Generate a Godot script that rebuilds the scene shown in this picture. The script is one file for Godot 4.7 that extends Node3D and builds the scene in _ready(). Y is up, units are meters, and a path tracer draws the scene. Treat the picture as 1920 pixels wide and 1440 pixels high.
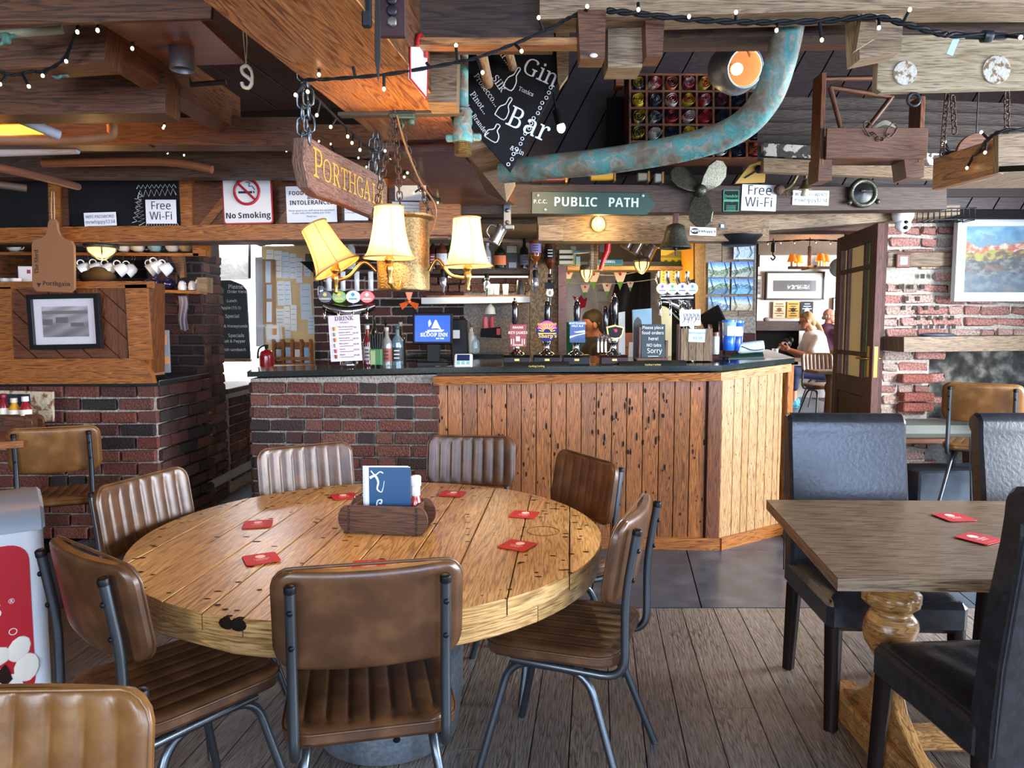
extends Node3D
# Camera model: the eye stands at EYE metres, looks along -Z and tips down by TIP. at() gives the world point seen at a pixel of the 1920x1440 frame at a given depth.
const F := 1354.0
const TIP := 0.08116
const EYE := 1.40
const AXIS := 0.115       # how far the room is turned from the camera's axis
var used := {}
var mat_cache := {}
var noise_cache := {}
var rng := RandomNumberGenerator.new()
var M := {}
class Mb:
	# collects triangles; every corner has normal, uv (metres), uv2 (the same) and tint
	var v := PackedVector3Array()
	var n := PackedVector3Array()
	var t := PackedVector2Array()
	var c := PackedColorArray()
	var tint := Color.WHITE
	var x := Transform3D()
	var s := 1.0
	func _init(scale := 1.0):
		s = scale
	func put(a: Vector3, b: Vector3, d: Vector3, na: Vector3, nb: Vector3, nd: Vector3, ta := Vector2.ZERO, tb := Vector2.ZERO, td := Vector2.ZERO):
		var pa := (x * a) * s
		var pb := (x * b) * s
		var pd := (x * d) * s
		var qa := (x.basis * na).normalized()
		var qb := (x.basis * nb).normalized()
		var qd := (x.basis * nd).normalized()
		if (pb - pa).cross(pd - pa).dot(qa + qb + qd) > 0.0:
			v.append_array([pa, pd, pb])
			n.append_array([qa, qd, qb])
			t.append_array([ta * s, td * s, tb * s])
		else:
			v.append_array([pa, pb, pd])
			n.append_array([qa, qb, qd])
			t.append_array([ta * s, tb * s, td * s])
		c.append_array([tint, tint, tint])
	func flat(a: Vector3, b: Vector3, d: Vector3, out: Vector3, ta := Vector2.ZERO, tb := Vector2.ZERO, td := Vector2.ZERO):
		var f := (b - a).cross(d - a)
		if f.length_squared() < 1e-18:
			return
		f = f.normalized()
		if f.dot(out) < 0.0:
			f = -f
		put(a, b, d, f, f, f, ta, tb, td)
	func quad(a: Vector3, b: Vector3, d: Vector3, e: Vector3, out: Vector3, ta := Vector2.ZERO, tb := Vector2.ZERO, td := Vector2.ZERO, te := Vector2.ZERO):
		flat(a, b, d, out, ta, tb, td)
		flat(a, d, e, out, ta, td, te)
	func box(at: Vector3, size: Vector3, bev := -1.0, rot := Basis(), grain := -1):
		# chamfered box; uv runs along the longest side
		var h := size * 0.5
		var b := bev
		if b < 0.0:
			b = minf(0.004 / s, size[size.min_axis_index()] * 0.2)
		b = minf(b, h[h.min_axis_index()] * 0.9)
		var long := grain if grain >= 0 else size.max_axis_index()
		var off := Vector2(fposmod(at.x * 3.71 + at.y * 7.3 + at.z * 1.9, 3.0), fposmod(at.x * 5.13 + at.y * 2.7 + at.z * 9.1, 3.0)) / s
		var keep := x
		x = x * Transform3D(rot, at)
		for ax in 3:
			var p := (ax + 1) % 3
			var q := (ax + 2) % 3
			if q == long:
				var sw := p
				p = q
				q = sw
			for sg in [-1.0, 1.0]:
				var k := []
				var w := []
				for cc in [[-1, -1], [1, -1], [1, 1], [-1, 1]]:
					var e := Vector3()
					e[ax] = sg * h[ax]
					e[p] = cc[0] * (h[p] - b)
					e[q] = cc[1] * (h[q] - b)
					k.append(e)
					w.append(Vector2(e[p], e[q]) + off + Vector2(0, ax * 0.37 / s))
				var o := Vector3()
				o[ax] = sg
				quad(k[0], k[1], k[2], k[3], o, w[0], w[1], w[2], w[3])
		if b > 0.0:
			for ax in 3:
				var p := (ax + 1) % 3
				var q := (ax + 2) % 3
				for sp in [-1.0, 1.0]:
					for sq in [-1.0, 1.0]:
						var a0 := Vector3(); var a1 := Vector3(); var b0 := Vector3(); var b1 := Vector3()
						a0[ax] = -(h[ax] - b); a1[ax] = h[ax] - b
						b0[ax] = a0[ax]; b1[ax] = a1[ax]
						a0[p] = sp * h[p]; a1[p] = sp * h[p]; b0[p] = sp * (h[p] - b); b1[p] = sp * (h[p] - b)
						a0[q] = sq * (h[q] - b); a1[q] = sq * (h[q] - b); b0[q] = sq * h[q]; b1[q] = sq * h[q]
						var o := Vector3()
						o[p] = sp; o[q] = sq
						quad(a0, a1, b1, b0, o, off + Vector2(a0[ax], a0[q]), off + Vector2(a1[ax], a1[q]), off + Vector2(b1[ax], b1[q]), off + Vector2(b0[ax], b0[q]))
			for sx in [-1.0, 1.0]:
				for sy in [-1.0, 1.0]:
					for sz in [-1.0, 1.0]:
						flat(Vector3(sx * h.x, sy * (h.y - b), sz * (h.z - b)), Vector3(sx * (h.x - b), sy * h.y, sz * (h.z - b)), Vector3(sx * (h.x - b), sy * (h.y - b), sz * h.z), Vector3(sx, sy, sz), off, off, off)
		x = keep
	func lathe(prof: Array, seg := 20, base := Transform3D(), smooth := true, arc := TAU):
		# profile of Vector2(radius, height), from bottom to top, round the y axis
		var keep := x
		x = x * base
		var nr := []
		for i in prof.size():
			var a: Vector2 = prof[maxi(i - 1, 0)]
			var b: Vector2 = prof[mini(i + 1, prof.size() - 1)]
			var d := (b - a)
			nr.append(Vector2(d.y, -d.x).normalized() if d.length() > 1e-9 else Vector2(1, 0))
		var lens := [0.0]
		for i in range(1, prof.size()):
			lens.append(lens[i - 1] + (prof[i] as Vector2).distance_to(prof[i - 1]))
		for i in prof.size() - 1:
			var a: Vector2 = prof[i]
			var b: Vector2 = prof[i + 1]
			var na: Vector2 = nr[i]
			var nb: Vector2 = nr[i + 1]
			var fn := Vector2(b.y - a.y, a.x - b.x).normalized()
			if not smooth or na.dot(fn) < 0.8:
				na = fn
			if not smooth or nb.dot(fn) < 0.8:
				nb = fn
			for j in seg:
				var p0 := arc * j / seg
				var p1 := arc * (j + 1) / seg
				var d0 := Vector3(sin(p0), 0, cos(p0))
				var d1 := Vector3(sin(p1), 0, cos(p1))
				var r := maxf(a.x, b.x)
				var A := d0 * a.x + Vector3(0, a.y, 0)
				var Bq := d1 * a.x + Vector3(0, a.y, 0)
				var C := d1 * b.x + Vector3(0, b.y, 0)
				var D := d0 * b.x + Vector3(0, b.y, 0)
				var N0 := d0 * na.x + Vector3(0, na.y, 0)
				var N1 := d1 * na.x + Vector3(0, na.y, 0)
				var N2 := d1 * nb.x + Vector3(0, nb.y, 0)
				var N3 := d0 * nb.x + Vector3(0, nb.y, 0)
				var u0 := Vector2(lens[i], p0 * r)
				var u1 := Vector2(lens[i], p1 * r)
				var u2 := Vector2(lens[i + 1], p1 * r)
				var u3 := Vector2(lens[i + 1], p0 * r)
				if a.x > 1e-7:
					put(A, Bq, C, N0, N1, N2, u0, u1, u2)
				if b.x > 1e-7:
					put(A, C, D, N0, N2, N3, u0, u2, u3)
		x = keep
	func tube(pts: Array, rad, seg := 10, caps := true):
		# swept tube; rad a number or an Array of numbers
		var m := pts.size()
		var tang := []
		for i in m:
			tang.append(((pts[mini(i + 1, m - 1)] as Vector3) - (pts[maxi(i - 1, 0)] as Vector3)).normalized())
		var up := Vector3.UP if absf((tang[0] as Vector3).y) < 0.9 else Vector3.RIGHT
		var side: Vector3 = (tang[0] as Vector3).cross(up).normalized()
		var rings := []
		var norms := []
		var run := 0.0
		var runs := []
		for i in m:
			var tg: Vector3 = tang[i]
			side = (side - tg * side.dot(tg)).normalized()
			var oth := tg.cross(side).normalized()
			var r: float = rad[i] if rad is Array else rad
			if i > 0:
				run += (pts[i] as Vector3).distance_to(pts[i - 1])
			runs.append(run)
			var ring := []
			var nn := []
			for j in seg:
				var a := TAU * j / seg
				var d := side * cos(a) + oth * sin(a)
				ring.append((pts[i] as Vector3) + d * r)
				nn.append(d)
			rings.append(ring)
			norms.append(nn)
		for i in m - 1:
			var rr: float = rad[i] if rad is Array else rad
			for j in seg:
				var k := (j + 1) % seg
				var w0 := TAU * j / seg * rr
				var w1 := TAU * (j + 1) / seg * rr
				put(rings[i][j], rings[i][k], rings[i + 1][k], norms[i][j], norms[i][k], norms[i + 1][k], Vector2(runs[i], w0), Vector2(runs[i], w1), Vector2(runs[i + 1], w1))
				put(rings[i][j], rings[i + 1][k], rings[i + 1][j], norms[i][j], norms[i + 1][k], norms[i + 1][j], Vector2(runs[i], w0), Vector2(runs[i + 1], w1), Vector2(runs[i + 1], w0))
		if caps:
			for j in seg:
				var k := (j + 1) % seg
				flat(pts[0], rings[0][j], rings[0][k], -(tang[0] as Vector3))
				flat(pts[m - 1], rings[m - 1][j], rings[m - 1][k], tang[m - 1])
	func ball(at: Vector3, r: Vector3, seg := 14, rows := 8):
		var g := []
		for i in rows + 1:
			var row := []
			var a := PI * i / rows - PI / 2
			for j in seg + 1:
				var o := TAU * j / seg
				row.append(Vector3(cos(a) * cos(o), sin(a), cos(a) * sin(o)))
			g.append(row)
		for i in rows:
			for j in seg:
				var q := [g[i][j], g[i][j + 1], g[i + 1][j + 1], g[i + 1][j]]
				for tr in [[0, 1, 2], [0, 2, 3]]:
					var a: Vector3 = q[tr[0]]
					var b: Vector3 = q[tr[1]]
					var d: Vector3 = q[tr[2]]
					if a.is_equal_approx(b) or b.is_equal_approx(d) or a.is_equal_approx(d):
						continue
					put(at + a * r, at + b * r, at + d * r, a / r, b / r, d / r, Vector2(a.x, a.y) * r.x, Vector2(b.x, b.y) * r.x, Vector2(d.x, d.y) * r.x)
	func ring(at: Vector3, big: float, small: float, ax := Vector3.BACK, seg := 20, tseg := 8, arc := TAU, start := 0.0):
		var p := ax.cross(Vector3.UP if absf(ax.y) < 0.9 else Vector3.RIGHT).normalized()
		var q := ax.cross(p).normalized()
		var pts := []
		for i in seg + 1:
			var a := start + arc * i / seg
			pts.append(at + (p * cos(a) + q * sin(a)) * big)
		tube(pts, small, tseg, arc < TAU - 0.01)
	func grid(fn: Callable, nu: int, nv: int, closed_u := false, us := 1.0, vs := 1.0, flip := false):
		# smooth surface of fn(u, v), u and v from 0 to 1
		var p := []
		for i in nu + 1:
			var row := PackedVector3Array()
			for j in nv + 1:
				row.append(fn.call(float(i) / nu, float(j) / nv))
			p.append(row)
		var nm := []
		for i in nu + 1:
			var row := PackedVector3Array()
			for j in nv + 1:
				var i0 := i - 1
				var i1 := i + 1
				if closed_u:
					i0 = (i - 1 + nu) % nu
					i1 = (i + 1) % nu
				else:
					i0 = maxi(i0, 0)
					i1 = mini(i1, nu)
				var du: Vector3 = p[i1][j] - p[i0][j]
				var dv: Vector3 = p[i][mini(j + 1, nv)] - p[i][maxi(j - 1, 0)]
				var w := du.cross(dv).normalized()
				row.append(-w if flip else w)
			nm.append(row)
		for i in nu:
			for j in nv:
				var ua := Vector2(us * i / nu, vs * j / nv) / s
				var ub := Vector2(us * (i + 1) / nu, vs * j / nv) / s
				var uc := Vector2(us * (i + 1) / nu, vs * (j + 1) / nv) / s
				var ud := Vector2(us * i / nu, vs * (j + 1) / nv) / s
				put(p[i][j], p[i + 1][j], p[i + 1][j + 1], nm[i][j], nm[i + 1][j], nm[i + 1][j + 1], ua, ub, uc)
				put(p[i][j], p[i + 1][j + 1], p[i][j + 1], nm[i][j], nm[i + 1][j + 1], nm[i][j + 1], ua, uc, ud)
	func prism(pts: PackedVector2Array, z0: float, z1: float, smooth := false, bev := 0.0):
		# polygon in the xy plane, from z0 to z1 (z1 > z0)
		var ids := Geometry2D.triangulate_polygon(pts)
		var ccw := 0.0
		var m := pts.size()
		for i in m:
			ccw += pts[i].cross(pts[(i + 1) % m])
		var sg := 1.0 if ccw > 0.0 else -1.0
		var inner := pts
		if bev > 0.0:
			inner = PackedVector2Array()
			for i in m:
				var e0 := (pts[i] - pts[(i - 1 + m) % m]).normalized()
				var e1 := (pts[(i + 1) % m] - pts[i]).normalized()
				var nn := (Vector2(-e0.y, e0.x) + Vector2(-e1.y, e1.x)) * sg
				inner.append(pts[i] + nn.normalized() * bev)
		for k in range(0, ids.size(), 3):
			var a := inner[ids[k]]
			var b := inner[ids[k + 1]]
			var d := inner[ids[k + 2]]
			flat(Vector3(a.x, a.y, z1), Vector3(b.x, b.y, z1), Vector3(d.x, d.y, z1), Vector3(0, 0, 1), a, b, d)
			flat(Vector3(a.x, a.y, z0), Vector3(b.x, b.y, z0), Vector3(d.x, d.y, z0), Vector3(0, 0, -1), a, b, d)
		var run := 0.0
		for i in m:
			var a := pts[i]
			var b := pts[(i + 1) % m]
			var ed := (b - a)
			if ed.length() < 1e-9:
				continue
			var o := Vector2(ed.y, -ed.x).normalized() * sg
			var na := o
			var nb := o
			if smooth:
				var pe := a - pts[(i - 1 + m) % m]
				var ne := pts[(i + 2) % m] - b
				var po := Vector2(pe.y, -pe.x).normalized() * sg
				var no := Vector2(ne.y, -ne.x).normalized() * sg
				if po.dot(o) > 0.6:
					na = (po + o).normalized()
				if no.dot(o) > 0.6:
					nb = (no + o).normalized()
			var l := ed.length()
			var A := Vector3(a.x, a.y, z0 + bev)
			var Bq := Vector3(b.x, b.y, z0 + bev)
			var C := Vector3(b.x, b.y, z1 - bev)
			var D := Vector3(a.x, a.y, z1 - bev)
			var NA := Vector3(na.x, na.y, 0)
			var NB := Vector3(nb.x, nb.y, 0)
			put(A, Bq, C, NA, NB, NB, Vector2(run, z0), Vector2(run + l, z0), Vector2(run + l, z1))
			put(A, C, D, NA, NB, NA, Vector2(run, z0), Vector2(run + l, z1), Vector2(run, z1))
			if bev > 0.0:
				var ia := inner[i]
				var ib := inner[(i + 1) % m]
				quad(D, C, Vector3(ib.x, ib.y, z1), Vector3(ia.x, ia.y, z1), Vector3(o.x, o.y, 1), Vector2(run, 0), Vector2(run + l, 0), Vector2(run + l, bev), Vector2(run, bev))
				quad(A, Bq, Vector3(ib.x, ib.y, z0), Vector3(ia.x, ia.y, z0), Vector3(o.x, o.y, -1), Vector2(run, 0), Vector2(run + l, 0), Vector2(run + l, bev), Vector2(run, bev))
			run += l
	func slab(top: Array, down: Vector3):
		# any planar polygon of world points, thickened along down
		var a: Vector3 = top[0]
		var ux: Vector3 = ((top[1] as Vector3) - a).normalized()
		var nz := -down.normalized()
		var uy := nz.cross(ux).normalized()
		var flat2 := PackedVector2Array()
		for p in top:
			flat2.append(Vector2((p - a).dot(ux), (p - a).dot(uy)))
		var ids := Geometry2D.triangulate_polygon(flat2)
		for k in range(0, ids.size(), 3):
			var i := ids[k]; var j := ids[k + 1]; var l := ids[k + 2]
			flat(top[i], top[j], top[l], nz, flat2[i], flat2[j], flat2[l])
			flat(top[i] + down, top[j] + down, top[l] + down, -nz, flat2[i], flat2[j], flat2[l])
		var cen := Vector3()
		var area := 0.0
		for i in top.size():
			cen += top[i] / float(top.size())
			area += flat2[i].cross(flat2[(i + 1) % top.size()])
		for i in top.size():
			var p: Vector3 = top[i]
			var q: Vector3 = top[(i + 1) % top.size()]
			var o := (q - p).cross(nz) * (1.0 if area > 0.0 else -1.0)
			var l := (q - p).length()
			quad(p, q, q + down, p + down, o, Vector2(0, 0), Vector2(l, 0), Vector2(l, down.length()), Vector2(0, down.length()))
	func mesh_in(m: Mesh, tr := Transform3D()):
		var keep := x
		x = x * tr
		for k in m.get_surface_count():
			var ar := m.surface_get_arrays(k)
			var vs: PackedVector3Array = ar[Mesh.ARRAY_VERTEX]
			var ns: PackedVector3Array = ar[Mesh.ARRAY_NORMAL]
			var ix: PackedInt32Array = ar[Mesh.ARRAY_INDEX] if ar[Mesh.ARRAY_INDEX] != null else PackedInt32Array(range(vs.size()))
			for i in range(0, ix.size(), 3):
				put(vs[ix[i]], vs[ix[i + 1]], vs[ix[i + 2]], ns[ix[i]], ns[ix[i + 1]], ns[ix[i + 2]])
		x = keep
	func done() -> ArrayMesh:
		var ar := []
		ar.resize(Mesh.ARRAY_MAX)
		ar[Mesh.ARRAY_VERTEX] = v
		ar[Mesh.ARRAY_NORMAL] = n
		ar[Mesh.ARRAY_TEX_UV] = t
		ar[Mesh.ARRAY_TEX_UV2] = t
		ar[Mesh.ARRAY_COLOR] = c
		var m := ArrayMesh.new()
		m.add_surface_from_arrays(Mesh.PRIMITIVE_TRIANGLES, ar)
		return m
func at(x: float, y: float, d: float) -> Vector3:
	var Y := (720.0 - y) / F
	var zc := d / (cos(TIP) + Y * sin(TIP))
	return Vector3((x - 960.0) / F * zc, EYE + zc * (Y * cos(TIP) - sin(TIP)), -d)
func ath(x: float, y: float, h: float) -> Vector3:      # the point at height h seen at a pixel
	var Y := (720.0 - y) / F
	return at(x, y, (h - EYE) * (cos(TIP) + Y * sin(TIP)) / (Y * cos(TIP) - sin(TIP)))
func kp(y: float, d: float) -> float:                    # metres per pixel there
	return d / (cos(TIP) + (720.0 - y) / F * sin(TIP)) / F
func numbered(called: String) -> String:
	var k: int = used.get(called, 0)
	used[called] = k + 1
	return called if k == 0 else "%s_%03d" % [called, k]
func tag(o: Node3D, label := "", category := "", group := "", kind := "") -> Node3D:
	for p in [["label", label], ["category", category], ["group", group], ["kind", kind]]:
		if p[1] != "":
			o.set_meta(p[0], p[1])
	return o
func thing(called: String, label: String, category: String, pos := Vector3.ZERO, turn := 0.0, group := "") -> Node3D:
	var o := Node3D.new()
	o.name = numbered(called)
	add_child(o)
	o.position = pos
	o.rotation.y = turn
	tag(o, label, category, group)
	return o
func put(mb, called: String, m: Material, parent: Node3D = null, kind := "") -> MeshInstance3D:
	var o := MeshInstance3D.new()
	o.name = called if parent else numbered(called)
	o.mesh = mb.done() if mb is Mb else mb
	o.material_override = m
	(parent if parent else self as Node3D).add_child(o, true)
	if kind != "":
		o.set_meta("kind", kind)
	return o
func single(mb, called: String, m: Material, label: String, category: String, pos := Vector3.ZERO, turn := 0.0, group := "") -> MeshInstance3D:
	var o := put(mb, called, m)
	o.position = pos
	o.rotation.y = turn
	tag(o, label, category, group)
	return o
func copy(o: Node3D, called: String, label: String, pos: Vector3, turn: float) -> Node3D:
	var c: Node3D = o.duplicate()
	c.name = numbered(called)
	add_child(c)
	c.position = pos
	c.rotation.y = turn
	c.set_meta("label", label)
	return c
func shell(mb, called: String, m: Material, parent: Node3D = null) -> MeshInstance3D:
	return put(mb, called, m, parent, "structure" if parent == null else "")
func frame_node(called: String) -> Node3D:
	var o := Node3D.new()
	o.name = numbered(called)
	add_child(o)
	o.set_meta("kind", "structure")
	return o
func hexc(h: String) -> Color:
	return Color.html(h)
func K(h: String, rough := 0.6, metal := 0.0, tag_ := "") -> StandardMaterial3D:
	var key := "%s/%.2f/%.2f/%s" % [h, rough, metal, tag_]
	if not mat_cache.has(key):
		var m := StandardMaterial3D.new()
		m.resource_name = "paint_" + h
		m.albedo_color = hexc(h)
		m.roughness = rough
		m.metallic = metal
		if metal == 0.0 and tag_ == "" and m.albedo_color.get_luminance() < 0.12:
			m.metallic_specular = 0.28
		if tag_ == "cloth":
			m.rim_enabled = true
			m.rim = 0.5
			m.rim_tint = 0.6
		if tag_ == "coat":
			m.clearcoat_enabled = true
			m.clearcoat = 0.6
			m.clearcoat_roughness = 0.12
		mat_cache[key] = m
	return mat_cache[key]
func glow(h: String, energy: float) -> StandardMaterial3D:
	var key := "glow%s/%.2f" % [h, energy]
	if not mat_cache.has(key):
		var m := StandardMaterial3D.new()
		m.albedo_color = hexc(h)
		m.emission_enabled = true
		m.emission = hexc(h)
		m.emission_energy_multiplier = energy
		mat_cache[key] = m
	return mat_cache[key]
func glass(h: String, alpha := 0.15) -> StandardMaterial3D:
	var key := "glass%s/%.2f" % [h, alpha]
	if not mat_cache.has(key):
		var m := StandardMaterial3D.new()
		m.albedo_color = Color(hexc(h), alpha)
		m.transparency = BaseMaterial3D.TRANSPARENCY_ALPHA
		m.roughness = 0.05
		mat_cache[key] = m
	return mat_cache[key]
func noise_tex(key: String, kind: int, freq: float, stops: Array, size := 512, oct := 3, warp := 0.0, normal := false) -> Texture2D:
	if noise_cache.has(key):
		return noise_cache[key]
	var f := FastNoiseLite.new()
	f.seed = key.hash() % 10000
	f.noise_type = kind
	f.frequency = freq
	f.fractal_octaves = oct
	if warp > 0.0:
		f.domain_warp_enabled = true
		f.domain_warp_amplitude = warp
		f.domain_warp_frequency = freq
	var tx := NoiseTexture2D.new()
	tx.width = size
	tx.height = size
	tx.seamless = true
	tx.noise = f
	if normal:
		tx.as_normal_map = true
		tx.bump_strength = 4.0
	elif stops.size():
		var g := Gradient.new()
		var os := PackedFloat32Array()
		var cs := PackedColorArray()
		for st in stops:
			os.append(st[0])
			cs.append(hexc(st[1]) if st[1] is String else st[1])
		g.offsets = os
		g.colors = cs
		tx.color_ramp = g
	noise_cache[key] = tx
	return tx
func wood(key: String, light: String, mid: String, dark: String, along := 1.4, across := 0.16, rough := 0.55, rings := 7, gloss := 0.0, relief := 0.05) -> StandardMaterial3D:
	# growth rings are the contour lines of a smooth noise that is stretched along the grain; fibre streaks lie over them
	var m := StandardMaterial3D.new()
	m.resource_name = "wood_" + key
	var st := []
	for i in rings:
		var o := float(i) / rings
		var w := 1.0 / rings
		st.append([o, hexc(light).lerp(hexc(mid), 0.35 * (i % 2))])
		st.append([o + w * 0.55, hexc(mid)])
		st.append([o + w * 0.86, hexc(dark)])
		st.append([o + w * 0.93, hexc(mid)])
	m.albedo_texture = noise_tex("ring" + key, FastNoiseLite.TYPE_SIMPLEX_SMOOTH, 0.0055, st, 512, 2, 18.0)
	m.uv1_scale = Vector3(1.0 / along, 1.0 / across, 1)
	m.detail_enabled = true
	m.detail_blend_mode = BaseMaterial3D.BLEND_MODE_MUL
	m.detail_uv_layer = BaseMaterial3D.DETAIL_UV_2
	m.detail_albedo = noise_tex("fibre", FastNoiseLite.TYPE_VALUE_CUBIC, 0.05, [[0.0, "8a8078"], [0.35, "d8d2cc"], [0.6, "ffffff"], [1.0, "e6ddd2"]], 512, 4)
	m.uv2_scale = Vector3(1.0 / 0.9, 1.0 / 0.07, 1)
	m.heightmap_enabled = true
	m.heightmap_texture = noise_tex("fibre_height", FastNoiseLite.TYPE_VALUE_CUBIC, 0.06, [], 512, 3)
	m.heightmap_scale = relief
	m.roughness = rough
	m.vertex_color_use_as_albedo = true
	if gloss > 0.0:
		m.clearcoat_enabled = true
		m.clearcoat = gloss
		m.clearcoat_roughness = 0.25
	return m
func speckle(key: String, stops: Array, scale: float, rough := 0.8, freq := 0.02, relief := 0.3, oct := 4, metal := 0.0) -> StandardMaterial3D:
	var m := StandardMaterial3D.new()
	m.resource_name = key
	m.albedo_texture = noise_tex("sp" + key, FastNoiseLite.TYPE_SIMPLEX, freq, stops, 512, oct)
	m.uv1_triplanar = true
	m.uv1_scale = Vector3.ONE / scale
	m.heightmap_enabled = relief > 0.0
	if relief > 0.0:
		m.heightmap_texture = noise_tex("bumpy", FastNoiseLite.TYPE_SIMPLEX, 0.03, [], 512, 5)
		m.heightmap_scale = relief
	m.roughness = rough
	m.metallic = metal
	m.vertex_color_use_as_albedo = true
	return m
func rgb_t(h: String) -> Color:
	return hexc(h).srgb_to_linear()
func grey(f: float) -> Color:
	return Color(f, f, f)
func words_on(b: Mb, s: String, size: float, pos: Vector3, bold := false, serif := false, align := HORIZONTAL_ALIGNMENT_CENTER, rot := Basis()):
	# flat lettering in the xy plane, raised a hair; size is the height of a capital
	var key := "%s|%s|%s|%d" % [s, bold, serif, align]
	var tm: TextMesh
	if mat_cache.has("t" + key):
		tm = mat_cache["t" + key]
	else:
		tm = TextMesh.new()
		var f := SystemFont.new()
		f.font_names = PackedStringArray(["Droid Serif" if serif else "Droid Sans"])
		f.font_weight = 700 if bold else 400
		tm.font = f
		tm.text = s
		tm.font_size = 32
		tm.pixel_size = 0.01
		tm.depth = 0.0
		tm.curve_step = 2.0
		tm.horizontal_alignment = align
		mat_cache["t" + key] = tm
	var sc := size / 0.23
	b.mesh_in(tm, Transform3D(rot * Basis().scaled(Vector3(sc, sc, sc)), pos + rot * Vector3(0, size * 0.5, 0)))
func rounded(w: float, h: float, r: float, seg := 5) -> PackedVector2Array:
	var o := PackedVector2Array()
	for q in 4:
		var cx := (w / 2 - r) * (1 if q == 0 or q == 3 else -1)
		var cy := (h / 2 - r) * (1 if q < 2 else -1)
		for i in seg + 1:
			var a := PI / 2 * (q + float(i) / seg)
			o.append(Vector2(cx + r * cos(a), cy + r * sin(a)))
	return o
func disc2(r: float, seg := 24, sx := 1.0) -> PackedVector2Array:
	var o := PackedVector2Array()
	for i in seg:
		o.append(Vector2(cos(TAU * i / seg) * r * sx, sin(TAU * i / seg) * r))
	return o
func pv(a: Array) -> PackedVector2Array:
	var o := PackedVector2Array()
	for i in range(0, a.size(), 2):
		o.append(Vector2(a[i], a[i + 1]))
	return o
func bend(pts: Array, seg := 6) -> Array:
	# Catmull-Rom through the points
	var o := []
	for i in pts.size() - 1:
		var p0: Vector3 = pts[maxi(i - 1, 0)]
		var p3: Vector3 = pts[mini(i + 2, pts.size() - 1)]
		for j in seg:
			o.append((pts[i] as Vector3).cubic_interpolate(pts[i + 1], p0, p3, float(j) / seg))
	o.append(pts[-1])
	return o
func corners(pts: Array, r: float, seg := 5) -> Array:
	# a polyline with its corners rounded
	var o := [pts[0]]
	for i in range(1, pts.size() - 1):
		var p: Vector3 = pts[i]
		var a: Vector3 = (pts[i - 1] as Vector3) - p
		var b: Vector3 = (pts[i + 1] as Vector3) - p
		var k := minf(r, minf(a.length(), b.length()) * 0.49)
		var s0 := p + a.normalized() * k
		var s1 := p + b.normalized() * k
		for j in seg + 1:
			var t := float(j) / seg
			o.append(s0.lerp(p, t).lerp(p.lerp(s1, t), t))
	o.append(pts[-1])
	return o
func lamp(o: Node3D, pos: Vector3, h: String, energy: float, size := 0.05) -> OmniLight3D:
	var l := OmniLight3D.new()
	l.name = "bulb_light"
	l.light_color = hexc(h)
	l.light_energy = energy
	l.light_size = size
	l.omni_range = 14.0
	l.omni_attenuation = 2.0
	l.shadow_enabled = true
	o.add_child(l, true)
	l.position = pos
	return l
func picture(w: int, h: int, fn: Callable) -> ImageTexture:
	var im := Image.create(w, h, false, Image.FORMAT_RGB8)
	for j in h:
		for i in w:
			im.set_pixel(i, j, fn.call(float(i) / w, float(j) / h))
	return ImageTexture.create_from_image(im)
func print_mat(tx: Texture2D, rough := 0.5) -> StandardMaterial3D:
	var m := StandardMaterial3D.new()
	m.albedo_texture = tx
	m.roughness = rough
	m.texture_repeat = false
	return m
func sheet(b: Mb, w: float, h: float, z := 0.0, pos := Vector2.ZERO):
	# a flat print with uv from 0 to 1
	var a := Vector3(pos.x - w / 2, pos.y - h / 2, z)
	var keep := b.s
	b.quad(a, a + Vector3(w, 0, 0), a + Vector3(w, h, 0), a + Vector3(0, h, 0), Vector3.BACK, Vector2(0, 1) / keep, Vector2(1, 1) / keep, Vector2(1, 0) / keep, Vector2(0, 0))
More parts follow.
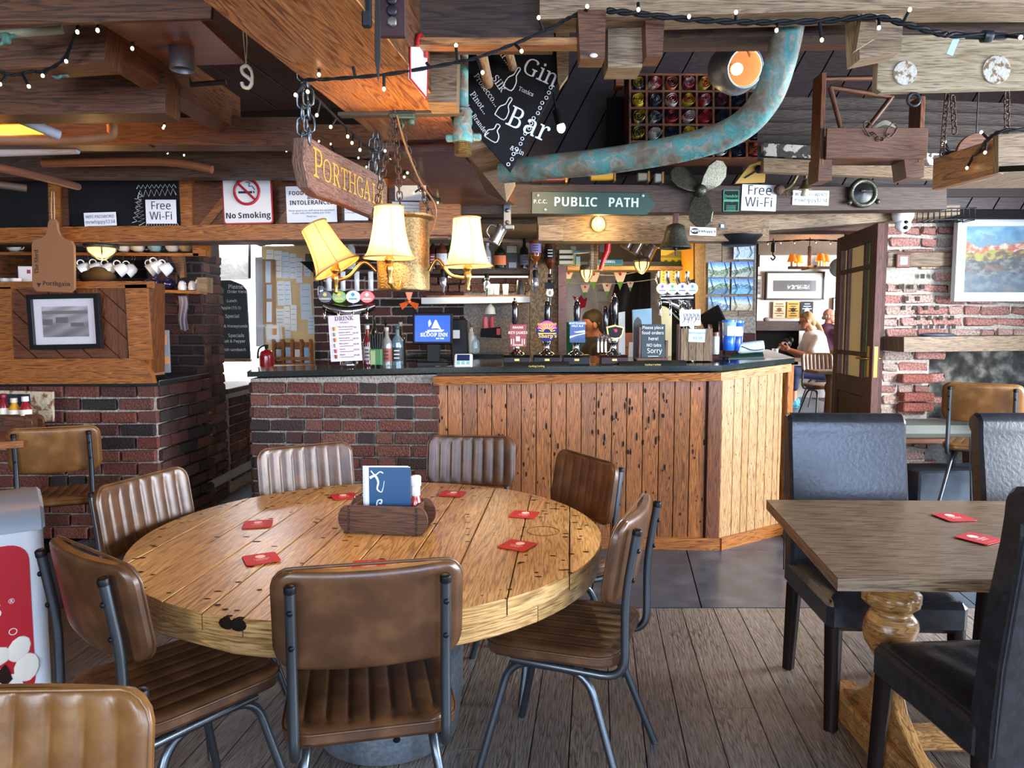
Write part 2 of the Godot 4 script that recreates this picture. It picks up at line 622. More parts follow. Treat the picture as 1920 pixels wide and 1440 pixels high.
func _ready():
	rng.seed = 7
	# camera, sky, daylight windows and exposure
	var cam := Camera3D.new()
	cam.name = "camera"
	cam.fov = rad_to_deg(2.0 * atan(720.0 / F))
	cam.near = 0.05
	cam.position = V3(0, EYE, 0)
	cam.rotation.x = -TIP
	add_child(cam)
	cam.current = true
	var we := WorldEnvironment.new()
	we.name = "world"
	var e := Environment.new()
	e.background_mode = Environment.BG_SKY
	var sky := Sky.new()
	var sm := ProceduralSkyMaterial.new()
	sm.sky_top_color = hexc("8fb4dc")
	sm.sky_horizon_color = hexc("dfe8f0")
	sm.ground_horizon_color = hexc("b9b4a8")
	sm.ground_bottom_color = hexc("8a8478")
	sm.sky_energy_multiplier = 1.6
	sky.sky_material = sm
	e.sky = sky
	e.tonemap_mode = Environment.TONE_MAPPER_LINEAR
	e.tonemap_exposure = 1.25
	e.sdfgi_enabled = true
	e.ssao_enabled = true
	e.ssil_enabled = true
	we.environment = e
	add_child(we)
	day(V3(4.12, 1.55, -2.9), Vector2(1.5, 1.3), V3(-1, -0.12, 0), "eaf2ff", 34.0)
	day(V3(4.12, 1.55, -0.6), Vector2(1.5, 1.3), V3(-1, -0.12, 0), "eaf2ff", 24.0)
	day(V3(2.4, 1.6, 2.5), Vector2(1.4, 1.3), V3(0, -0.1, -1), "b4d0ff", 15.0)
	day(V3(0.2, 1.6, 2.5), Vector2(1.4, 1.3), V3(0, -0.1, -1), "c4daff", 9.0)
	day(V3(-2.2, 1.6, 2.5), Vector2(1.4, 1.3), V3(0, -0.1, -1), "e6f0ff", 12.0)
	day(V3(7.1, 1.7, -9.5), Vector2(2.6, 1.4), V3(-1, -0.1, 0), "f4f4ff", 42.0)
	day(V3(-2.65, 2.2, -7.3), Vector2(1.2, 0.9), V3(0, -1, 0.02), "f4f8ff", 19.0)
	materials()
	room()
	beams()
	bar()
	left_side()
	right_side()
	passage()
	far_room()
	round_table()
	cafe_chairs()
	dining_set()
	back_bar()
	counter_things()
	chandelier()
	hanging_things()
	header_things()
	string_lights()
	people()
func day(pos: Vector3, size: Vector2, dir: Vector3, h: String, energy: float):
	var l := AreaLight3D.new()
	l.name = "window_light"
	l.area_size = size
	l.light_color = hexc(h)
	l.light_energy = energy
	l.area_normalize_energy = true
	l.area_range = 20.0
	l.area_attenuation = 2.0
	l.shadow_enabled = true
	add_child(l, true)
	l.position = pos
	l.basis = Basis.looking_at(dir, Vector3.UP if absf(dir.y) < 0.9 else Vector3.BACK)
func materials():
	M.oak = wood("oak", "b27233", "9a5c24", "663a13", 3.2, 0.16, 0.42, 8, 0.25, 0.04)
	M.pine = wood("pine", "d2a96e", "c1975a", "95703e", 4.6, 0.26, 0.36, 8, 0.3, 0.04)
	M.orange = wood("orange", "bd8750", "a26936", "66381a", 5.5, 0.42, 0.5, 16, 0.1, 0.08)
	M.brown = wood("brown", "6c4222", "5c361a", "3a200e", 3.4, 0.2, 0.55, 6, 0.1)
	M.red = wood("red", "7c4822", "6a3b1a", "44240e", 3.4, 0.2, 0.45, 6, 0.2)
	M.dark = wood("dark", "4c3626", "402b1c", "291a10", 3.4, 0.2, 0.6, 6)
	M.maroon = wood("maroon", "35211d", "2d1a17", "1d100e", 1.6, 0.25, 0.5, 5)
	M.old = wood("old", "8b7558", "7b654a", "54432f", 2.6, 0.16, 0.75, 8, 0.0, 0.12)
	M.pale = wood("pale", "9a8468", "897356", "624e38", 3.0, 0.14, 0.6, 7)
	M.floor = wood("floor", "8d837a", "7c7269", "544b44", 3.0, 0.14, 0.38, 7, 0.12, 0.16)
	M.return_pine = wood("return_pine", "c09a6c", "b08758", "805a32", 3.2, 0.14, 0.5, 8, 0.2)
	M.door = wood("door", "5e3324", "532b1e", "381b12", 3.0, 0.16, 0.65, 6)
	M.mdf = K("8a5f3c", 0.6)
	M.table_oak = wood("table_oak", "8a745a", "79644b", "553f2c", 4.0, 0.16, 0.34, 7, 0.2, 0.04)
	M.leg_wood = wood("leg_wood", "b58a52", "a67a44", "7a5628", 0.5, 0.14, 0.35, 5, 0.3)
	M.drift = wood("drift", "8a6a58", "765646", "4c362a", 0.7, 0.08, 0.85, 7, 0.0, 0.25)
	M.driftpale = wood("driftpale", "9d9076", "94866b", "837456", 3.0, 0.3, 0.8, 3, 0.0, 0.2)
	M.hull = wood("hull", "4f463e", "443b34", "2c2520", 1.5, 0.2, 0.7, 6, 0.0, 0.12)
	M.slate = speckle("slate", [[0.0, "333941"], [0.4, "3d444c"], [0.65, "464d55"], [1.0, "5a5f66"]], 1.6, 0.28, 0.01, 0.05, 5)
	M.mortar = speckle("mortar", [[0.0, "857b6e"], [0.5, "a1978a"], [1.0, "bab0a2"]], 0.35, 0.95, 0.02, 0.5)
	M.lime = speckle("lime", [[0.0, "a89e90"], [0.5, "c0b7a8"], [1.0, "d4ccbe"]], 0.35, 0.95, 0.02, 0.5)
	M.brick = speckle("brick", [[0.0, "8f8480"], [0.3, "bdb2ac"], [0.55, "d8cdc6"], [0.8, "f0e6e0"], [1.0, "ffffff"]], 0.22, 0.85, 0.018, 0.35, 5)
	M.plaster = speckle("plaster", [[0.0, "cfc4ad"], [0.5, "e4dbc8"], [1.0, "efe8da"]], 0.9, 0.9, 0.012, 0.2)
	M.white_wall = speckle("white_wall", [[0.0, "d8d8d6"], [0.5, "ecebe8"], [1.0, "f6f5f2"]], 1.2, 0.9, 0.012, 0.2)
	M.soot = speckle("soot", [[0.0, "3a3833"], [0.45, "5f5b52"], [0.7, "8d877a"], [1.0, "b7b09f"]], 0.9, 0.95, 0.01, 0.3)
	M.leather = speckle("leather", [[0.0, "402816"], [0.45, "4b301b"], [0.65, "563821"], [1.0, "68472b"]], 0.7, 0.34, 0.01, 0.04, 5)
	M.tan = speckle("tan", [[0.0, "5f3d1b"], [0.45, "6b4620"], [0.65, "755028"], [1.0, "866034"]], 0.7, 0.34, 0.01, 0.04, 5)
	M.black_leather = speckle("black_leather", [[0.0, "17181b"], [0.5, "1d1f23"], [1.0, "272a2f"]], 0.4, 0.3, 0.012, 0.04, 5)
	M.steel = K("5f666b", 0.32, 0.9)
	M.iron = K("26262a", 0.5, 0.6)
	M.rust = speckle("rust", [[0.0, "2b211b"], [0.5, "473529"], [0.8, "6a4a33"], [1.0, "7d6a58"]], 0.15, 0.75, 0.03, 0.2, 4, 0.3)
	M.galv = speckle("galv", [[0.0, "7c878f"], [0.4, "8f9aa3"], [0.7, "9da8b0"], [1.0, "aab4ba"]], 0.3, 0.38, 0.02, 0.06, 4, 0.75)
	M.chrome = K("d8dade", 0.07, 1.0)
	M.brass = K("b08a4a", 0.28, 0.95)
	M.old_brass = speckle("old_brass", [[0.0, "4a4028"], [0.4, "6d5e3a"], [0.7, "85724a"], [1.0, "a08c60"]], 0.16, 0.42, 0.03, 0.15, 4, 0.7)
	M.bronze = speckle("bronze", [[0.0, "2e2f28"], [0.5, "45453a"], [1.0, "5f5c4a"]], 0.2, 0.42, 0.02, 0.1, 4, 0.6)
	M.copper_pipe = speckle("verdigris", [[0.0, "4d463a"], [0.36, "6d6656"], [0.46, "8d8775"], [0.52, "4a7f7b"], [0.64, "4a9694"], [0.72, "3a7f80"], [0.78, "a09a8a"], [1.0, "5d5544"]], 0.8, 0.65, 0.014, 0.35, 5)
	M.counter = speckle("counter", [[0.0, "141a1a"], [0.5, "1d2524"], [0.8, "2b3432"], [1.0, "3c4643"]], 0.12, 0.1, 0.03, 0.0, 3)
	M.chalk = K("17181a", 0.75)
	M.paper = K("dfe4ea", 0.7)
	M.ink = K("24252c", 0.8)
	M.black = K("121214", 0.4)
	M.white = K("e8e8e6", 0.4)
	M.ceramic = K("dfe3e8", 0.15, 0.0, "coat")
	M.chalk_line = K("d9dde0", 0.9)
func planks(parent: Node3D, called: String, m: Material, o: Vector3, run: Vector3, across: Vector3, depth: Vector3, edges: Array, gap := 0.003, tone := 0.18, joint := 0.0):
	# boards along run, side by side along across (edges are distances), thick along depth; each a child of its own
	for i in edges.size() - 1:
		var cuts := [0.0, 1.0]
		if joint > 0.0:
			cuts = [0.0]
			var k := rng.randf_range(0.2, 1.0) * joint
			while k < 0.93:
				cuts.append(k)
				k += joint * rng.randf_range(0.8, 1.2)
			cuts.append(1.0)
		for j in cuts.size() - 1:
			var b := Mb.new()
			b.tint = grey(1.0 + rng.randf_range(-tone, tone)) * Color(1, rng.randf_range(0.95, 1.03), rng.randf_range(0.9, 1.05))
			var w: float = edges[i + 1] - edges[i] - gap
			var l: float = run.length() * (cuts[j + 1] - cuts[j]) - gap
			var c: Vector3 = o + run * ((cuts[j] + cuts[j + 1]) / 2.0) + across.normalized() * ((edges[i] + edges[i + 1]) / 2.0) + depth / 2.0
			b.box(V3(rng.randf() * 3.0, rng.randf() * 3.0, 0) * 0.0, V3(l, w, depth.length()), minf(0.003, w * 0.1))
			for q in b.t.size():
				b.t[q] += Vector2(fposmod(i * 0.737 + j * 0.31, 3.0), fposmod(i * 0.391, 2.0))
			var n := put(b, called, m, parent)
			n.transform = Transform3D(Basis(run.normalized(), across.normalized(), run.normalized().cross(across.normalized())), c)
func bricks(parent: Node3D, o: Vector3, u: Vector3, out: Vector3, length: float, height: float, tones: Array, pitch := 0.078, bl := 0.232, jit := 0.004, keep = null, gap := 0.012):
	# courses of bricks standing proud of a mortar bed
	var meshes := []
	for k in 6:
		var b := Mb.new()
		b.box(V3(k * 0.31, 0, 0), V3(bl - gap, pitch - gap - 0.001, 0.05), 0.006)
		var seen := {}
		for q in b.v.size():
			var key := b.v[q].snapped(Vector3.ONE * 0.0005)
			if not seen.has(key):
				seen[key] = V3(rng.randf_range(-1, 1), rng.randf_range(-1, 1), rng.randf_range(-1, 1)) * jit
			b.v[q] += seen[key] - V3(k * 0.31, 0, 0)
		meshes.append(b.done())
	var mats := []
	for h in tones:
		var m: StandardMaterial3D = M.brick.duplicate()
		m.albedo_color = hexc(h)
		mats.append(m)
	u = u.normalized()
	out = out.normalized()
	var rows := int(height / pitch)
	for r in rows:
		var p := -(bl * 0.5 if r % 2 else 0.0) + rng.randf_range(-0.01, 0.01)
		while p < length:
			var a := maxf(p, 0.0)
			var z := minf(p + bl, length)
			p += bl
			if z - a < 0.035:
				continue
			var sc := (z - a) / bl
			var mid := o + u * ((a + z) / 2.0) + Vector3.UP * ((r + 0.5) * pitch)
			if sc > 0.9 and rng.randf() < 0.16:
				for hf in [-0.25, 0.25]:
					lay(parent, meshes, mats, mid + u * (hf * bl), u, out, 0.49, jit, keep)
				continue
			lay(parent, meshes, mats, mid, u, out, sc, jit, keep)
func lay(parent: Node3D, meshes: Array, mats: Array, mid: Vector3, u: Vector3, out: Vector3, sc: float, jit: float, keep):
	if keep != null and not keep.call(mid):
		return
	var n := MeshInstance3D.new()
	n.name = "brick"
	n.mesh = meshes[rng.randi() % meshes.size()]
	n.material_override = mats[rng.randi() % mats.size()]
	parent.add_child(n, true)
	n.transform = Transform3D(Basis(u * maxf(sc - 0.02, 0.08), Vector3.UP, out) , mid + out * (rng.randf_range(-1.0, 1.2) * jit - 0.018))
func room():
	# floor: worn oak boards in front, slate flags beyond, a raised floor behind the doorway
	var fl := frame_node("floor")
	var b := Mb.new()
	b.box(V3(0.3, -0.14, -1.5), V3(8.4, 0.2, 9.0), 0.0)
	put(b, "bedding", K("15120f", 0.9), fl)
	var ax := V3(sin(AXIS), 0, -cos(AXIS))
	var x := -2.9
	var i := 0
	while x < 3.4:
		var w := rng.randf_range(0.115, 0.165)
		var cuts := [0.5]
		if i % 3 == 0 or rng.randf() < 0.4:
			cuts.append(rng.randf_range(1.3, 2.9))
		cuts.append(3.486)
		for k in cuts.size() - 1:
			var s := Mb.new()
			s.tint = grey(rng.randf_range(0.68, 1.24)) * Color(1.0, rng.randf_range(0.96, 1.02), rng.randf_range(0.9, 1.04))
			var q := []
			for cc in [[x, cuts[k] + 0.002], [x, cuts[k + 1] - 0.002], [x + w - 0.004, cuts[k + 1] - 0.002], [x + w - 0.004, cuts[k] + 0.002]]:
				q.append(V3(cc[0] + cc[1] * tan(AXIS), rng.randf_range(-0.0015, 0.0), -cc[1]))
			s.slab(q, V3(0, -0.03, 0))
			for j in s.t.size():
				s.t[j] += Vector2(i * 0.737 + k * 1.31, i * 0.391)
			put(s, "floorboard", M.floor, fl)
		x += w
		i += 1
	x = -3.0
	i = 0
	while x < 3.4:
		var w := rng.randf_range(0.5, 0.72)
		var dd := 3.494
		while dd < 5.6:
			var l := rng.randf_range(0.55, 0.95)
			if dd + l > 5.2:
				l = 5.7 - dd
			var q := []
			for cc in [[x, dd], [x, dd + l - 0.007], [x + w - 0.007, dd + l - 0.007], [x + w - 0.007, dd]]:
				q.append(V3(cc[0] + (cc[1] - 3.49) * 0.16, rng.randf_range(-0.001, 0.001), -cc[1]))
			var s := Mb.new()
			s.tint = grey(rng.randf_range(0.8, 1.2))
			s.slab(q, V3(0, -0.03, 0))
			put(s, "slate_flag", M.slate, fl)
			dd += l
		x += w
		i += 1
	# shell
	b = Mb.new()
	b.box(V3(0.3, 1.7, 2.66), V3(8.2, 0.0001, 0.1), 0.0)
	for p in [[-3.3, 0.9], [-1.0, 1.0], [1.3, 0.8], [3.65, 1.1]]:
		b.box(V3(p[0], 1.6, 2.66), V3(p[1], 1.3, 0.12), 0.0)
	b.box(V3(0.3, 0.45, 2.66), V3(8.2, 1.0, 0.12), 0.0)
	b.box(V3(0.3, 2.85, 2.66), V3(8.2, 1.2, 0.12), 0.0)
	shell(b, "wall_back", M.plaster)
	b = Mb.new()
	b.box(V3(4.26, 0.42, -1.4), V3(0.12, 0.95, 8.2), 0.0)
	b.box(V3(4.26, 2.85, -1.4), V3(0.12, 1.3, 8.2), 0.0)
	for p in [[1.44, 2.58], [-1.75, 0.8], [-4.6, 1.9]]:
		b.box(V3(4.26, 1.55, p[0]), V3(0.12, 1.32, p[1]), 0.0)
	shell(b, "wall_right", M.plaster)
	var wn := 1
	for q in [[V3(4.22, 1.55, -2.9), PI / 2], [V3(4.22, 1.55, -0.6), PI / 2], [V3(2.4, 1.6, 2.62), 0.0], [V3(0.2, 1.6, 2.62), 0.0], [V3(-2.2, 1.6, 2.62), 0.0]]:
		var w := frame_node("window_%d" % wn)
		wn += 1
		w.position = q[0]
		w.rotation.y = q[1]
		b = Mb.new()
		for sx in [-0.72, -0.25, 0.25, 0.72]:
			b.box(V3(sx, 0, 0), V3(0.05, 1.3, 0.06))
		for sy in [-0.63, 0.0, 0.63]:
			b.box(V3(0, sy, 0), V3(1.46, 0.05, 0.06))
		put(b, "window_frame", K("e9e7e0", 0.5), w)
		b = Mb.new()
		b.box(V3(0, 0, 0), V3(1.42, 1.26, 0.004), 0.0)
		put(b, "pane", glass("ffffff", 0.05), w)
	b = Mb.new()
	b.box(V3(-3.76, 1.6, -1.6), V3(0.12, 3.4, 8.6), 0.0)
	shell(b, "wall_left", M.brown)
	# ceiling: boards over joists, higher over the bar
	var ce := frame_node("ceiling")
	b = Mb.new()
	b.box(V3(-2.1, 2.76, -1.2), V3(3.5, 0.1, 7.8), 0.0)
	b.box(V3(2.0, 3.5, -1.2), V3(4.8, 0.1, 8.6), 0.0)
	b.box(V3(-0.42, 3.1, -1.2), V3(0.06, 0.8, 8.0), 0.0)
	put(b, "ceiling_lining", K("1c1512", 0.8), ce)
	var ed := []
	for k in 14:
		ed.append(k * 0.21)
	planks(ce, "ceiling_board", M.maroon, V3(-3.5, 2.7, -1.4), V3(0.42, 0, -3.3), V3(1, 0, 0.12), V3(0, -0.0, 0) + V3(0, 0.015, 0), ed, 0.006, 0.25)
	# dark boarded gable above the servery
	var ga := frame_node("wall_gable")
	b = Mb.new()
	b.box(V3(1.9, 2.9, -5.16), V3(4.9, 1.5, 0.1), 0.0)
	put(b, "lining", K("120d0c", 0.8), ga)
	for k in 34:
		var x0 := -0.9 + k * 0.19
		var strip := pv([x0, 2.1, x0 + 0.182, 2.1, x0 + 0.182 + 0.75, 3.5, x0 + 0.75, 3.5])
		for poly in Geometry2D.intersect_polygons(strip, pv([0.0, 2.2, 4.3, 2.2, 4.3, 3.45, 0.0, 3.45])):
			var bb := Mb.new()
			bb.tint = grey(rng.randf_range(0.75, 1.25))
			bb.x = Transform3D(Basis(), V3(0, 0, -5.1))
			bb.prism(poly, 0.0, 0.02, false, 0.002)
			put(bb, "wall_board", M.maroon, ga)
	# left ceiling region end and dark returns, so that no light leaks
	b = Mb.new()
	b.box(V3(-2.1, 2.58, -4.9), V3(3.5, 0.5, 0.1), 0.0)
	b.box(V3(-0.3, 3.1, -5.0), V3(0.3, 1.0, 0.3), 0.0)
	shell(b, "wall_upper", M.brown)
	b = Mb.new()
	b.box(V3(0.1, 2.32, -6.0), V3(7.8, 0.08, 1.9), 0.0)
	shell(b, "ceiling_servery", K("2c211b", 0.8))
func beams():
	# the great boxed pine beam running towards the bar, seen from below
	var bm := thing("ceiling_beam", "wide orange pine beam with bold grain running from overhead to the lamp", "beam", V3(0, 0, 0))
	var d0 := 1.2
	var d1 := 2.93
	var b := Mb.new()
	var L := func(d): return V3(-0.685 + (d - 1.67) * 0.143, 2.12, -d)
	b.slab([L.call(d1), L.call(d0), L.call(d0) + V3(0.335, 0, 0.03), L.call(d1) + V3(0.335, 0, 0.03)], V3(0, 0.05, 0))
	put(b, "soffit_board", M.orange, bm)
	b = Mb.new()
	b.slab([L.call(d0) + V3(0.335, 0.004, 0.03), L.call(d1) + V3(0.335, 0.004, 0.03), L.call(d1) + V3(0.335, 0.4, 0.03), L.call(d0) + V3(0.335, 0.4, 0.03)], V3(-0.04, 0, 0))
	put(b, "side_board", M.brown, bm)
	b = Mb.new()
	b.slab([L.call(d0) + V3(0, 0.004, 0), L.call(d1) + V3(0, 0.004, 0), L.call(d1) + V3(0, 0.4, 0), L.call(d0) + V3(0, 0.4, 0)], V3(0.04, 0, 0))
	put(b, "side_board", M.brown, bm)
	b = Mb.new()
	b.slab([L.call(d1) + V3(0, 0, -0.001), L.call(d1) + V3(0.335, 0, 0.029), L.call(d1) + V3(0.335, 0.4, 0.029), L.call(d1) + V3(0, 0.4, -0.001)], V3(0, 0, 0.04))
	put(b, "end_board", M.brown, bm)
	# metal strip with the shackle under it
	var st := thing("hanging_bracket", "green painted metal strip with shackle screwed under the orange beam", "bracket", at(742, 214, 2.52), -0.06)
	var s := kp(207, 2.52)
	b = Mb.new(s)
	b.box(V3(10, 0, 0), V3(236, 7, 22))
	put(b, "strip", K("4b463c", 0.6, 0.3), st)
	b = Mb.new(s)
	b.box(V3(14, -7, 4), V3(48, 10, 26))
	b.ring(V3(4, -20, 6), 10, 3.5, Vector3.BACK, 16, 8)
	b.lathe([Vector2(0, -22), Vector2(7, -22), Vector2(7, -12), Vector2(4, -10), Vector2(4, -4)], 10, Transform3D(Basis(), V3(30, 0, 6)))
	put(b, "shackle", K("3c4f44", 0.5, 0.5), st)
	beam_box("ceiling_beam", "short varnished crossbeam behind the orange beam above the lampshades", M.red, [[700, 262], [862, 262], [862, 284], [700, 284]], 3.02, 0.1, bm)
	# lower box of the canopy with a purplish stained underside
	b = Mb.new()
	var p := [at(752, 287, 3.05), at(862, 287, 3.05), at(964, 384, 4.45), at(832, 384, 4.45)]
	b.slab(p, V3(0, 0.1, 0))
	tag(put(b, "ceiling_beam", M.red), "stained boxed beam running back from the crossbeam to the bar canopy", "beam")
	b = Mb.new()
	p = [at(872, 284, 2.75), at(936, 270, 2.75), at(966, 350, 3.6), at(950, 380, 3.62), at(912, 362, 3.62)]
	b.slab(p, V3(0, 0.045, 0))
	tag(put(b, "weathered_plank", M.old), "weathered grey board end jutting out beneath the threaded pipe", "plank")
	# left joists
	var rows := [
		["dark joist across the top left over the fairy lights", M.brown, [[-40, -30], [400, -30], [395, 34], [-40, 48]], 2.0, 0.015],
		["dark joist carrying the pale pipe and green valves", M.brown, [[-40, 55], [200, 42], [196, 118], [-40, 134]], 2.3, 0.1],
		["broad brown joist above the hanging wooden tools", M.brown, [[-60, 142], [310, 138], [310, 212], [-60, 216]], 2.7, 0.12],
		["deep brown joist behind the wire of fairy lights", M.brown, [[-80, 225], [560, 219], [560, 272], [-80, 272]], 3.5, 0.12],
		["grey painted joist along the top of the chalkboards", M.dark, [[-80, 291], [700, 276], [700, 332], [-80, 332]], 4.2, 0.1],
	]
	for r in rows:
		beam_box("ceiling_beam", r[0], r[1], r[2], r[3], r[4])
	# oblique joist down to the wall
	b = Mb.new()
	p = [at(188, 118, 2.35), at(212, 108, 2.35), at(452, 246, 3.65), at(428, 262, 3.65)]
	b.slab(p, V3(0, 0.16, 0))
	tag(put(b, "ceiling_beam", M.brown), "oblique brown joist with nail holes below the spotlight board", "beam")
	b = Mb.new()
	p = [at(176, 36, 2.05), at(362, 26, 2.02), at(462, 120, 2.75), at(318, 124, 2.72)]
	b.slab(p, V3(0, 0.03, 0))
	var sp := thing("spotlight_board", "flat brown ceiling board with a silver spotlight can mounted below", "panel")
	put(b, "board", M.red, sp)
	var q := at(340, 80, 2.42)
	s = kp(100, 2.42)
	b = Mb.new(s)
	b.lathe([Vector2(0, 4), Vector2(29, 4), Vector2(29, -2), Vector2(22, -4)], 24)
	put(b, "collar", M.black, sp).position = q
	b = Mb.new(s)
	b.lathe([Vector2(18, -4), Vector2(21, -50), Vector2(22, -50), Vector2(22, -2), Vector2(0, -2)], 24)
	put(b, "can", K("8f9296", 0.35, 0.8), sp).position = q
	# overhead beams on the right
	rows = [
		["dark overhead tie beam from the iron bracket to the carved block", M.dark, [[702, -60], [1018, -60], [1040, 74], [702, 74]], 2.2, 0.12],
		["thin batten nailed below the dark tie beam", M.orange, [[715, 70], [1100, 70], [1100, 84], [715, 84]], 2.16, 0.05],
		["pale sawn overhead beam along the top with fairy lights", M.pale, [[1012, -70], [2700, -70], [2700, 14], [1800, 14], [1012, 36]], 2.12, 0.1],
		["dark narrow beam directly beneath the pale sawn beam", M.dark, [[1130, 38], [2700, 16], [2700, 44], [1130, 74]], 2.3, 0.08],
		["rough second beam under the fairy light cable", M.brown, [[1240, 52], [2700, 40], [2700, 64], [1240, 76]], 2.45, 0.1],
	]
	for r in rows:
		beam_box("ceiling_beam", r[0], r[1], r[2], r[3], r[4])
	# blocks hung under them
	rows = [
		["square block with a white screw cap on the tie beam", M.brown, [[1083, 18], [1136, 18], [1134, 110], [1088, 110]], 2.1, 0.07],
		["fat pale block beside the capped block on the beam", M.pale, [[1140, 40], [1208, 40], [1204, 127], [1140, 127]], 2.2, 0.1],
		["slim sawn block end beside the fat pale block", M.brown, [[1210, 38], [1246, 38], [1242, 106], [1212, 106]], 2.14, 0.08],
		["sawn timber post stub holding the big weathered board", M.pale, [[1608, 22], [1694, 22], [1690, 96], [1612, 112]], 2.15, 0.08],
		["small grey notched block nailed over the timber stub", M.old, [[1617, 24], [1642, 24], [1644, 70], [1605, 94]], 2.05, 0.03],
	]
	for r in rows:
		beam_box("beam_block", r[0], r[1], r[2], r[3], r[4])
	b = Mb.new(kp(104, 2.0))
	b.ball(V3(), V3(8, 4.5, 3))
	var blk := find_child("beam_block", false, false)
	put(b, "screw_cap", K("c9c8c2", 0.4), blk).position = at(1113, 104, 2.095)
	# header over the bar: right hand run
	beam_box("ceiling_beam", "long brown header beam holding the public path sign", M.dark, [[850, 344], [1775, 352], [1775, 392], [850, 402]], 4.52, 0.14)
	beam_box("ceiling_beam", "grey weathered lintel with the bulkhead lamp above the pumps", M.old, [[1008, 402], [1442, 396], [1442, 452], [1008, 452]], 4.72, 0.14)
	beam_box("ceiling_beam", "pale doorway lintel running to the security camera", M.pale, [[1440, 398], [1800, 384], [1800, 402], [1560, 424], [1440, 432]], 4.95, 0.2)
	# left canopy: rail, fascia, sloping box end
	var ca := thing("bar_canopy", "varnished wooden canopy with panelled fascia over the left counter", "canopy")
	b = Mb.new()
	quadbox(b, [[-80, 428], [840, 416], [840, 446], [-80, 456]], 4.5, 0.1)
	put(b, "rail", M.oak, ca)
	b = Mb.new()
	quadbox(b, [[-80, 330], [862, 330], [862, 420], [-80, 430]], 4.6, 0.06)
	put(b, "fascia", M.red, ca)
	for xx in [86, 334, 700]:
		b = Mb.new()
		quadbox(b, [[xx, 334], [xx + 26, 334], [xx + 26, 430], [xx, 430]], 4.57, 0.03)
		put(b, "stile", M.oak, ca)
	for k in 3:
		b = Mb.new()
		quadbox(b, [[440 + k * 70, 340], [462 + k * 70, 332], [420 + k * 70 - 30, 426], [400 + k * 70 - 30, 426]], 4.585, 0.02)
		put(b, "diagonal_board", M.oak, ca)
	b = Mb.new()
	quadbox(b, [[786, 376], [862, 376], [862, 440], [786, 440]], 4.42, 0.14)
	put(b, "box_end", M.oak, ca)
	b = Mb.new()
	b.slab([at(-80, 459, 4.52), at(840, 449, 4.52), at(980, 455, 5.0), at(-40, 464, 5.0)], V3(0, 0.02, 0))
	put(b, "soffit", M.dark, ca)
func quadbox(b: Mb, px: Array, d: float, thick: float):
	# a board whose front outline is given in pixels at depth d
	var p := []
	for q in px:
		p.append(at(q[0], q[1], d))
	b.slab(p, V3(0, 0, -thick))
func beam_box(called: String, label: String, m: Material, px: Array, d: float, thick: float, parent: Node3D = null) -> MeshInstance3D:
	var b := Mb.new()
	b.tint = grey(rng.randf_range(0.9, 1.1))
	quadbox(b, px, d, thick)
	var o := put(b, called, m)
	tag(o, label, "beam" if called.contains("beam") and not called.contains("block") else "block")
	return o
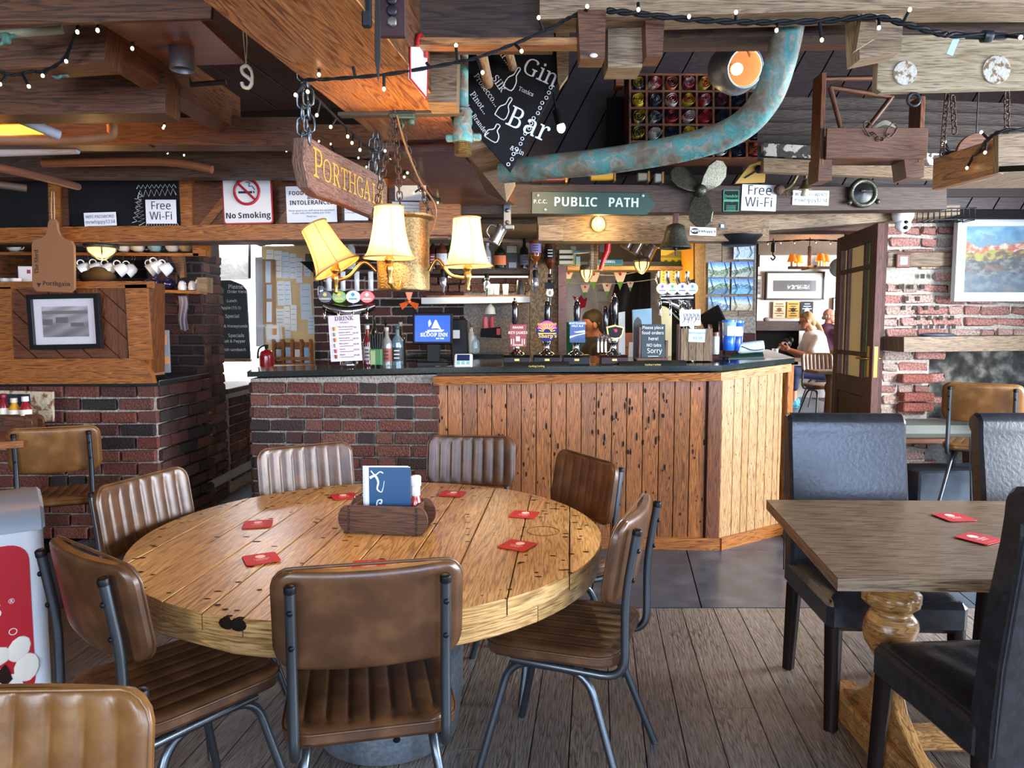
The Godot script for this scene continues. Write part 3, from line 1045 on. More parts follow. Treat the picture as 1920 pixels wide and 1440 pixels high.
func bar():
	var g0 := at(472, 860, 4.58) * V3(1, 0, 1)
	var g1 := at(820, 860, 4.52) * V3(1, 0, 1)
	var g2 := at(1351, 860, 4.427) * V3(1, 0, 1)
	var g3 := at(1478, 860, 4.81) * V3(1, 0, 1)
	var out := V3(0.05, 0, 1).normalized()
	var u := (g2 - g0).normalized()
	var bw := thing("bar_counter", "long pub bar counter with brick left half and upright pine boards to the right", "bar")
	var b := Mb.new()
	b.slab([g0 + Vector3.UP * 1.06 - out * 0.02, g1 + Vector3.UP * 1.09 - out * 0.02, g1 + Vector3.UP * 1.09 - out * 0.3, g0 + Vector3.UP * 1.06 - out * 0.3], V3(0, -1.06, 0))
	put(b, "mortar_bed", M.mortar, bw)
	var tones := ["71443c", "7c4c42", "644039", "845a4e", "573a35", "453533", "6f4c45", "383131"]
	bricks(bw, g0, u, out, g0.distance_to(g1) + 0.02, 1.05, tones, 0.0803, 0.232, 0.004)
	bricks(bw, g0 - out * 0.28, out, -u, 0.28, 1.05, tones, 0.0803, 0.232, 0.004)
	b = Mb.new()
	b.slab([g1 + Vector3.UP * 1.1 - out * 0.02, g2 + Vector3.UP * 1.1 - out * 0.02, g3 + Vector3.UP * 1.13 + V3(-0.03, 0, -0.02), g3 + V3(-0.3, 1.13, -0.2), g1 + Vector3.UP * 1.1 - out * 0.3], V3(0, -1.1, 0))
	put(b, "carcass", M.dark, bw)
	# pine boards of the front
	var ex := [820, 840, 867, 895, 922, 950, 977, 1005, 1033, 1061, 1089, 1117, 1146, 1174, 1204, 1234, 1263, 1292, 1322]
	var ed := []
	for k in ex:
		ed.append((at(k, 860, 4.52 - (k - 820) / 530.0 * 0.093) * V3(1, 0, 1)).distance_to(g1))
	planks(bw, "board", M.oak, g1 + Vector3.UP * 0.07 - out * 0.02, V3(0, 1.0, 0), u, out * 0.022, ed, 0.004, 0.3)
	b = Mb.new()
	b.box(g2 + V3(-0.045, 0.56, -0.01), V3(0.085, 1.1, 0.05), 0.004, Basis(Vector3.UP, -0.05))
	put(b, "corner_post", M.red, bw)
	var ru := (g3 - g2).normalized()
	var rout := Vector3.UP.cross(ru) * -1.0
	if rout.z < 0.0:
		rout = -rout
	ed = [0.0, 0.085, 0.15, 0.2, 0.265, 0.33, 0.39, 0.43, 0.455]
	for k in ed.size():
		ed[k] *= g2.distance_to(g3) / 0.52
	planks(bw, "board", M.return_pine, g2 + Vector3.UP * 0.07 - rout * 0.02, V3(0, 1.03, 0), ru, rout * 0.022, ed, 0.004, 0.18)
	b = Mb.new()
	b.box(g3 + V3(0, 0.57, 0) - ru * 0.03, V3(0.06, 1.14, 0.05), 0.004, Basis(Vector3.UP, atan2(-ru.z, ru.x)))
	put(b, "corner_post", M.oak, bw)
	# rail below the worktop, plinth
	b = Mb.new()
	b.slab([at(812, 706, 4.47), at(1351, 699, 4.36), at(1351, 714, 4.37), at(812, 723, 4.48)], V3(0, 0, -0.06))
	put(b, "rail", M.oak, bw)
	b = Mb.new()
	b.slab([at(1352, 699, 4.36), at(1484, 682, 4.76), at(1484, 697, 4.77), at(1352, 714, 4.37)], V3(-0.05, 0, -0.05))
	put(b, "rail", M.return_pine, bw)
	b = Mb.new()
	b.slab([g1 + out * 0.025, g2 + out * 0.025, g2 + out * 0.025 + Vector3.UP * 0.075, g1 + out * 0.025 + Vector3.UP * 0.075], -out * 0.03)
	put(b, "plinth", M.oak, bw)
	b = Mb.new()
	b.slab([g2 + rout * 0.025, g3 + rout * 0.025, g3 + rout * 0.025 + Vector3.UP * 0.075, g2 + rout * 0.025 + Vector3.UP * 0.075], -rout * 0.03)
	put(b, "plinth", M.oak, bw)
	# nail rot: dark elongated stains in the boards, joined because they are many and tiny
	b = Mb.new()
	for k in 150:
		var f := rng.randf()
		var p := g1 + (g2 - g1) * f * 0.97 + Vector3.UP * rng.randf_range(0.12, 1.04) + out * 0.0035
		var r := rng.randf_range(0.002, 0.006)
		stain(b, p, V3(r, r * rng.randf_range(1.5, 4.5), 0.0008))
	for k in 24:
		var p := g1.lerp(g2, 0.55 + rng.randf() * 0.25) + Vector3.UP * rng.randf_range(0.55, 1.0) + out * 0.0035
		stain(b, p, V3(0.006, rng.randf_range(0.012, 0.03), 0.0008))
	for k in 40:
		var p := g2.lerp(g3, rng.randf() * 0.85) + Vector3.UP * rng.randf_range(0.12, 1.04) + rout * 0.0035
		stain(b, p, V3(0.002, rng.randf_range(0.003, 0.008), 0.0008), Basis(Vector3.UP, atan2(-ru.z, ru.x)))
	put(b, "nail_stain", K("1d130d", 0.8), bw, "stuff")
	# worktop
	b = Mb.new()
	b.slab([at(463, 697, 4.53), at(840, 688.5, 4.46), at(1354, 685, 4.35), at(1490, 671, 4.76), at(1440, 655, 5.35), at(1000, 671, 5.15), at(478, 688, 5.05)], V3(0, -0.034, 0))
	single(b, "bar_worktop", M.counter, "polished dark slate worktop along the whole bar", "worktop")
func stain(b: Mb, p: Vector3, r: Vector3, rot := Basis()):
	var keep := b.x
	b.x = Transform3D(rot, p)
	var n := 7
	for i in n:
		var a := TAU * i / n
		var c := TAU * (i + 1) / n
		b.flat(V3(0, 0, r.z), V3(cos(a) * r.x, sin(a) * r.y, 0), V3(cos(c) * r.x, sin(c) * r.y, 0), Vector3.BACK)
	b.x = keep
func left_side():
	# brick counter on the left with its corner, dark slab and the brick wall behind
	var w := frame_node("wall_left_counter")
	var c0 := V3(-2.29, 0, -4.64)
	var c1 := V3(-2.24, 0, -5.36)
	var b := Mb.new()
	b.box(V3(-3.02, 0.51, -5.0), V3(1.42, 1.02, 0.68), 0.0)
	put(b, "mortar_bed", M.mortar, w)
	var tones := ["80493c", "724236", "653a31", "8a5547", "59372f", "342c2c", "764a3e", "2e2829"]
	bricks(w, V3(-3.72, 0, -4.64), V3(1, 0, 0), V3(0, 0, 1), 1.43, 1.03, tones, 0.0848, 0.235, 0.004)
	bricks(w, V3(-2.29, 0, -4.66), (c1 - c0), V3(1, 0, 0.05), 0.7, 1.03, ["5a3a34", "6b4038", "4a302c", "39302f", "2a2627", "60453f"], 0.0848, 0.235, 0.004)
	b = Mb.new()
	b.box(V3(-2.98, 1.03, -4.98), V3(1.46, 0.035, 0.78), 0.004)
	single(b, "counter_slab", M.counter, "black slab on the brick counter under the mug shelves", "worktop")
	var bw := frame_node("wall_back_left")
	b = Mb.new()
	b.box(V3(-3.14, 1.2, -5.77), V3(1.46, 2.4, 0.12), 0.0)
	b.box(V3(-2.555, 1.2, -5.685), V3(0.42, 2.4, 0.33), 0.0)
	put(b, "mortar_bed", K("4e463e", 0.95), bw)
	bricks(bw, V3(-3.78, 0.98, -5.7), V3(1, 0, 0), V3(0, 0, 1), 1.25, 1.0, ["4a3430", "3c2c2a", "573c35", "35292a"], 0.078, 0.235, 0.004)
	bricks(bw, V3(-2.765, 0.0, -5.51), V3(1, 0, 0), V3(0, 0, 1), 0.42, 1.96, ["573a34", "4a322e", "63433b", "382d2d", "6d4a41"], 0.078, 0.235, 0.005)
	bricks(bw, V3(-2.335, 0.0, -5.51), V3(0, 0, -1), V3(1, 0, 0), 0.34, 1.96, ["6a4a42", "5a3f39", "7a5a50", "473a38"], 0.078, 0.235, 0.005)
	# low brick wall in the passage with a ledge
	b = Mb.new()
	b.box(V3(-2.59, 0.42, -6.5), V3(0.5, 0.84, 1.2), 0.0)
	put(b, "mortar_bed", M.mortar, bw)
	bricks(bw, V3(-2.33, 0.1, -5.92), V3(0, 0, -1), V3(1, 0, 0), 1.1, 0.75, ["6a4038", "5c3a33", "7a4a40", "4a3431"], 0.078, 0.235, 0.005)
	b = Mb.new()
	b.box(V3(-2.59, 0.86, -6.5), V3(0.54, 0.04, 1.24))
	put(b, "ledge", M.dark, bw)
	# panelled settle back
	var se := thing("settle_panel", "orange brown panelled settle back of diagonal boards below the cutting board", "panel")
	b = Mb.new()
	quadbox(b, [[-90, 536], [286, 530], [286, 700], [-90, 706]], 4.5, 0.16)
	put(b, "back_board", M.red, se)
	for k in 9:
		b = Mb.new()
		b.tint = grey(rng.randf_range(0.85, 1.15))
		var x0 := -130 + k * 52
		var q := [[x0, 536], [x0 + 48, 536], [x0 + 48 + 150, 672], [x0 + 150, 672]]
		var clip := Geometry2D.intersect_polygons(pv([q[0][0], q[0][1], q[1][0], q[1][1], q[2][0], q[2][1], q[3][0], q[3][1]]), pv([20, 537, 236, 535, 240, 672, 20, 672]))
		if clip.size():
			var px := []
			for pt in clip[0]:
				px.append([pt.x, pt.y])
			quadbox(b, px, 4.485, 0.012)
			put(b, "diagonal_board", M.red, se)
	for r in [[[-90, 540], [20, 538], [24, 676], [-90, 678]], [[234, 534], [275, 533], [283, 674], [242, 676]], [[-90, 528], [286, 527], [286, 540], [-90, 542]]]:
		b = Mb.new()
		quadbox(b, r, 4.475 - 0.002 * (r[0][1] % 3), 0.03)
		put(b, "frame_rail", M.oak, se)
	b = Mb.new()
	quadbox(b, [[-90, 674], [250, 672], [262, 676], [274, 686], [284, 704], [287, 719], [-90, 721]], 4.455, 0.05)
	put(b, "bottom_rail", M.oak, se)
	b = Mb.new()
	b.slab([at(274, 530, 4.49), at(297, 532, 4.8), at(309, 702, 4.8), at(285, 704, 4.49)], V3(-0.03, 0, -0.004))
	put(b, "end_board", M.oak, se)
	# framed photograph
	var fr := thing("framed_photo", "black framed monochrome beach photo on the panelled settle back", "picture", at(123, 603, 4.44), 0.0)
	var s := kp(603, 4.44)
	fr.rotation.z = 0.02
	frame_parts(fr, s, 134, 103, 9, "1a1a1c", "d8d8dc", 86, 57, picture(72, 48, func(u, v):
		var k: float = 0.62 - 0.25 * v + 0.1 * sin(u * 9.0 + v * 14.0)
		if v > 0.14 and v < 0.24: k = 0.3
		if (absf(u - 0.42) < 0.13 and absf(v - 0.44) < 0.1) or (absf(u - 0.1) < 0.12 and absf(v - 0.5) < 0.1) or (absf(u - 0.75) < 0.14 and absf(v - 0.6) < 0.06): k = 0.2
		return Color(k, k * 0.97, k)))
	# cutting board hung on the canopy
	var cb := thing("cutting_board", "wooden paddle cutting board hung on a string from the canopy stile", "cutting board", at(104, 548, 4.38), 0.0)
	s = kp(490, 4.38)
	cb.rotation.z = -0.035
	b = Mb.new(s)
	b.prism(pv([-32, 0, 32, 0, 40, 8, 40, 86, 36, 96, 22, 100, 14, 106, 10, 116, 9, 128, 5, 135, -5, 135, -9, 128, -10, 116, -14, 106, -22, 100, -36, 96, -40, 86, -40, 8]), 0, 6, true, 1.0)
	put(b, "paddle", M.mdf, cb)
	b = Mb.new(s)
	words_on(b, "Porthgain", 7.5, V3(6, 12, 6.3), true, true)
	words_on(b, "The Shed", 7, V3(-27, 55, 6.3), true, true, HORIZONTAL_ALIGNMENT_CENTER, Basis(Vector3.BACK, PI / 2))
	b.prism(pv([-31, 16, -23, 16, -27, 8]), 6.0, 6.4)
	put(b, "lettering", K("2e1d12", 0.8), cb)
	b = Mb.new(s)
	b.tube([V3(-2, 128, 3), V3(-3, 150, 4), V3(-4, 186, 0)], 1.0, 6)
	b.tube([V3(2, 128, 3), V3(3, 150, 4), V3(0, 186, 0)], 1.0, 6)
	put(b, "string", K("b09a7c", 0.8), cb)
	# chalkboards in the canopy
	for q in [["chalkboard", "narrow black chalkboard beside the cutting board string", [[-60, 340], [88, 340], [90, 428], [-60, 430]]], ["chalkboard", "black chalkboard with white zigzag border around a notice", [[127, 340], [334, 338], [338, 424], [130, 427]]]]:
		b = Mb.new()
		quadbox(b, q[2], 4.56, 0.02)
		var cbd := thing(q[0], q[1], "chalkboard")
		put(b, "board", M.chalk, cbd)
		if q[2][0][0] > 0:
			b = Mb.new()
			for zz in [[[256, 352], [330, 350], 9, 5], [[258, 366], [330, 362], 7, 9], [[256, 372], [264, 422], 7, 9], [[262, 362], [250, 418], 6, 6], [[274, 421], [334, 421], 12, 4]]:
				var pts := []
				var n: int = zz[2] * 2
				var a := Vector2(zz[0][0], zz[0][1])
				var e := Vector2(zz[1][0], zz[1][1])
				var nn := (e - a).normalized().orthogonal()
				for i in n + 1:
					var pp: Vector2 = a.lerp(e, float(i) / n) + nn * (float(zz[3]) if i % 2 else -float(zz[3]) * 0.4)
					pts.append(at(pp.x, pp.y, 4.557))
				b.tube(pts, 0.0022, 4)
			put(b, "chalk_drawing", M.chalk_line, cbd)
	# mug shelves behind
	var sh := thing("mug_shelf", "upper wooden shelf of mugs with hooks beneath, behind the canopy", "shelf")
	b = Mb.new()
	b.slab([at(-60, 472, 5.1), at(372, 475, 5.1), at(372, 471, 5.4), at(-60, 468, 5.4)], V3(0, -0.02, 0))
	put(b, "shelf_board", M.oak, sh)
	b = Mb.new()
	quadbox(b, [[360, 454], [384, 454], [385, 480], [362, 480]], 5.1, 0.1)
	put(b, "end_block", M.oak, sh)
	b = Mb.new()
	quadbox(b, [[320, 480], [343, 480], [346, 520], [338, 522], [330, 505]], 5.2, 0.04)
	put(b, "bracket", M.brown, sh)
	for hx in [164, 184, 207, 230, 247, 252, 275, 290, 298, 312]:
		var h := Mb.new()
		var p0 := at(hx, 478, 5.12)
		h.tube(bend([p0, p0 + V3(0.004, -0.02, 0), p0 + V3(0, -0.034, 0.004), p0 + V3(-0.01, -0.026, 0.004)], 3), 0.0018, 5)
		put(h, "cup_hook", M.steel, sh)
	sh = thing("mug_shelf", "lower wooden shelf with dark teapots beside the brick jamb", "shelf")
	b = Mb.new()
	b.slab([at(280, 543, 5.05), at(388, 546, 5.05), at(388, 541, 5.35), at(280, 540, 5.35)], V3(0, -0.02, 0))
	put(b, "shelf_board", M.oak, sh)
	b = Mb.new()
	quadbox(b, [[369, 520], [388, 520], [389, 549], [368, 549]], 5.04, 0.1)
	put(b, "end_block", M.pale, sh)
	b = Mb.new()
	quadbox(b, [[324, 549], [349, 549], [349, 580], [338, 576], [328, 565]], 5.2, 0.04)
	put(b, "bracket", M.brown, sh)
	# round mugs standing on the shelf, cups hung on the hooks
	var names := ["white round mug standing first on the mug shelf past the bulkhead lamp", "cream round mug standing second on the mug shelf", "pale blue mug standing among the white mugs", "white round mug with its handle forward after the blue mug", "brownish mug standing beside the shelf's end block"]
	var tint := ["dfe0e2", "d9d5cb", "86aebb", "dcdcdc", "b3a184"]
	for i in 5:
		cup("round_mug", names[i], at([232, 259, 291, 324, 349][i], 472, 5.2), 0.5 + i * 0.35, K(tint[i], 0.15, 0.0, "coat"), 13.5 * kp(460, 5.2), false, "mugs standing on the mug shelf")
	cup("round_mug", "white mug lying at the left end of the mug shelf", at(26, 471, 5.2), 1.3, M.ceramic, 13 * kp(460, 5.2), false, "mugs standing on the mug shelf")
	names = ["white cup hung nearest the cutting board", "white cup hung second under the bulkhead lamp", "white cup hung third from the cutting board", "large white cup hung in front at the middle hooks", "bluish white cup hung just behind the middle cup", "grey white cup hung first of the end trio", "bright white cup hung in front of the end trio", "white cup hung last beside the shelf bracket"]
	var hxs := [[161, 503], [184, 502], [206, 503], [229, 504], [246, 505], [288, 503], [297, 499], [313, 503]]
	for i in 8:
		cup("hanging_cup", names[i], at(hxs[i][0], hxs[i][1], 5.13 + (0.06 if i in [4, 5] else 0.0)), 0.4, M.ceramic, 11.5 * kp(500, 5.1), true, "cups hanging under the mug shelf")
	for i in 2:
		b = Mb.new(kp(527, 4.9))
		b.lathe([Vector2(0, 0), Vector2(8, 0), Vector2(9.5, 10), Vector2(8.5, 10), Vector2(7.4, 1.5), Vector2(0, 1.5)], 16)
		single(b, "ramekin", M.ceramic, ["white ramekin at the far left end on the settle top", "white ramekin beside the white cardboard box"][i], "ramekin", at([11, 30][i], 533, 4.62), 0.0, "ramekins on the settle top")
	var bx := thing("paper_box", "white cardboard box behind the cutting board", "box", at(52, 532, 4.72), 0.2)
	b = Mb.new(kp(515, 4.72))
	b.box(V3(0, 16, 0), V3(25, 32, 16))
	put(b, "carton", K("c3c5ca", 0.6), bx)
	b = Mb.new(kp(515, 4.72))
	b.box(V3(6, 22, 8.2), V3(6, 7, 0.6))
	put(b, "label", K("7c3040", 0.6), bx)
	for i in 2:
		var tp := thing("teapot", ["dark blue teapot beside the settle panel on the lower shelf", "dark blue teapot nearer the salt pots on the lower shelf"][i], "teapot", at([293, 315][i], 543, 5.15), 0.6, "dark teapots on the lower shelf")
		s = kp(530, 5.15)
		b = Mb.new(s)
		b.lathe([Vector2(0, 0), Vector2(9, 0), Vector2(14, 7), Vector2(13, 15), Vector2(7, 20), Vector2(0, 21)], 18)
		put(b, "body", K("141a38", 0.15, 0.0, "coat"), tp)
		b = Mb.new(s)
		b.ball(V3(0, 23, 0), V3(2.6, 2.6, 2.6))
		put(b, "lid_knob", K("141a38", 0.15, 0.0, "coat"), tp)
		b = Mb.new(s)
		b.tube(bend([V3(12, 7, 0), V3(18, 11, 0), V3(21, 18, 0)]), [3, 2.9, 2.8, 2.7, 2.6, 2.5, 2.4, 2.3, 2.2, 2.1, 2.0, 1.9, 1.8], 8)
		put(b, "spout", K("141a38", 0.15, 0.0, "coat"), tp)
		b = Mb.new(s)
		b.ring(V3(-13, 11, 0), 7, 1.8, Vector3.BACK, 16, 6)
		put(b, "handle", K("141a38", 0.15, 0.0, "coat"), tp)
	for i in 2:
		b = Mb.new(kp(535, 5.05))
		b.lathe([Vector2(0, 0), Vector2(7.5, 0), Vector2(8, 6), Vector2(6.5, 13), Vector2(4, 17), Vector2(0, 18)], 16)
		if i == 1:
			b.tube(bend([V3(3, 10, 0), V3(8, 16, 0), V3(9, 20, 0)], 4), 2.0, 8)
		single(b, "milk_pot", M.ceramic, ["white bell shaped pot after the teapots", "white spouted pot at the lower shelf's pale end block"][i], "pot", at([342, 361][i], 544, 5.1))
	b = Mb.new()
	b.grid(func(u, v): return at(334 + u * 16 + v * 3 + sin(v * 7) * 1.5, 555 + v * 66 * (1.0 - 0.12 * absf(u - 0.5)), 5.12 + 0.02 * sin(u * 14.0 + v * 3.0) * v), 16, 14, false, 0.1, 0.3)
	single(b, "tea_towel", K("8f8690", 0.9, 0.0, "cloth"), "greyish tea towel hanging below the lower mug shelf", "towel")
	var bl := thing("furry_hat", "dark furry bundle lying on the settle top under the lamp", "hat", at(183, 532, 4.75))
	b = Mb.new(kp(515, 4.75))
	b.ball(V3(0, 12, 0), V3(36, 15, 14))
	b.ball(V3(2, 22, 0), V3(18, 10, 10))
	put(b, "fur", K("1c1713", 1.0), bl)
	var bk := thing("packet", "pale packet of labels leaning beside the settle end", "packet", at(313, 697, 4.95), 0.3)
	b = Mb.new(kp(660, 4.95))
	b.box(V3(0, 38, 0), V3(13, 80, 10))
	put(b, "card", K("7f828c", 0.6), bk)
	b = Mb.new(kp(660, 4.95))
	b.box(V3(-2, 60, 5.2), V3(9, 18, 0.8))
	b.box(V3(0, 22, 5.2), V3(11, 14, 0.8))
	put(b, "label", K("c98a46", 0.6), bk)
	bulkhead("bulkhead_lamp", "caged bulkhead lamp glowing under the left canopy rail by the mugs", at(190, 462, 4.62), kp(470, 4.62), 30, 0.18)
	# far left table with sauces, a sign and a chair
	var tb := thing("side_table", "dark topped table at the brick counter with the sauce caddy", "table", V3(0, 0, 0))
	b = Mb.new()
	b.slab([at(-160, 840, 3.6), at(44, 826, 3.7), at(50, 806, 4.35), at(-160, 806, 4.4)], V3(0, -0.035, 0))
	put(b, "tabletop", M.oak, tb)
	b = Mb.new()
	b.tube([at(-30, 830, 4.0), at(-30, 830, 4.0) * V3(1, 0, 1)], 0.035, 12)
	put(b, "leg", M.iron, tb)
	var sg := thing("menu_board", "worn cream painted board propped against bricks behind the sauces", "sign", at(40, 792, 4.5))
	s = kp(760, 4.5)
	b = Mb.new(s)
	b.prism(pv([-90, 0, 62, 2, 64, 58, -90, 62]), -2, 4, false, 0.5)
	put(b, "board", speckle("flaking", [[0.0, "6b4a33"], [0.3, "8a6848"], [0.38, "b9a98c"], [1.0, "c9bda2"]], 0.5, 0.8, 0.012, 0.2), sg)
	b = Mb.new(s)
	b.box(V3(-8, 32, 4.5), V3(60, 44, 1))
	put(b, "dark_panel", K("1e2530", 0.6), sg)
	sauce_bottle("squeezy red sauce bottle in the left caddy", at(8, 784, 4.3), kp(760, 4.3) * 1.0, "7a1420", "7a1420", 46, 9)
	sauce_bottle("yellow labelled mustard bottle in the left caddy", at(28, 784, 4.3), kp(760, 4.3), "c9922a", "d8d2bd", 38, 10)
	sauce_bottle("red ketchup bottle with white cap in the left caddy", at(49, 785, 4.3), kp(760, 4.3), "8a1a20", "e6e6e6", 42, 10)
	var cd := thing("sauce_caddy", "wooden brick mould caddy stamped 17 on the far left table", "caddy", at(16, 809, 4.22), 0.05)
	s = kp(800, 4.22)
	caddy(cd, s, 104, 28, 40, "17")
func frame_parts(o: Node3D, s: float, w: float, h: float, rim: float, rim_h: String, mount_h: String, pw: float, ph: float, tx: Texture2D, rim_mat: Material = null):
	# a frame of four mitred bars, a mount, a print; local xy plane, centred
	var rm: Material = rim_mat if rim_mat else K(rim_h, 0.35)
	for k in 4:
		var b := Mb.new(s)
		var hw := w / 2
		var hh := h / 2
		var pts: PackedVector2Array
		if k == 0: pts = pv([-hw, hh, hw, hh, hw - rim, hh - rim, -hw + rim, hh - rim])
		elif k == 1: pts = pv([-hw, -hh, hw, -hh, hw - rim, -hh + rim, -hw + rim, -hh + rim])
		elif k == 2: pts = pv([-hw, -hh, -hw, hh, -hw + rim, hh - rim, -hw + rim, -hh + rim])
		else: pts = pv([hw, -hh, hw, hh, hw - rim, hh - rim, hw - rim, -hh + rim])
		b.prism(pts, -3, rim * 0.5 + 2, false, 0.6)
		put(b, "frame_bar", rm, o)
	var m := Mb.new(s)
	m.box(V3(0, 0, -1), V3(w - rim, h - rim, 2), 0.0)
	put(m, "mount", K(mount_h, 0.7), o)
	m = Mb.new(s)
	sheet(m, pw, ph, 0.6)
	put(m, "print", print_mat(tx, 0.5), o)
	m = Mb.new(s)
	m.box(V3(0, 0, 2.2), V3(w - rim * 1.6, h - rim * 1.6, 0.6), 0.0)
	put(m, "glazing", glass("ffffff", 0.04), o)
func cup(called: String, label: String, pos: Vector3, turn: float, m: Material, r: float, hung: bool, group: String):
	var c := thing(called, label, "mug", pos, turn, group)
	var b := Mb.new(r)
	var tr := Transform3D()
	if hung:
		tr = Transform3D(Basis(Vector3.BACK, 2.2), V3(0, 0, 0))
	var prof := [Vector2(0, 0), Vector2(0.55, 0), Vector2(0.9, 0.4), Vector2(1.0, 1.0), Vector2(0.96, 1.55), Vector2(0.88, 1.55), Vector2(0.9, 1.0), Vector2(0.8, 0.5), Vector2(0, 0.12)]
	if hung:
		prof = [Vector2(0, -0.8), Vector2(0.6, -0.8), Vector2(0.9, -0.3), Vector2(1.05, 0.5), Vector2(1.1, 0.9), Vector2(1.02, 0.9), Vector2(0.95, 0.4), Vector2(0.8, -0.3), Vector2(0, -0.65)]
	b.lathe(prof, 18, tr)
	put(b, "bowl", m, c)
	b = Mb.new(r)
	b.x = tr
	b.ring(V3(1.1, 0.85 if not hung else 0.1, 0), 0.5, 0.11, Vector3.BACK, 14, 6)
	put(b, "handle", m, c)
func bulkhead(called: String, label: String, pos: Vector3, s: float, r: float, energy: float):
	var o := thing(called, label, "lamp", pos)
	var b := Mb.new(s)
	b.lathe([Vector2(0, 6), Vector2(r * 0.85, 6), Vector2(r, 2), Vector2(r, -3), Vector2(r * 0.86, -4)], 24)
	put(b, "rim", M.bronze, o)
	b = Mb.new(s)
	b.lathe([Vector2(r * 0.84, -4), Vector2(r * 0.74, -12), Vector2(r * 0.45, -19), Vector2(0.01, -22)], 24)
	put(b, "lens_bulb", glow("ffcf7a", 1.6), o)
	b = Mb.new(s)
	for a in 3:
		var d := V3(cos(a * PI / 3), 0, sin(a * PI / 3))
		b.tube(bend([d * r * 0.95 + V3(0, -3, 0), d * r * 0.8 + V3(0, -14, 0), V3(0, -24.5, 0), -d * r * 0.8 + V3(0, -14, 0), -d * r * 0.95 + V3(0, -3, 0)], 5), 1.3, 6)
	put(b, "guard", M.bronze, o)
	lamp(o, V3(0, -30 * s, 0), "ffc878", energy, 0.06)
func sauce_bottle(label: String, pos: Vector3, s: float, h: String, cap: String, tall: float, r: float):
	var o := thing("sauce_bottle", label, "bottle", pos)
	var b := Mb.new(s)
	b.lathe([Vector2(0, 0), Vector2(r * 0.95, 0), Vector2(r, tall * 0.1), Vector2(r, tall * 0.45), Vector2(r * 0.5, tall * 0.72), Vector2(r * 0.45, tall * 0.8), Vector2(0, tall * 0.8)], 18)
	put(b, "body", K(h, 0.2, 0.0, "coat"), o)
	b = Mb.new(s)
	b.lathe([Vector2(0, tall * 0.78), Vector2(r * 0.62, tall * 0.78), Vector2(r * 0.6, tall), Vector2(0, tall)], 16)
	put(b, "cap", K(cap, 0.4), o)
	b = Mb.new(s)
	b.lathe([Vector2(r * 1.02, tall * 0.16), Vector2(r * 1.02, tall * 0.42)], 18)
	put(b, "label_band", K("e4dcc8", 0.6), o)
func caddy(o: Node3D, s: float, w: float, h: float, dp: float, stamp := ""):
	# brick mould: two long boards, two ends, a base, four straps
	var wd: Material = M.brown
	for z in [dp / 2 - 2.5, -dp / 2 + 2.5]:
		var b := Mb.new(s)
		b.x = Transform3D(Basis(), V3(0, 0, z))
		var pts := PackedVector2Array()
		for q in 2:
			for i in 9:
				var a := -PI / 2 + PI * i / 8.0
				var sx := 1.0 if q == 0 else -1.0
				pts.append(Vector2(sx * (w / 2 - h * 0.22 + cos(a) * h * 0.36), h / 2 + 2 + sin(a) * h / 2 * sx))
		b.prism(pts, -2.5, 2.5, true, 0.5)
		put(b, "long_board", wd, o)
		for sx in [-1, 1]:
			b = Mb.new(s)
			b.box(V3(sx * (w / 2 - h * 0.28), h / 2 + 1, z + signf(z) * 2.8), V3(h * 0.1, h + 2, 1.2))
			put(b, "iron_strap", M.rust, o)
	for sx in [-1, 1]:
		var b := Mb.new(s)
		b.box(V3(sx * (w / 2 - h * 0.35), h * 0.5 + 1, 0), V3(5, h * 0.9, dp - 8))
		put(b, "end_board", wd, o)
	var b := Mb.new(s)
	b.box(V3(0, 1.2, 0), V3(w - 6, 2.4, dp))
	put(b, "base", wd, o)
	if stamp != "":
		b = Mb.new(s)
		words_on(b, stamp, h * 0.4, V3(-2, h * 0.4, dp / 2 + 0.3), true, true)
		put(b, "stamp", M.ink, o)
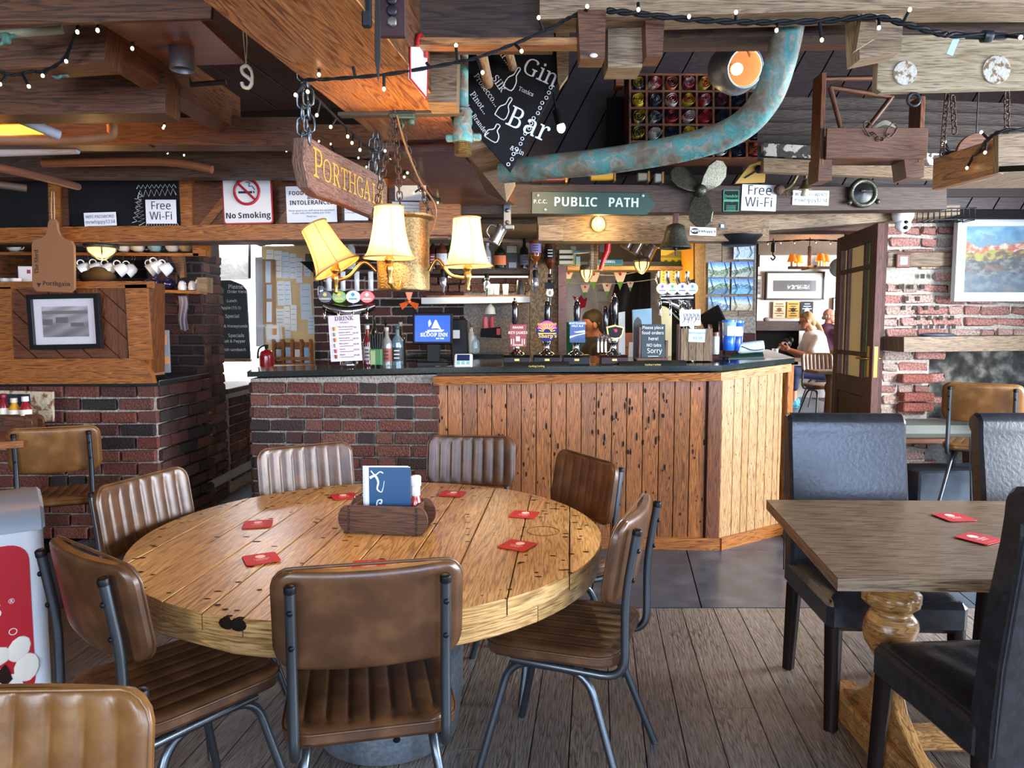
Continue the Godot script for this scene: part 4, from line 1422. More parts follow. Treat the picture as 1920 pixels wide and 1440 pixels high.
func right_side():
	var wall := frame_node("wall_right_brick")
	var b := Mb.new()
	b.box(V3(2.97, 1.1, -5.77), V3(0.5, 2.3, 0.4), 0.0)
	b.box(V3(3.82, 1.8, -5.77), V3(1.2, 1.0, 0.4), 0.0)
	b.box(V3(3.8, 0.3, -5.85), V3(1.25, 0.3, 0.2), 0.0)
	put(b, "mortar_bed", M.lime, wall)
	b = Mb.new()
	b.box(V3(3.8, 0.8, -5.98), V3(1.3, 1.3, 0.06), 0.0)
	put(b, "sooty_back", M.soot, wall)
	var tones := ["e6b8ac", "dca89c", "cf998d", "eccabc", "e0c3b5", "bf9086", "e4d2c2", "d6c6b8"]
	bricks(wall, V3(2.73, 0.18, -5.555), V3(1, 0, 0), V3(0, 0, 1), 1.61, 2.1, tones, 0.086, 0.245, 0.012, func(p): return not ((p.x > 3.23 and p.y < 1.3) or (p.y > 1.77 and p.y < 1.9 and p.x < 3.2)), 0.024)
	for q in [[at(1713, 743, 5.54), 0.24], [at(1711, 709, 5.54), 0.1]]:
		for k in 2 if q[1] > 0.2 else 1:
			b = Mb.new()
			b.tint = Color(1.0, 0.92, 0.9)
			b.box(V3(), V3(0.23, 0.065, 0.12), 0.006)
			var m: StandardMaterial3D = M.brick.duplicate()
			m.albedo_color = hexc("b8776a")
			put(b, "brick", m, wall).position = q[0] + V3(0, -k * 0.078, 0.02)
	# perforated bricks: rows of dark holes
	for r in [[1688, 538, 3], [1694, 577, 4], [1722, 596, 4], [1725, 612, 4], [1700, 560, 2], [1730, 518, 2]]:
		for k in r[2]:
			b = Mb.new()
			b.box(at(r[0] + k * 21, r[1], 5.525), V3(0.03, 0.034, 0.006), 0.001)
			put(b, "brick_hole", K("4a443f", 0.95), wall)
	b = Mb.new()
	b.box(at(1726, 487, 5.54), V3(0.56, 0.11, 0.1), 0.008)
	put(b, "bonding_timber", M.pale, wall)
	var th := thing("thermostat", "brown square thermostat with pale screen on the wall timber", "thermostat", at(1693, 489, 5.47))
	var s := kp(489, 5.47)
	b = Mb.new(s)
	b.box(V3(), V3(27, 26, 6), 1.5)
	put(b, "case", K("6e3d2e", 0.5), th)
	b = Mb.new(s)
	b.box(V3(0, 0, 3.2), V3(14, 15, 0.8))
	put(b, "screen", K("b9beb6", 0.3), th)
	b = Mb.new()
	b.slab([at(1695, 660, 5.2), at(1960, 657, 5.2), at(1960, 629, 5.2), at(1695, 632, 5.2)], V3(0, 0, -0.36))
	single(b, "mantel_beam", M.pale, "rough oak mantel beam over the sooty fireplace", "mantel")
	b = Mb.new(kp(628, 5.3))
	b.ball(V3(0, 3, 0), V3(34, 4.5, 20), 18, 6)
	single(b, "slate_dish", K("4c5560", 0.4), "flat grey slate dish lying on the oak mantel beam", "dish", at(1757, 631, 5.32))
	var ar := thing("fire_arch", "dark iron arch of the fireplace under the mantel beam", "fireplace", at(1850, 762, 5.7))
	s = kp(740, 5.7)
	b = Mb.new(s)
	b.ring(V3(), 58, 4, Vector3.BACK, 24, 8, PI, 0.0)
	b.x = Transform3D(Basis().scaled(V3(1, 1, 1)), V3())
	put(b, "arch_bar", K("30353a", 0.5, 0.4), ar)
	b = Mb.new(s)
	b.box(V3(0, -14, -6), V3(120, 28, 10))
	put(b, "grate_plate", K("3a3d40", 0.7), ar)
	# painting
	var pt := thing("framed_painting", "large harbour town painting in a thick white frame on the brick wall", "picture", at(1880, 487, 5.42), -0.02)
	s = kp(487, 5.42)
	var nz := FastNoiseLite.new()
	nz.seed = 4
	nz.frequency = 2.2
	frame_parts(pt, s, 184, 156, 17, "d8dede", "e8ecec", 158, 128, picture(96, 80, func(u, v):
		var n := nz.get_noise_2d(u * 1.2, v * 1.6)
		var f := nz.get_noise_2d(u * 3.0 + 9.0, v * 4.0) + 0.5 * nz.get_noise_2d(u * 9.0, v * 11.0)
		var c := Color(0.2, 0.5, 0.66).lerp(Color(0.62, 0.78, 0.82), clampf(v * 4.0 + n, 0, 1))
		var w: float = v + 0.14 * n + 0.05 * u
		if w > 0.2: c = Color(0.45, 0.6, 0.68)
		if w > 0.26: c = Color(0.74, 0.36, 0.2).lerp(Color(0.92, 0.84, 0.74), clampf(f * 1.6 + 0.4, 0, 1))
		if w > 0.4: c = Color(0.68, 0.66, 0.22).lerp(Color(0.4, 0.26, 0.18), clampf(f * 2.0 + u * 0.8, 0, 1))
		if w > 0.5: c = Color(0.16, 0.22, 0.26).lerp(Color(0.5, 0.52, 0.48), clampf(f * 1.8 + 0.4, 0, 1)).lerp(Color(0.5, 0.3, 0.2), clampf(n * 2.0 - 0.1, 0, 0.7))
		if w > 0.72: c = c.lerp(Color(0.3, 0.46, 0.54), 0.5)
		return c), K("dce3e4", 0.45))
	# camera and wire basket
	var cm := thing("security_camera", "white dome security camera under the doorway lintel", "camera", at(1693, 402, 4.9))
	s = kp(420, 4.9)
	b = Mb.new(s)
	b.lathe([Vector2(0, -14), Vector2(15, -14), Vector2(19, -4), Vector2(19, 6), Vector2(0, 6)], 24)
	put(b, "base", M.white, cm)
	b = Mb.new(s)
	b.ball(V3(-1, -20, 4), V3(14, 14, 14), 20, 12)
	put(b, "eyeball", M.white, cm)
	b = Mb.new(s)
	b.ball(V3(-2, -17, 15), V3(4.5, 4, 4))
	b.ball(V3(-2, -26, 15), V3(4.5, 4, 4))
	put(b, "lens", K("0d0d10", 0.1), cm)
	var wb := thing("wire_basket", "flat black wire basket below the header beam near the painting", "basket", at(1780, 405, 4.75))
	s = kp(405, 4.75)
	for k in 2:
		b = Mb.new(s)
		b.tube([V3(-45, 12 - k * 20, 6), V3(46, 14 - k * 20, 6), V3(42, 14 - k * 20, -30), V3(-45, 12 - k * 20, -30), V3(-45, 12 - k * 20, 6)], 1.3, 6)
		put(b, "rim_wire", M.iron, wb)
	for k in 9:
		b = Mb.new(s)
		var xx := -44 + k * 11
		b.tube([V3(xx, 12, 6), V3(xx, -8, 6), V3(xx, -8, -30), V3(xx, 12, -30)], 0.9, 5)
		put(b, "cross_wire", M.iron, wb)
	# the open door
	var pf := at(1570, 600, 5.46) * V3(1, 0, 1)
	var pn := at(1645, 600, 4.62) * V3(1, 0, 1)
	var dr := frame_node("door_1")
	dr.position = pf + V3(0, 0.185, 0)
	dr.rotation.y = atan2(-(pn - pf).z, (pn - pf).x)
	var W := pf.distance_to(pn)
	var Hd := 1.86
	for q in [[0.05, 0.1], [W - 0.06, 0.12]]:
		b = Mb.new()
		b.box(V3(q[0], Hd / 2, 0), V3(q[1], Hd, 0.045))
		put(b, "stile", M.door, dr)
	for q in [[0.12, 0.22], [0.8, 0.12], [Hd - 0.05, 0.1]]:
		b = Mb.new()
		b.box(V3(W / 2, q[0], 0), V3(W - 0.2, q[1], 0.042))
		put(b, "rail", M.door, dr)
	b = Mb.new()
	b.box(V3(W / 2, 0.48, 0), V3(W - 0.2, 0.52, 0.02))
	put(b, "panel", M.door, dr)
	for xx in [0.25, W - 0.24]:
		b = Mb.new()
		b.box(V3(xx, 1.3, 0), V3(0.03, 0.92, 0.036))
		put(b, "glazing_bar", M.door, dr)
	for yy in [1.02, 1.6]:
		b = Mb.new()
		b.box(V3(W / 2, yy, 0), V3(W - 0.2, 0.03, 0.034))
		put(b, "glazing_bar", M.door, dr)
	for col in 3:
		for row in 3:
			var x0: float = [0.1, 0.265, W - 0.225][col]
			var x1: float = [0.235, W - 0.255, W - 0.12][col]
			var y0: float = [0.86, 1.035, 1.615][row]
			var y1: float = [1.005, 1.585, 1.76][row]
			b = Mb.new()
			b.box(V3((x0 + x1) / 2, (y0 + y1) / 2, 0), V3(x1 - x0, y1 - y0, 0.006), 0.0)
			put(b, "pane", glass("1f7a30", 0.72) if col == 2 else glass("3a3632", 0.5), dr)
	for z in [0.03, -0.03]:
		b = Mb.new()
		b.box(V3(W - 0.06, 0.98, z * 0.85), V3(0.035, 0.2, 0.006))
		b.tube([V3(W - 0.06, 1.0, z), V3(W - 0.06, 1.0, z * 2), V3(W - 0.17, 1.0, z * 2.1)], 0.008, 8)
		put(b, "handle", M.brass, dr)
	b = Mb.new()
	b.box(V3(W - 0.0005, 0.98, 0), V3(0.004, 0.2, 0.024))
	put(b, "lock_plate", M.brass, dr)
	# door lining, raised floor, bench, slate block
	b = Mb.new()
	b.box(V3(2.71, 1.15, -5.66), V3(0.06, 2.3, 0.22))
	b.box(V3(2.665, 1.15, -5.51), V3(0.31, 2.3, 0.05))
	b.box(V3(2.1, 2.16, -5.4), V3(0.9, 0.16, 0.2))
	shell(b, "trim_1", M.door)
	b = Mb.new()
	b.box(V3(3.5, 0.06, -8.78), V3(3.0, 0.24, 8.66), 0.0)
	shell(b, "floor_raised", M.slate)
	var be := thing("window_bench", "low bench with grey green cushion in front of the brick wall", "bench", V3(3.1, 0.18, -5.31))
	b = Mb.new()
	b.box(V3(0.16, 0.46, 0), V3(1.3, 0.09, 0.42), 0.035)
	put(b, "cushion", speckle("cushion", [[0.0, "5d6159"], [0.5, "74786d"], [1.0, "8c8f82"]], 0.1, 0.95, 0.05, 0.05), be)
	b = Mb.new()
	b.box(V3(0.16, 0.395, 0), V3(1.34, 0.035, 0.44))
	put(b, "seat_board", M.red, be)
	for xx in [-0.4, 0.42]:
		b = Mb.new()
		b.x = Transform3D(Basis(), V3(xx, 0, 0))
		b.prism(pv([-0.05, 0, 0.05, 0, 0.09, 0.38, -0.09, 0.38]), -0.16, 0.16, false, 0.004)
		put(b, "leg", M.red, be)
	b = Mb.new()
	b.box(V3(), V3(0.56, 0.25, 0.3), 0.012)
	single(b, "slate_block", M.slate, "dark slate step block on the floor beneath the bench", "step", V3(2.98, 0.305, -4.9), 0.06)
func passage():
	# bright kitchen passage seen past the left end of the bar
	var w := frame_node("wall_passage")
	var b := Mb.new()
	b.box(V3(-2.6, 1.2, -8.2), V3(3.0, 2.6, 0.1), 0.0)
	b.box(V3(-1.85, 1.3, -7.0), V3(0.9, 2.2, 0.08), 0.0)
	b.box(V3(-3.9, 1.2, -7.0), V3(0.1, 2.6, 2.4), 0.0)
	put(b, "plaster", M.white_wall, w)
	b = Mb.new()
	b.box(V3(-2.6, 2.45, -7.2), V3(2.6, 0.1, 2.3), 0.0)
	shell(b, "ceiling_passage", M.white_wall)
	b = Mb.new()
	b.box(V3(-2.0, 0.0, -7.0), V3(3.6, 0.02, 3.0), 0.0)
	shell(b, "floor_passage", K("3d434a", 0.4))
	var bs := Mb.new()
	bs.slab([at(388, 922, 5.25), at(472, 878, 5.9), at(472, 862, 5.9), at(388, 905, 5.25)], V3(0, 0, -0.02))
	shell(bs, "trim_2", K("b9bcc0", 0.3, 0.6))
	px_slab("wall_cabinet", "white wall cabinet in the passage above the menu chalkboard", "cabinet", [[408, 450], [464, 450], [470, 524], [408, 524]], 6.9, 0.3, M.white_wall, [[466, 452, 471, 522, "1c1f24"]])
	var ch := thing("menu_chalkboard", "arched menu chalkboard with white handwriting in the passage", "chalkboard", at(440, 672, 6.8))
	var s := kp(600, 6.8)
	b = Mb.new(s)
	b.prism(pv([-34, 0, 31, 0, 28, 128, 20, 138, -2, 146, -34, 146]), 0, 5, false, 0.6)
	put(b, "board", K("22292c", 0.7), ch)
	b = Mb.new(s)
	b.box(V3(-2, -3, 2), V3(68, 6, 10))
	put(b, "ledge", M.pale, ch)
	b = Mb.new(s)
	for l in [["Please", 7, 8, 130], ["Order Here", 5, 10, 122], ["Lunch", 5, 0, 105], ["Apple (15:1)", 5, -2, 92], ["Special", 6, 0, 76], ["Pie & Honeycomb", 5, 0, 58], ["Specials", 6, 6, 40], ["Salt & Pepper", 5, 2, 30], ["Fish sandwich", 5, 2, 14]]:
		words_on(b, l[0], l[1], V3(l[2], l[3], 5.4))
	put(b, "handwriting", M.chalk_line, ch)
	b = Mb.new(s)
	b.box(V3(-24, 126, 5.5), V3(20, 9, 0.6))
	put(b, "green_badge", K("1f6a34", 0.6), ch)
	# notice board with papers
	var nb := thing("notice_board", "pin board covered with white papers in the bright passage", "notice board", at(543, 560, 6.75), -0.16)
	s = kp(560, 6.75)
	b = Mb.new(s)
	b.box(V3(6, 0, 0), V3(118, 196, 4))
	put(b, "cork", K("d2b686", 0.9), nb)
	for q in [[-36, 66, 14, 50], [-20, 64, 15, 50], [-4, 62, 15, 48], [10, 60, 13, 46], [22, 52, 12, 46], [38, 56, 13, 30], [-32, 12, 13, 46], [-16, 10, 14, 46], [-2, 10, 14, 44], [-18, -36, 16, 34], [-4, -44, 12, 60], [9, -36, 12, 48], [34, -6, 22, 66], [44, -48, 14, 34], [-44, 40, 12, 34], [-42, -6, 14, 34], [-40, -40, 13, 24]]:
		b = Mb.new(s)
		b.box(V3(q[0], q[1], 2.6 + rng.randf()), V3(q[2], q[3], 0.6), 0.0, Basis(Vector3.BACK, rng.randf_range(-0.03, 0.03)))
		put(b, "pinned_paper", K(["cfdbe4", "dbe2e6", "c3d3df", "e2e4e2"][rng.randi() % 4], 0.8), nb)
		b = Mb.new(s)
		for k in 4:
			b.box(V3(q[0], q[1] + q[3] * (0.34 - k * 0.2), 3.8), V3(q[2] * 0.7, 1.0, 0.2), 0.0)
		put(b, "print_line", K("8c98a4", 0.9), nb)
	px_slab("cable_duct", "white upright trunking beside the pinned papers", "duct", [[478, 482], [492, 482], [494, 650], [480, 650]], 6.5, 0.05, K("cfd2cf", 0.6), [])
	px_slab("letter_rack", "narrow upright file holder on the passage wall", "rack", [[492, 486], [512, 486], [512, 608], [494, 608]], 6.45, 0.08, K("a8835a", 0.7), [[498, 490, 508, 530, "cfd6da"], [500, 534, 510, 560, "b8c6d0"], [500, 566, 510, 604, "d8dcdc"]])
	px_slab("soap_dispenser", "white soap dispenser on the wall above the extinguisher", "dispenser", [[498, 612], [522, 610], [524, 642], [514, 650], [500, 640]], 6.35, 0.09, K("dcd9cf", 0.4), [[512, 616, 519, 628, "c98a4a"]])
	px_slab("corner_bracket_shelf", "small black bracket shelf with a carton above the notice board's end", "shelf", [[562, 490], [602, 490], [602, 524]], 6.55, 0.05, K("17181a", 0.6), [])
	px_slab("small_carton", "dark olive carton standing on the black bracket shelf", "box", [[572, 476], [592, 476], [592, 490], [572, 490]], 6.53, 0.08, K("4f4a3a", 0.7), [])
	b = Mb.new(kp(456, 6.2))
	b.lathe([Vector2(0, -9), Vector2(8, -7), Vector2(14, 0), Vector2(14, 5), Vector2(0, 6)], 20)
	single(b, "passage_light", M.bronze, "dark brass dome light under the passage lintel", "lamp", at(489, 453, 6.2))
	# red fire extinguisher
	var fe := thing("fire_extinguisher", "red fire extinguisher standing against the white passage wall", "extinguisher", at(500, 692, 5.9))
	s = kp(672, 5.9)
	b = Mb.new(s)
	b.lathe([Vector2(0, -30), Vector2(13, -30), Vector2(13.5, 24), Vector2(10, 33), Vector2(4, 37), Vector2(0, 37)], 20)
	put(b, "cylinder", K("9c1a1e", 0.25, 0.0, "coat"), fe)
	b = Mb.new(s)
	b.tube(bend([V3(0, 37, 0), V3(-2, 44, 0), V3(-12, 38, 4), V3(-15, 20, 4)]), 1.8, 8)
	b.box(V3(1, 42, 0), V3(6, 8, 5))
	put(b, "valve", M.black, fe)
	# wooden pigeonholes
	var pr := thing("pigeonhole_rack", "small wooden pigeonhole rack with leaflets under the notices", "rack", at(550, 682, 6.3), -0.1)
	s = kp(655, 6.3)
	for k in 5:
		b = Mb.new(s)
		b.prism(pv([-1.5, 0, 1.5, 0, 1.5, 38, -1.5, 46]), -8, 8, false)
		put(b, "divider", M.oak, pr).position = V3((-36 + k * 18) * s, 0, 0)
	b = Mb.new(s)
	b.box(V3(0, 0, 0), V3(76, 3, 18))
	b.box(V3(0, 10, 8), V3(76, 6, 2))
	b.box(V3(0, 20, -8), V3(76, 40, 2))
	put(b, "tray", M.oak, pr)
	for k in 4:
		b = Mb.new(s)
		b.box(V3(-27 + k * 18, 16, 0), V3(11, 22 + (k % 2) * 8, 3))
		put(b, "leaflet", K(["cfd6dc", "aebfcb", "d6d6d0", "8fb3c6"][k], 0.7), pr)
func px_slab(called: String, label: String, cat: String, px: Array, d: float, thick: float, m: Material, marks: Array) -> Node3D:
	var o := thing(called, label, cat)
	var b := Mb.new()
	quadbox(b, px, d, thick)
	put(b, "body", m, o)
	for k in marks:
		b = Mb.new()
		quadbox(b, [[k[0], k[1]], [k[2], k[1]], [k[2], k[3]], [k[0], k[3]]], d - 0.004, 0.002)
		for i in b.v.size():
			b.v[i].z += 0.006
		put(b, "insert", K(k[4], 0.6), o)
	return o
func far_room():
	var w := frame_node("wall_far_room")
	var b := Mb.new()
	b.box(V3(4.4, 1.5, -12.3), V3(6.2, 3.2, 0.1), 0.0)
	b.box(V3(7.3, 0.6, -9.2), V3(0.1, 1.2, 6.6), 0.0)
	b.box(V3(5.8, 1.4, -6.05), V3(3.4, 2.9, 0.1), 0.0)
	put(b, "plaster", K("e6e2d8", 0.9), w)
	b = Mb.new()
	b.box(V3(1.85, 1.4, -8.98), V3(0.1, 2.9, 6.7), 0.0)
	put(b, "panelling", K("1d1512", 0.7), w)
	b = Mb.new()
	b.box(V3(4.4, 2.62, -9.0), V3(6.2, 0.1, 6.8), 0.0)
	shell(b, "ceiling_far_room", M.pale)
	b = Mb.new()
	b.box(V3(6.0, 0.05, -9.0), V3(3.0, 0.24, 6.6), 0.0)
	shell(b, "floor_far_room", M.dark)
	# inner pillar with vertical boards and the postcard rack
	var pl := frame_node("wall_pillar")
	b = Mb.new()
	quadbox(b, [[1322, 430], [1418, 430], [1416, 820], [1324, 820]], 5.36, 0.3)
	put(b, "core", M.mortar, pl)
	for k in 3:
		b = Mb.new()
		b.tint = grey(1.0 - 0.08 * k)
		quadbox(b, [[1323 + k * 31, 440], [1353 + k * 31, 440], [1353 + k * 31, 593], [1323 + k * 31, 593]], 5.33, 0.03)
		put(b, "wall_board", M.pale, pl)
	bricks(pl, at(1323, 800, 5.345), V3(1, 0, 0), V3(0, 0, 1), 0.36, 0.74, ["6a3f3a", "5a3634", "77504a"], 0.078, 0.235, 0.004)
	var cards := [[1376, 452, 1414, 486, 6], [1328, 492, 1368, 520, 0], [1372, 491, 1412, 519, 1], [1328, 522, 1368, 552, 2], [1372, 523, 1412, 551, 3], [1328, 557, 1368, 583, 4], [1371, 556, 1411, 582, 5]]
	var lab := ["postcard of green fields meeting a blue sea, upper row inner side", "postcard of a white harbour below dark cliffs, upper row outer side", "postcard of a wooded headland over a bay, middle row inner side", "postcard of a blue bay with a pale beach, middle row outer side", "postcard of a wide grey estuary, lowest row inner side", "postcard of sand dunes and beach, lowest row outer side", "pencil drawn house postcard above the colour postcards"]
	for c in cards:
		var n := FastNoiseLite.new()
		n.seed = 20 + c[4]
		n.frequency = 3.0
		var kk: int = c[4]
		var pc := thing("postcard", lab[kk], "postcard", at((c[0] + c[2]) / 2.0, (c[1] + c[3]) / 2.0, 5.29), 0.0, "postcards on the pillar")
		var s := kp(520, 5.29)
		b = Mb.new(s)
		b.box(V3(0, 0, -0.6), V3(c[2] - c[0], c[3] - c[1], 1), 0.0)
		put(b, "card", M.white, pc)
		b = Mb.new(s)
		sheet(b, c[2] - c[0], c[3] - c[1], 0.1)
		put(b, "print", print_mat(picture(40, 28, func(u, v):
			var q := n.get_noise_2d(u * 2.0, v * 4.0)
			if kk == 6:
				return Color(0.72, 0.8, 0.84) * (0.75 if absf(q) < 0.08 else 1.0)
			var col := Color(0.25, 0.45, 0.8).lerp(Color(0.75, 0.85, 0.95), clampf(v * 2.2 + q * 0.5, 0, 1))
			var hz := 0.42 + 0.12 * sin(u * 4.0 + kk) + 0.1 * q
			if v > hz:
				col = [Color(0.32, 0.42, 0.25), Color(0.3, 0.36, 0.24), Color(0.2, 0.34, 0.2), Color(0.1, 0.38, 0.55), Color(0.3, 0.42, 0.55), Color(0.72, 0.66, 0.52)][kk]
				col = col.lerp(Color(0.8, 0.8, 0.76), clampf(q * 2.0, 0, 0.8))
			if v > hz + 0.3:
				col = [Color(0.55, 0.6, 0.58), Color(0.75, 0.76, 0.74), Color(0.2, 0.38, 0.58), Color(0.45, 0.7, 0.8), Color(0.42, 0.42, 0.4), Color(0.6, 0.55, 0.42)][kk].lerp(col, 0.3)
			return col)), pc)
		b = Mb.new(s)
		var hw: float = (c[2] - c[0]) / 2.0
		b.tube([V3(-hw + 4, 14, 0), V3(-hw + 10, -6, 2.5), V3(-hw + 5, -14, 2.5)], 0.6, 5)
		b.tube([V3(hw - 10, 14, 0), V3(hw - 4, -6, 2.5), V3(hw - 9, -14, 2.5)], 0.6, 5)
		put(b, "wire_clip", M.iron, pc)
	px_slab("postcards_notice", "small brown board lettered Postcards above the frying pan", "sign", [[1382, 428], [1416, 428], [1416, 452], [1382, 452]], 5.27, 0.02, K("8a6a48", 0.8), [])
	b = Mb.new(kp(436, 5.26))
	words_on(b, "Postcards", 5.5, V3(), true)
	b.x = Transform3D()
	var pn: Node3D = find_child("postcards_notice", false, false)
	var pp := Mb.new(kp(436, 5.26))
	pp.box(V3(), V3(23, 8, 0.6), 0.0)
	put(pp, "strip", M.paper, pn).position = at(1400, 436, 5.268)
	put(b, "lettering", M.ink, pn).position = at(1400, 434, 5.264)
	# far wall pictures
	var nz := FastNoiseLite.new()
	nz.seed = 9
	nz.frequency = 4.0
	var fr := thing("framed_photo", "wide black framed panorama photo on the far white wall", "picture", at(1490, 536, 12.2))
	var s := kp(536, 12.2)
	frame_parts(fr, s, 110, 53, 3, "2a2420", "d9d3bf", 80, 20, picture(80, 20, func(u, v):
		var q := nz.get_noise_2d(u * 3.0, v * 2.0)
		var k := 0.09 + 0.08 * q
		if absf(v - 0.6) < 0.2 and u > 0.32 and u < 0.85 and q > -0.1: k = 0.6 + q
		return Color(k, k, k)))
	fr = thing("framed_photo", "narrow framed print half hidden behind the postcard pillar", "picture", at(1420, 538, 12.2))
	frame_parts(fr, s, 22, 44, 2, "6a4a30", "dcd6c6", 12, 28, picture(12, 24, func(u, v): return Color(0.5, 0.48, 0.44) * (0.7 + 0.3 * sin(v * 20.0))))
	fr = thing("framed_photo", "small dark framed print behind the standing door", "picture", at(1568, 573, 12.2))
	frame_parts(fr, s, 14, 30, 2, "2c2018", "cfc8b8", 8, 18, picture(12, 24, func(u, v): return Color(0.4, 0.38, 0.36) * (0.7 + 0.3 * sin(v * 9.0))))
	fr = thing("framed_photo", "small upright frame above the half hidden far print", "picture", at(1420, 484, 12.2))
	frame_parts(fr, s, 8, 32, 2, "3c2a1c", "b0a890", 4, 20, picture(8, 16, func(u, v): return Color(0.5, 0.45, 0.38)))
	var post := [["cream illustrated poster below the panorama photo", "d9c29a", "7a4a34"], ["yellow patterned poster between the two other posters", "cfa14a", "2a2418"], ["dark blue poster nearest the seated people", "2a3038", "c9ccd0"]]
	for i in 3:
		var po := thing("poster", post[i][0], "poster", at([1461, 1487, 1513][i], 581, 12.2), 0.0)
		b = Mb.new(s)
		b.box(V3(), V3(23, 31, 0.8), 0.0)
		put(b, "sheet", K(post[i][1], 0.8), po)
		b = Mb.new(s)
		for k in 6:
			b.box(V3(0, 11 - k * 4.4, 0.6), V3([14, 18, 10][(k + i) % 3], 1.6, 0.3), 0.0)
		b.prism(disc2(4.2, 12), 0.4, 0.7)
		put(b, "print", K(post[i][2], 0.8), po)
	# mantel and black grate
	var mt := thing("far_mantel", "dark beam mantel over a black hearth in the far room", "mantel", at(1455, 611, 12.0))
	b = Mb.new(s)
	b.box(V3(-6, 0, 0), V3(116, 18, 22))
	put(b, "beam", M.dark, mt)
	b = Mb.new(s)
	b.box(V3(-6, -40, -10), V3(104, 64, 6))
	put(b, "hearth_back", K("151210", 0.9), mt)
	b = Mb.new(s)
	b.ball(V3(), V3(6, 4, 4))
	single(b, "mantel_pebble", K("7a7466", 0.8), "round grey pebble on the far dark mantel", "stone", at(1437, 599, 11.95))
	b = Mb.new(s)
	b.ball(V3(0, 8, 0), V3(10, 9, 9))
	b.ball(V3(8, 14, 2), V3(5, 5, 5))
	single(b, "black_kettle", K("17181a", 0.3), "round black kettle in the far hearth", "kettle", at(1473, 652, 11.6))
	# chandelier with four orange shades
	var chd := thing("chandelier", "dark wooden chandelier with four orange shades in the far room", "lamp", at(1517, 500, 9.8))
	s = kp(490, 9.8)
	b = Mb.new(s)
	b.box(V3(0, -2, 0), V3(78, 5, 6))
	b.box(V3(0, -2, 0), V3(6, 5, 60))
	put(b, "arm", M.dark, chd)
	b = Mb.new(s)
	b.box(V3(0, 18, 0), V3(5, 40, 5))
	b.tube([V3(0, 38, 0), V3(0, 60, 0)], 1.0, 6)
	put(b, "stem", M.dark, chd)
	for q in [[-32, 0], [-12, -22], [14, 16], [32, -4]]:
		b = Mb.new(s)
		b.lathe([Vector2(9, 9), Vector2(5, 23), Vector2(4.4, 23), Vector2(8.4, 9)], 14, Transform3D(Basis(), V3(q[0], 0, q[1])))
		var sm := K("d07a22", 0.7, 0.0, "shade").duplicate() as StandardMaterial3D
		sm.emission_enabled = true
		sm.emission = hexc("ff8a20")
		sm.emission_energy_multiplier = 0.35
		put(b, "lamp_shade", sm, chd)
		b = Mb.new(s)
		b.lathe([Vector2(0, 0), Vector2(3, 0), Vector2(3, 12), Vector2(0, 12)], 10, Transform3D(Basis(), V3(q[0], 0, q[1])))
		put(b, "candle_bulb", K("e8d8b8", 0.5), chd)
	lamp(chd, V3(0, 5 * s, 0), "ffb060", 0.4, 0.1)
	var hk := thing("pulley_hook", "black pulley block with hook hanging in the far doorway", "hook", at(1450, 456, 8.0))
	s = kp(470, 8.0)
	b = Mb.new(s)
	b.box(V3(0, -8, 0), V3(8, 18, 5), 2.0)
	b.tube([V3(0, 8, 0), V3(0, -4, 0)], 1.2, 6)
	put(b, "block", M.iron, hk)
	b = Mb.new(s)
	b.tube(bend([V3(0, -16, 0), V3(0, -22, 0), V3(4, -26, 0), V3(0, -31, 0), V3(-4, -27, 0)], 4), 1.4, 8)
	put(b, "hook", M.iron, hk)
	b = Mb.new(kp(495, 11.9))
	b.lathe([Vector2(0, 4), Vector2(8, 4), Vector2(18, 0), Vector2(18, -1), Vector2(0, 0)], 24, Transform3D(Basis(Vector3.RIGHT, PI / 2), V3()))
	single(b, "wall_hat", K("2b2926", 0.7), "dark round hat hung on the far wall beside the door edge", "hat", at(1573, 502, 11.95))
	# tables and chairs over there
	var tb := thing("far_table", "pale table where the woman in white reads", "table", at(1455, 674, 10.6))
	s = kp(663, 10.6)
	b = Mb.new(s)
	b.box(V3(-4, 0, 0), V3(120, 5, 76))
	put(b, "tabletop", M.pale, tb)
	b = Mb.new(s)
	b.box(V3(-4, -50, 0), V3(10, 92, 10))
	put(b, "leg", M.dark, tb)
	b = Mb.new(s)
	b.lathe([Vector2(0, 0), Vector2(5, 0), Vector2(6, 18), Vector2(5.2, 18), Vector2(4.4, 2), Vector2(0, 2)], 14)
	single(b, "water_glass", glass("e8f2f4", 0.3), "water glass in front of the woman in white", "glass", at(1453, 672, 10.4))
	tb = thing("far_table", "square brown table in the doorway before the door", "table", at(1556, 697, 8.4))
	s = kp(697, 8.4)
	b = Mb.new(s)
	b.box(V3(4, 0, 0), V3(78, 6, 60), 1.0)
	put(b, "tabletop", M.pale, tb)
	b = Mb.new(s)
	b.lathe([Vector2(9, -84), Vector2(7, -40), Vector2(10, -30), Vector2(6, -20), Vector2(9, -4)], 14, Transform3D(Basis(), V3(0, 0, 0)))
	put(b, "leg", M.red, tb)
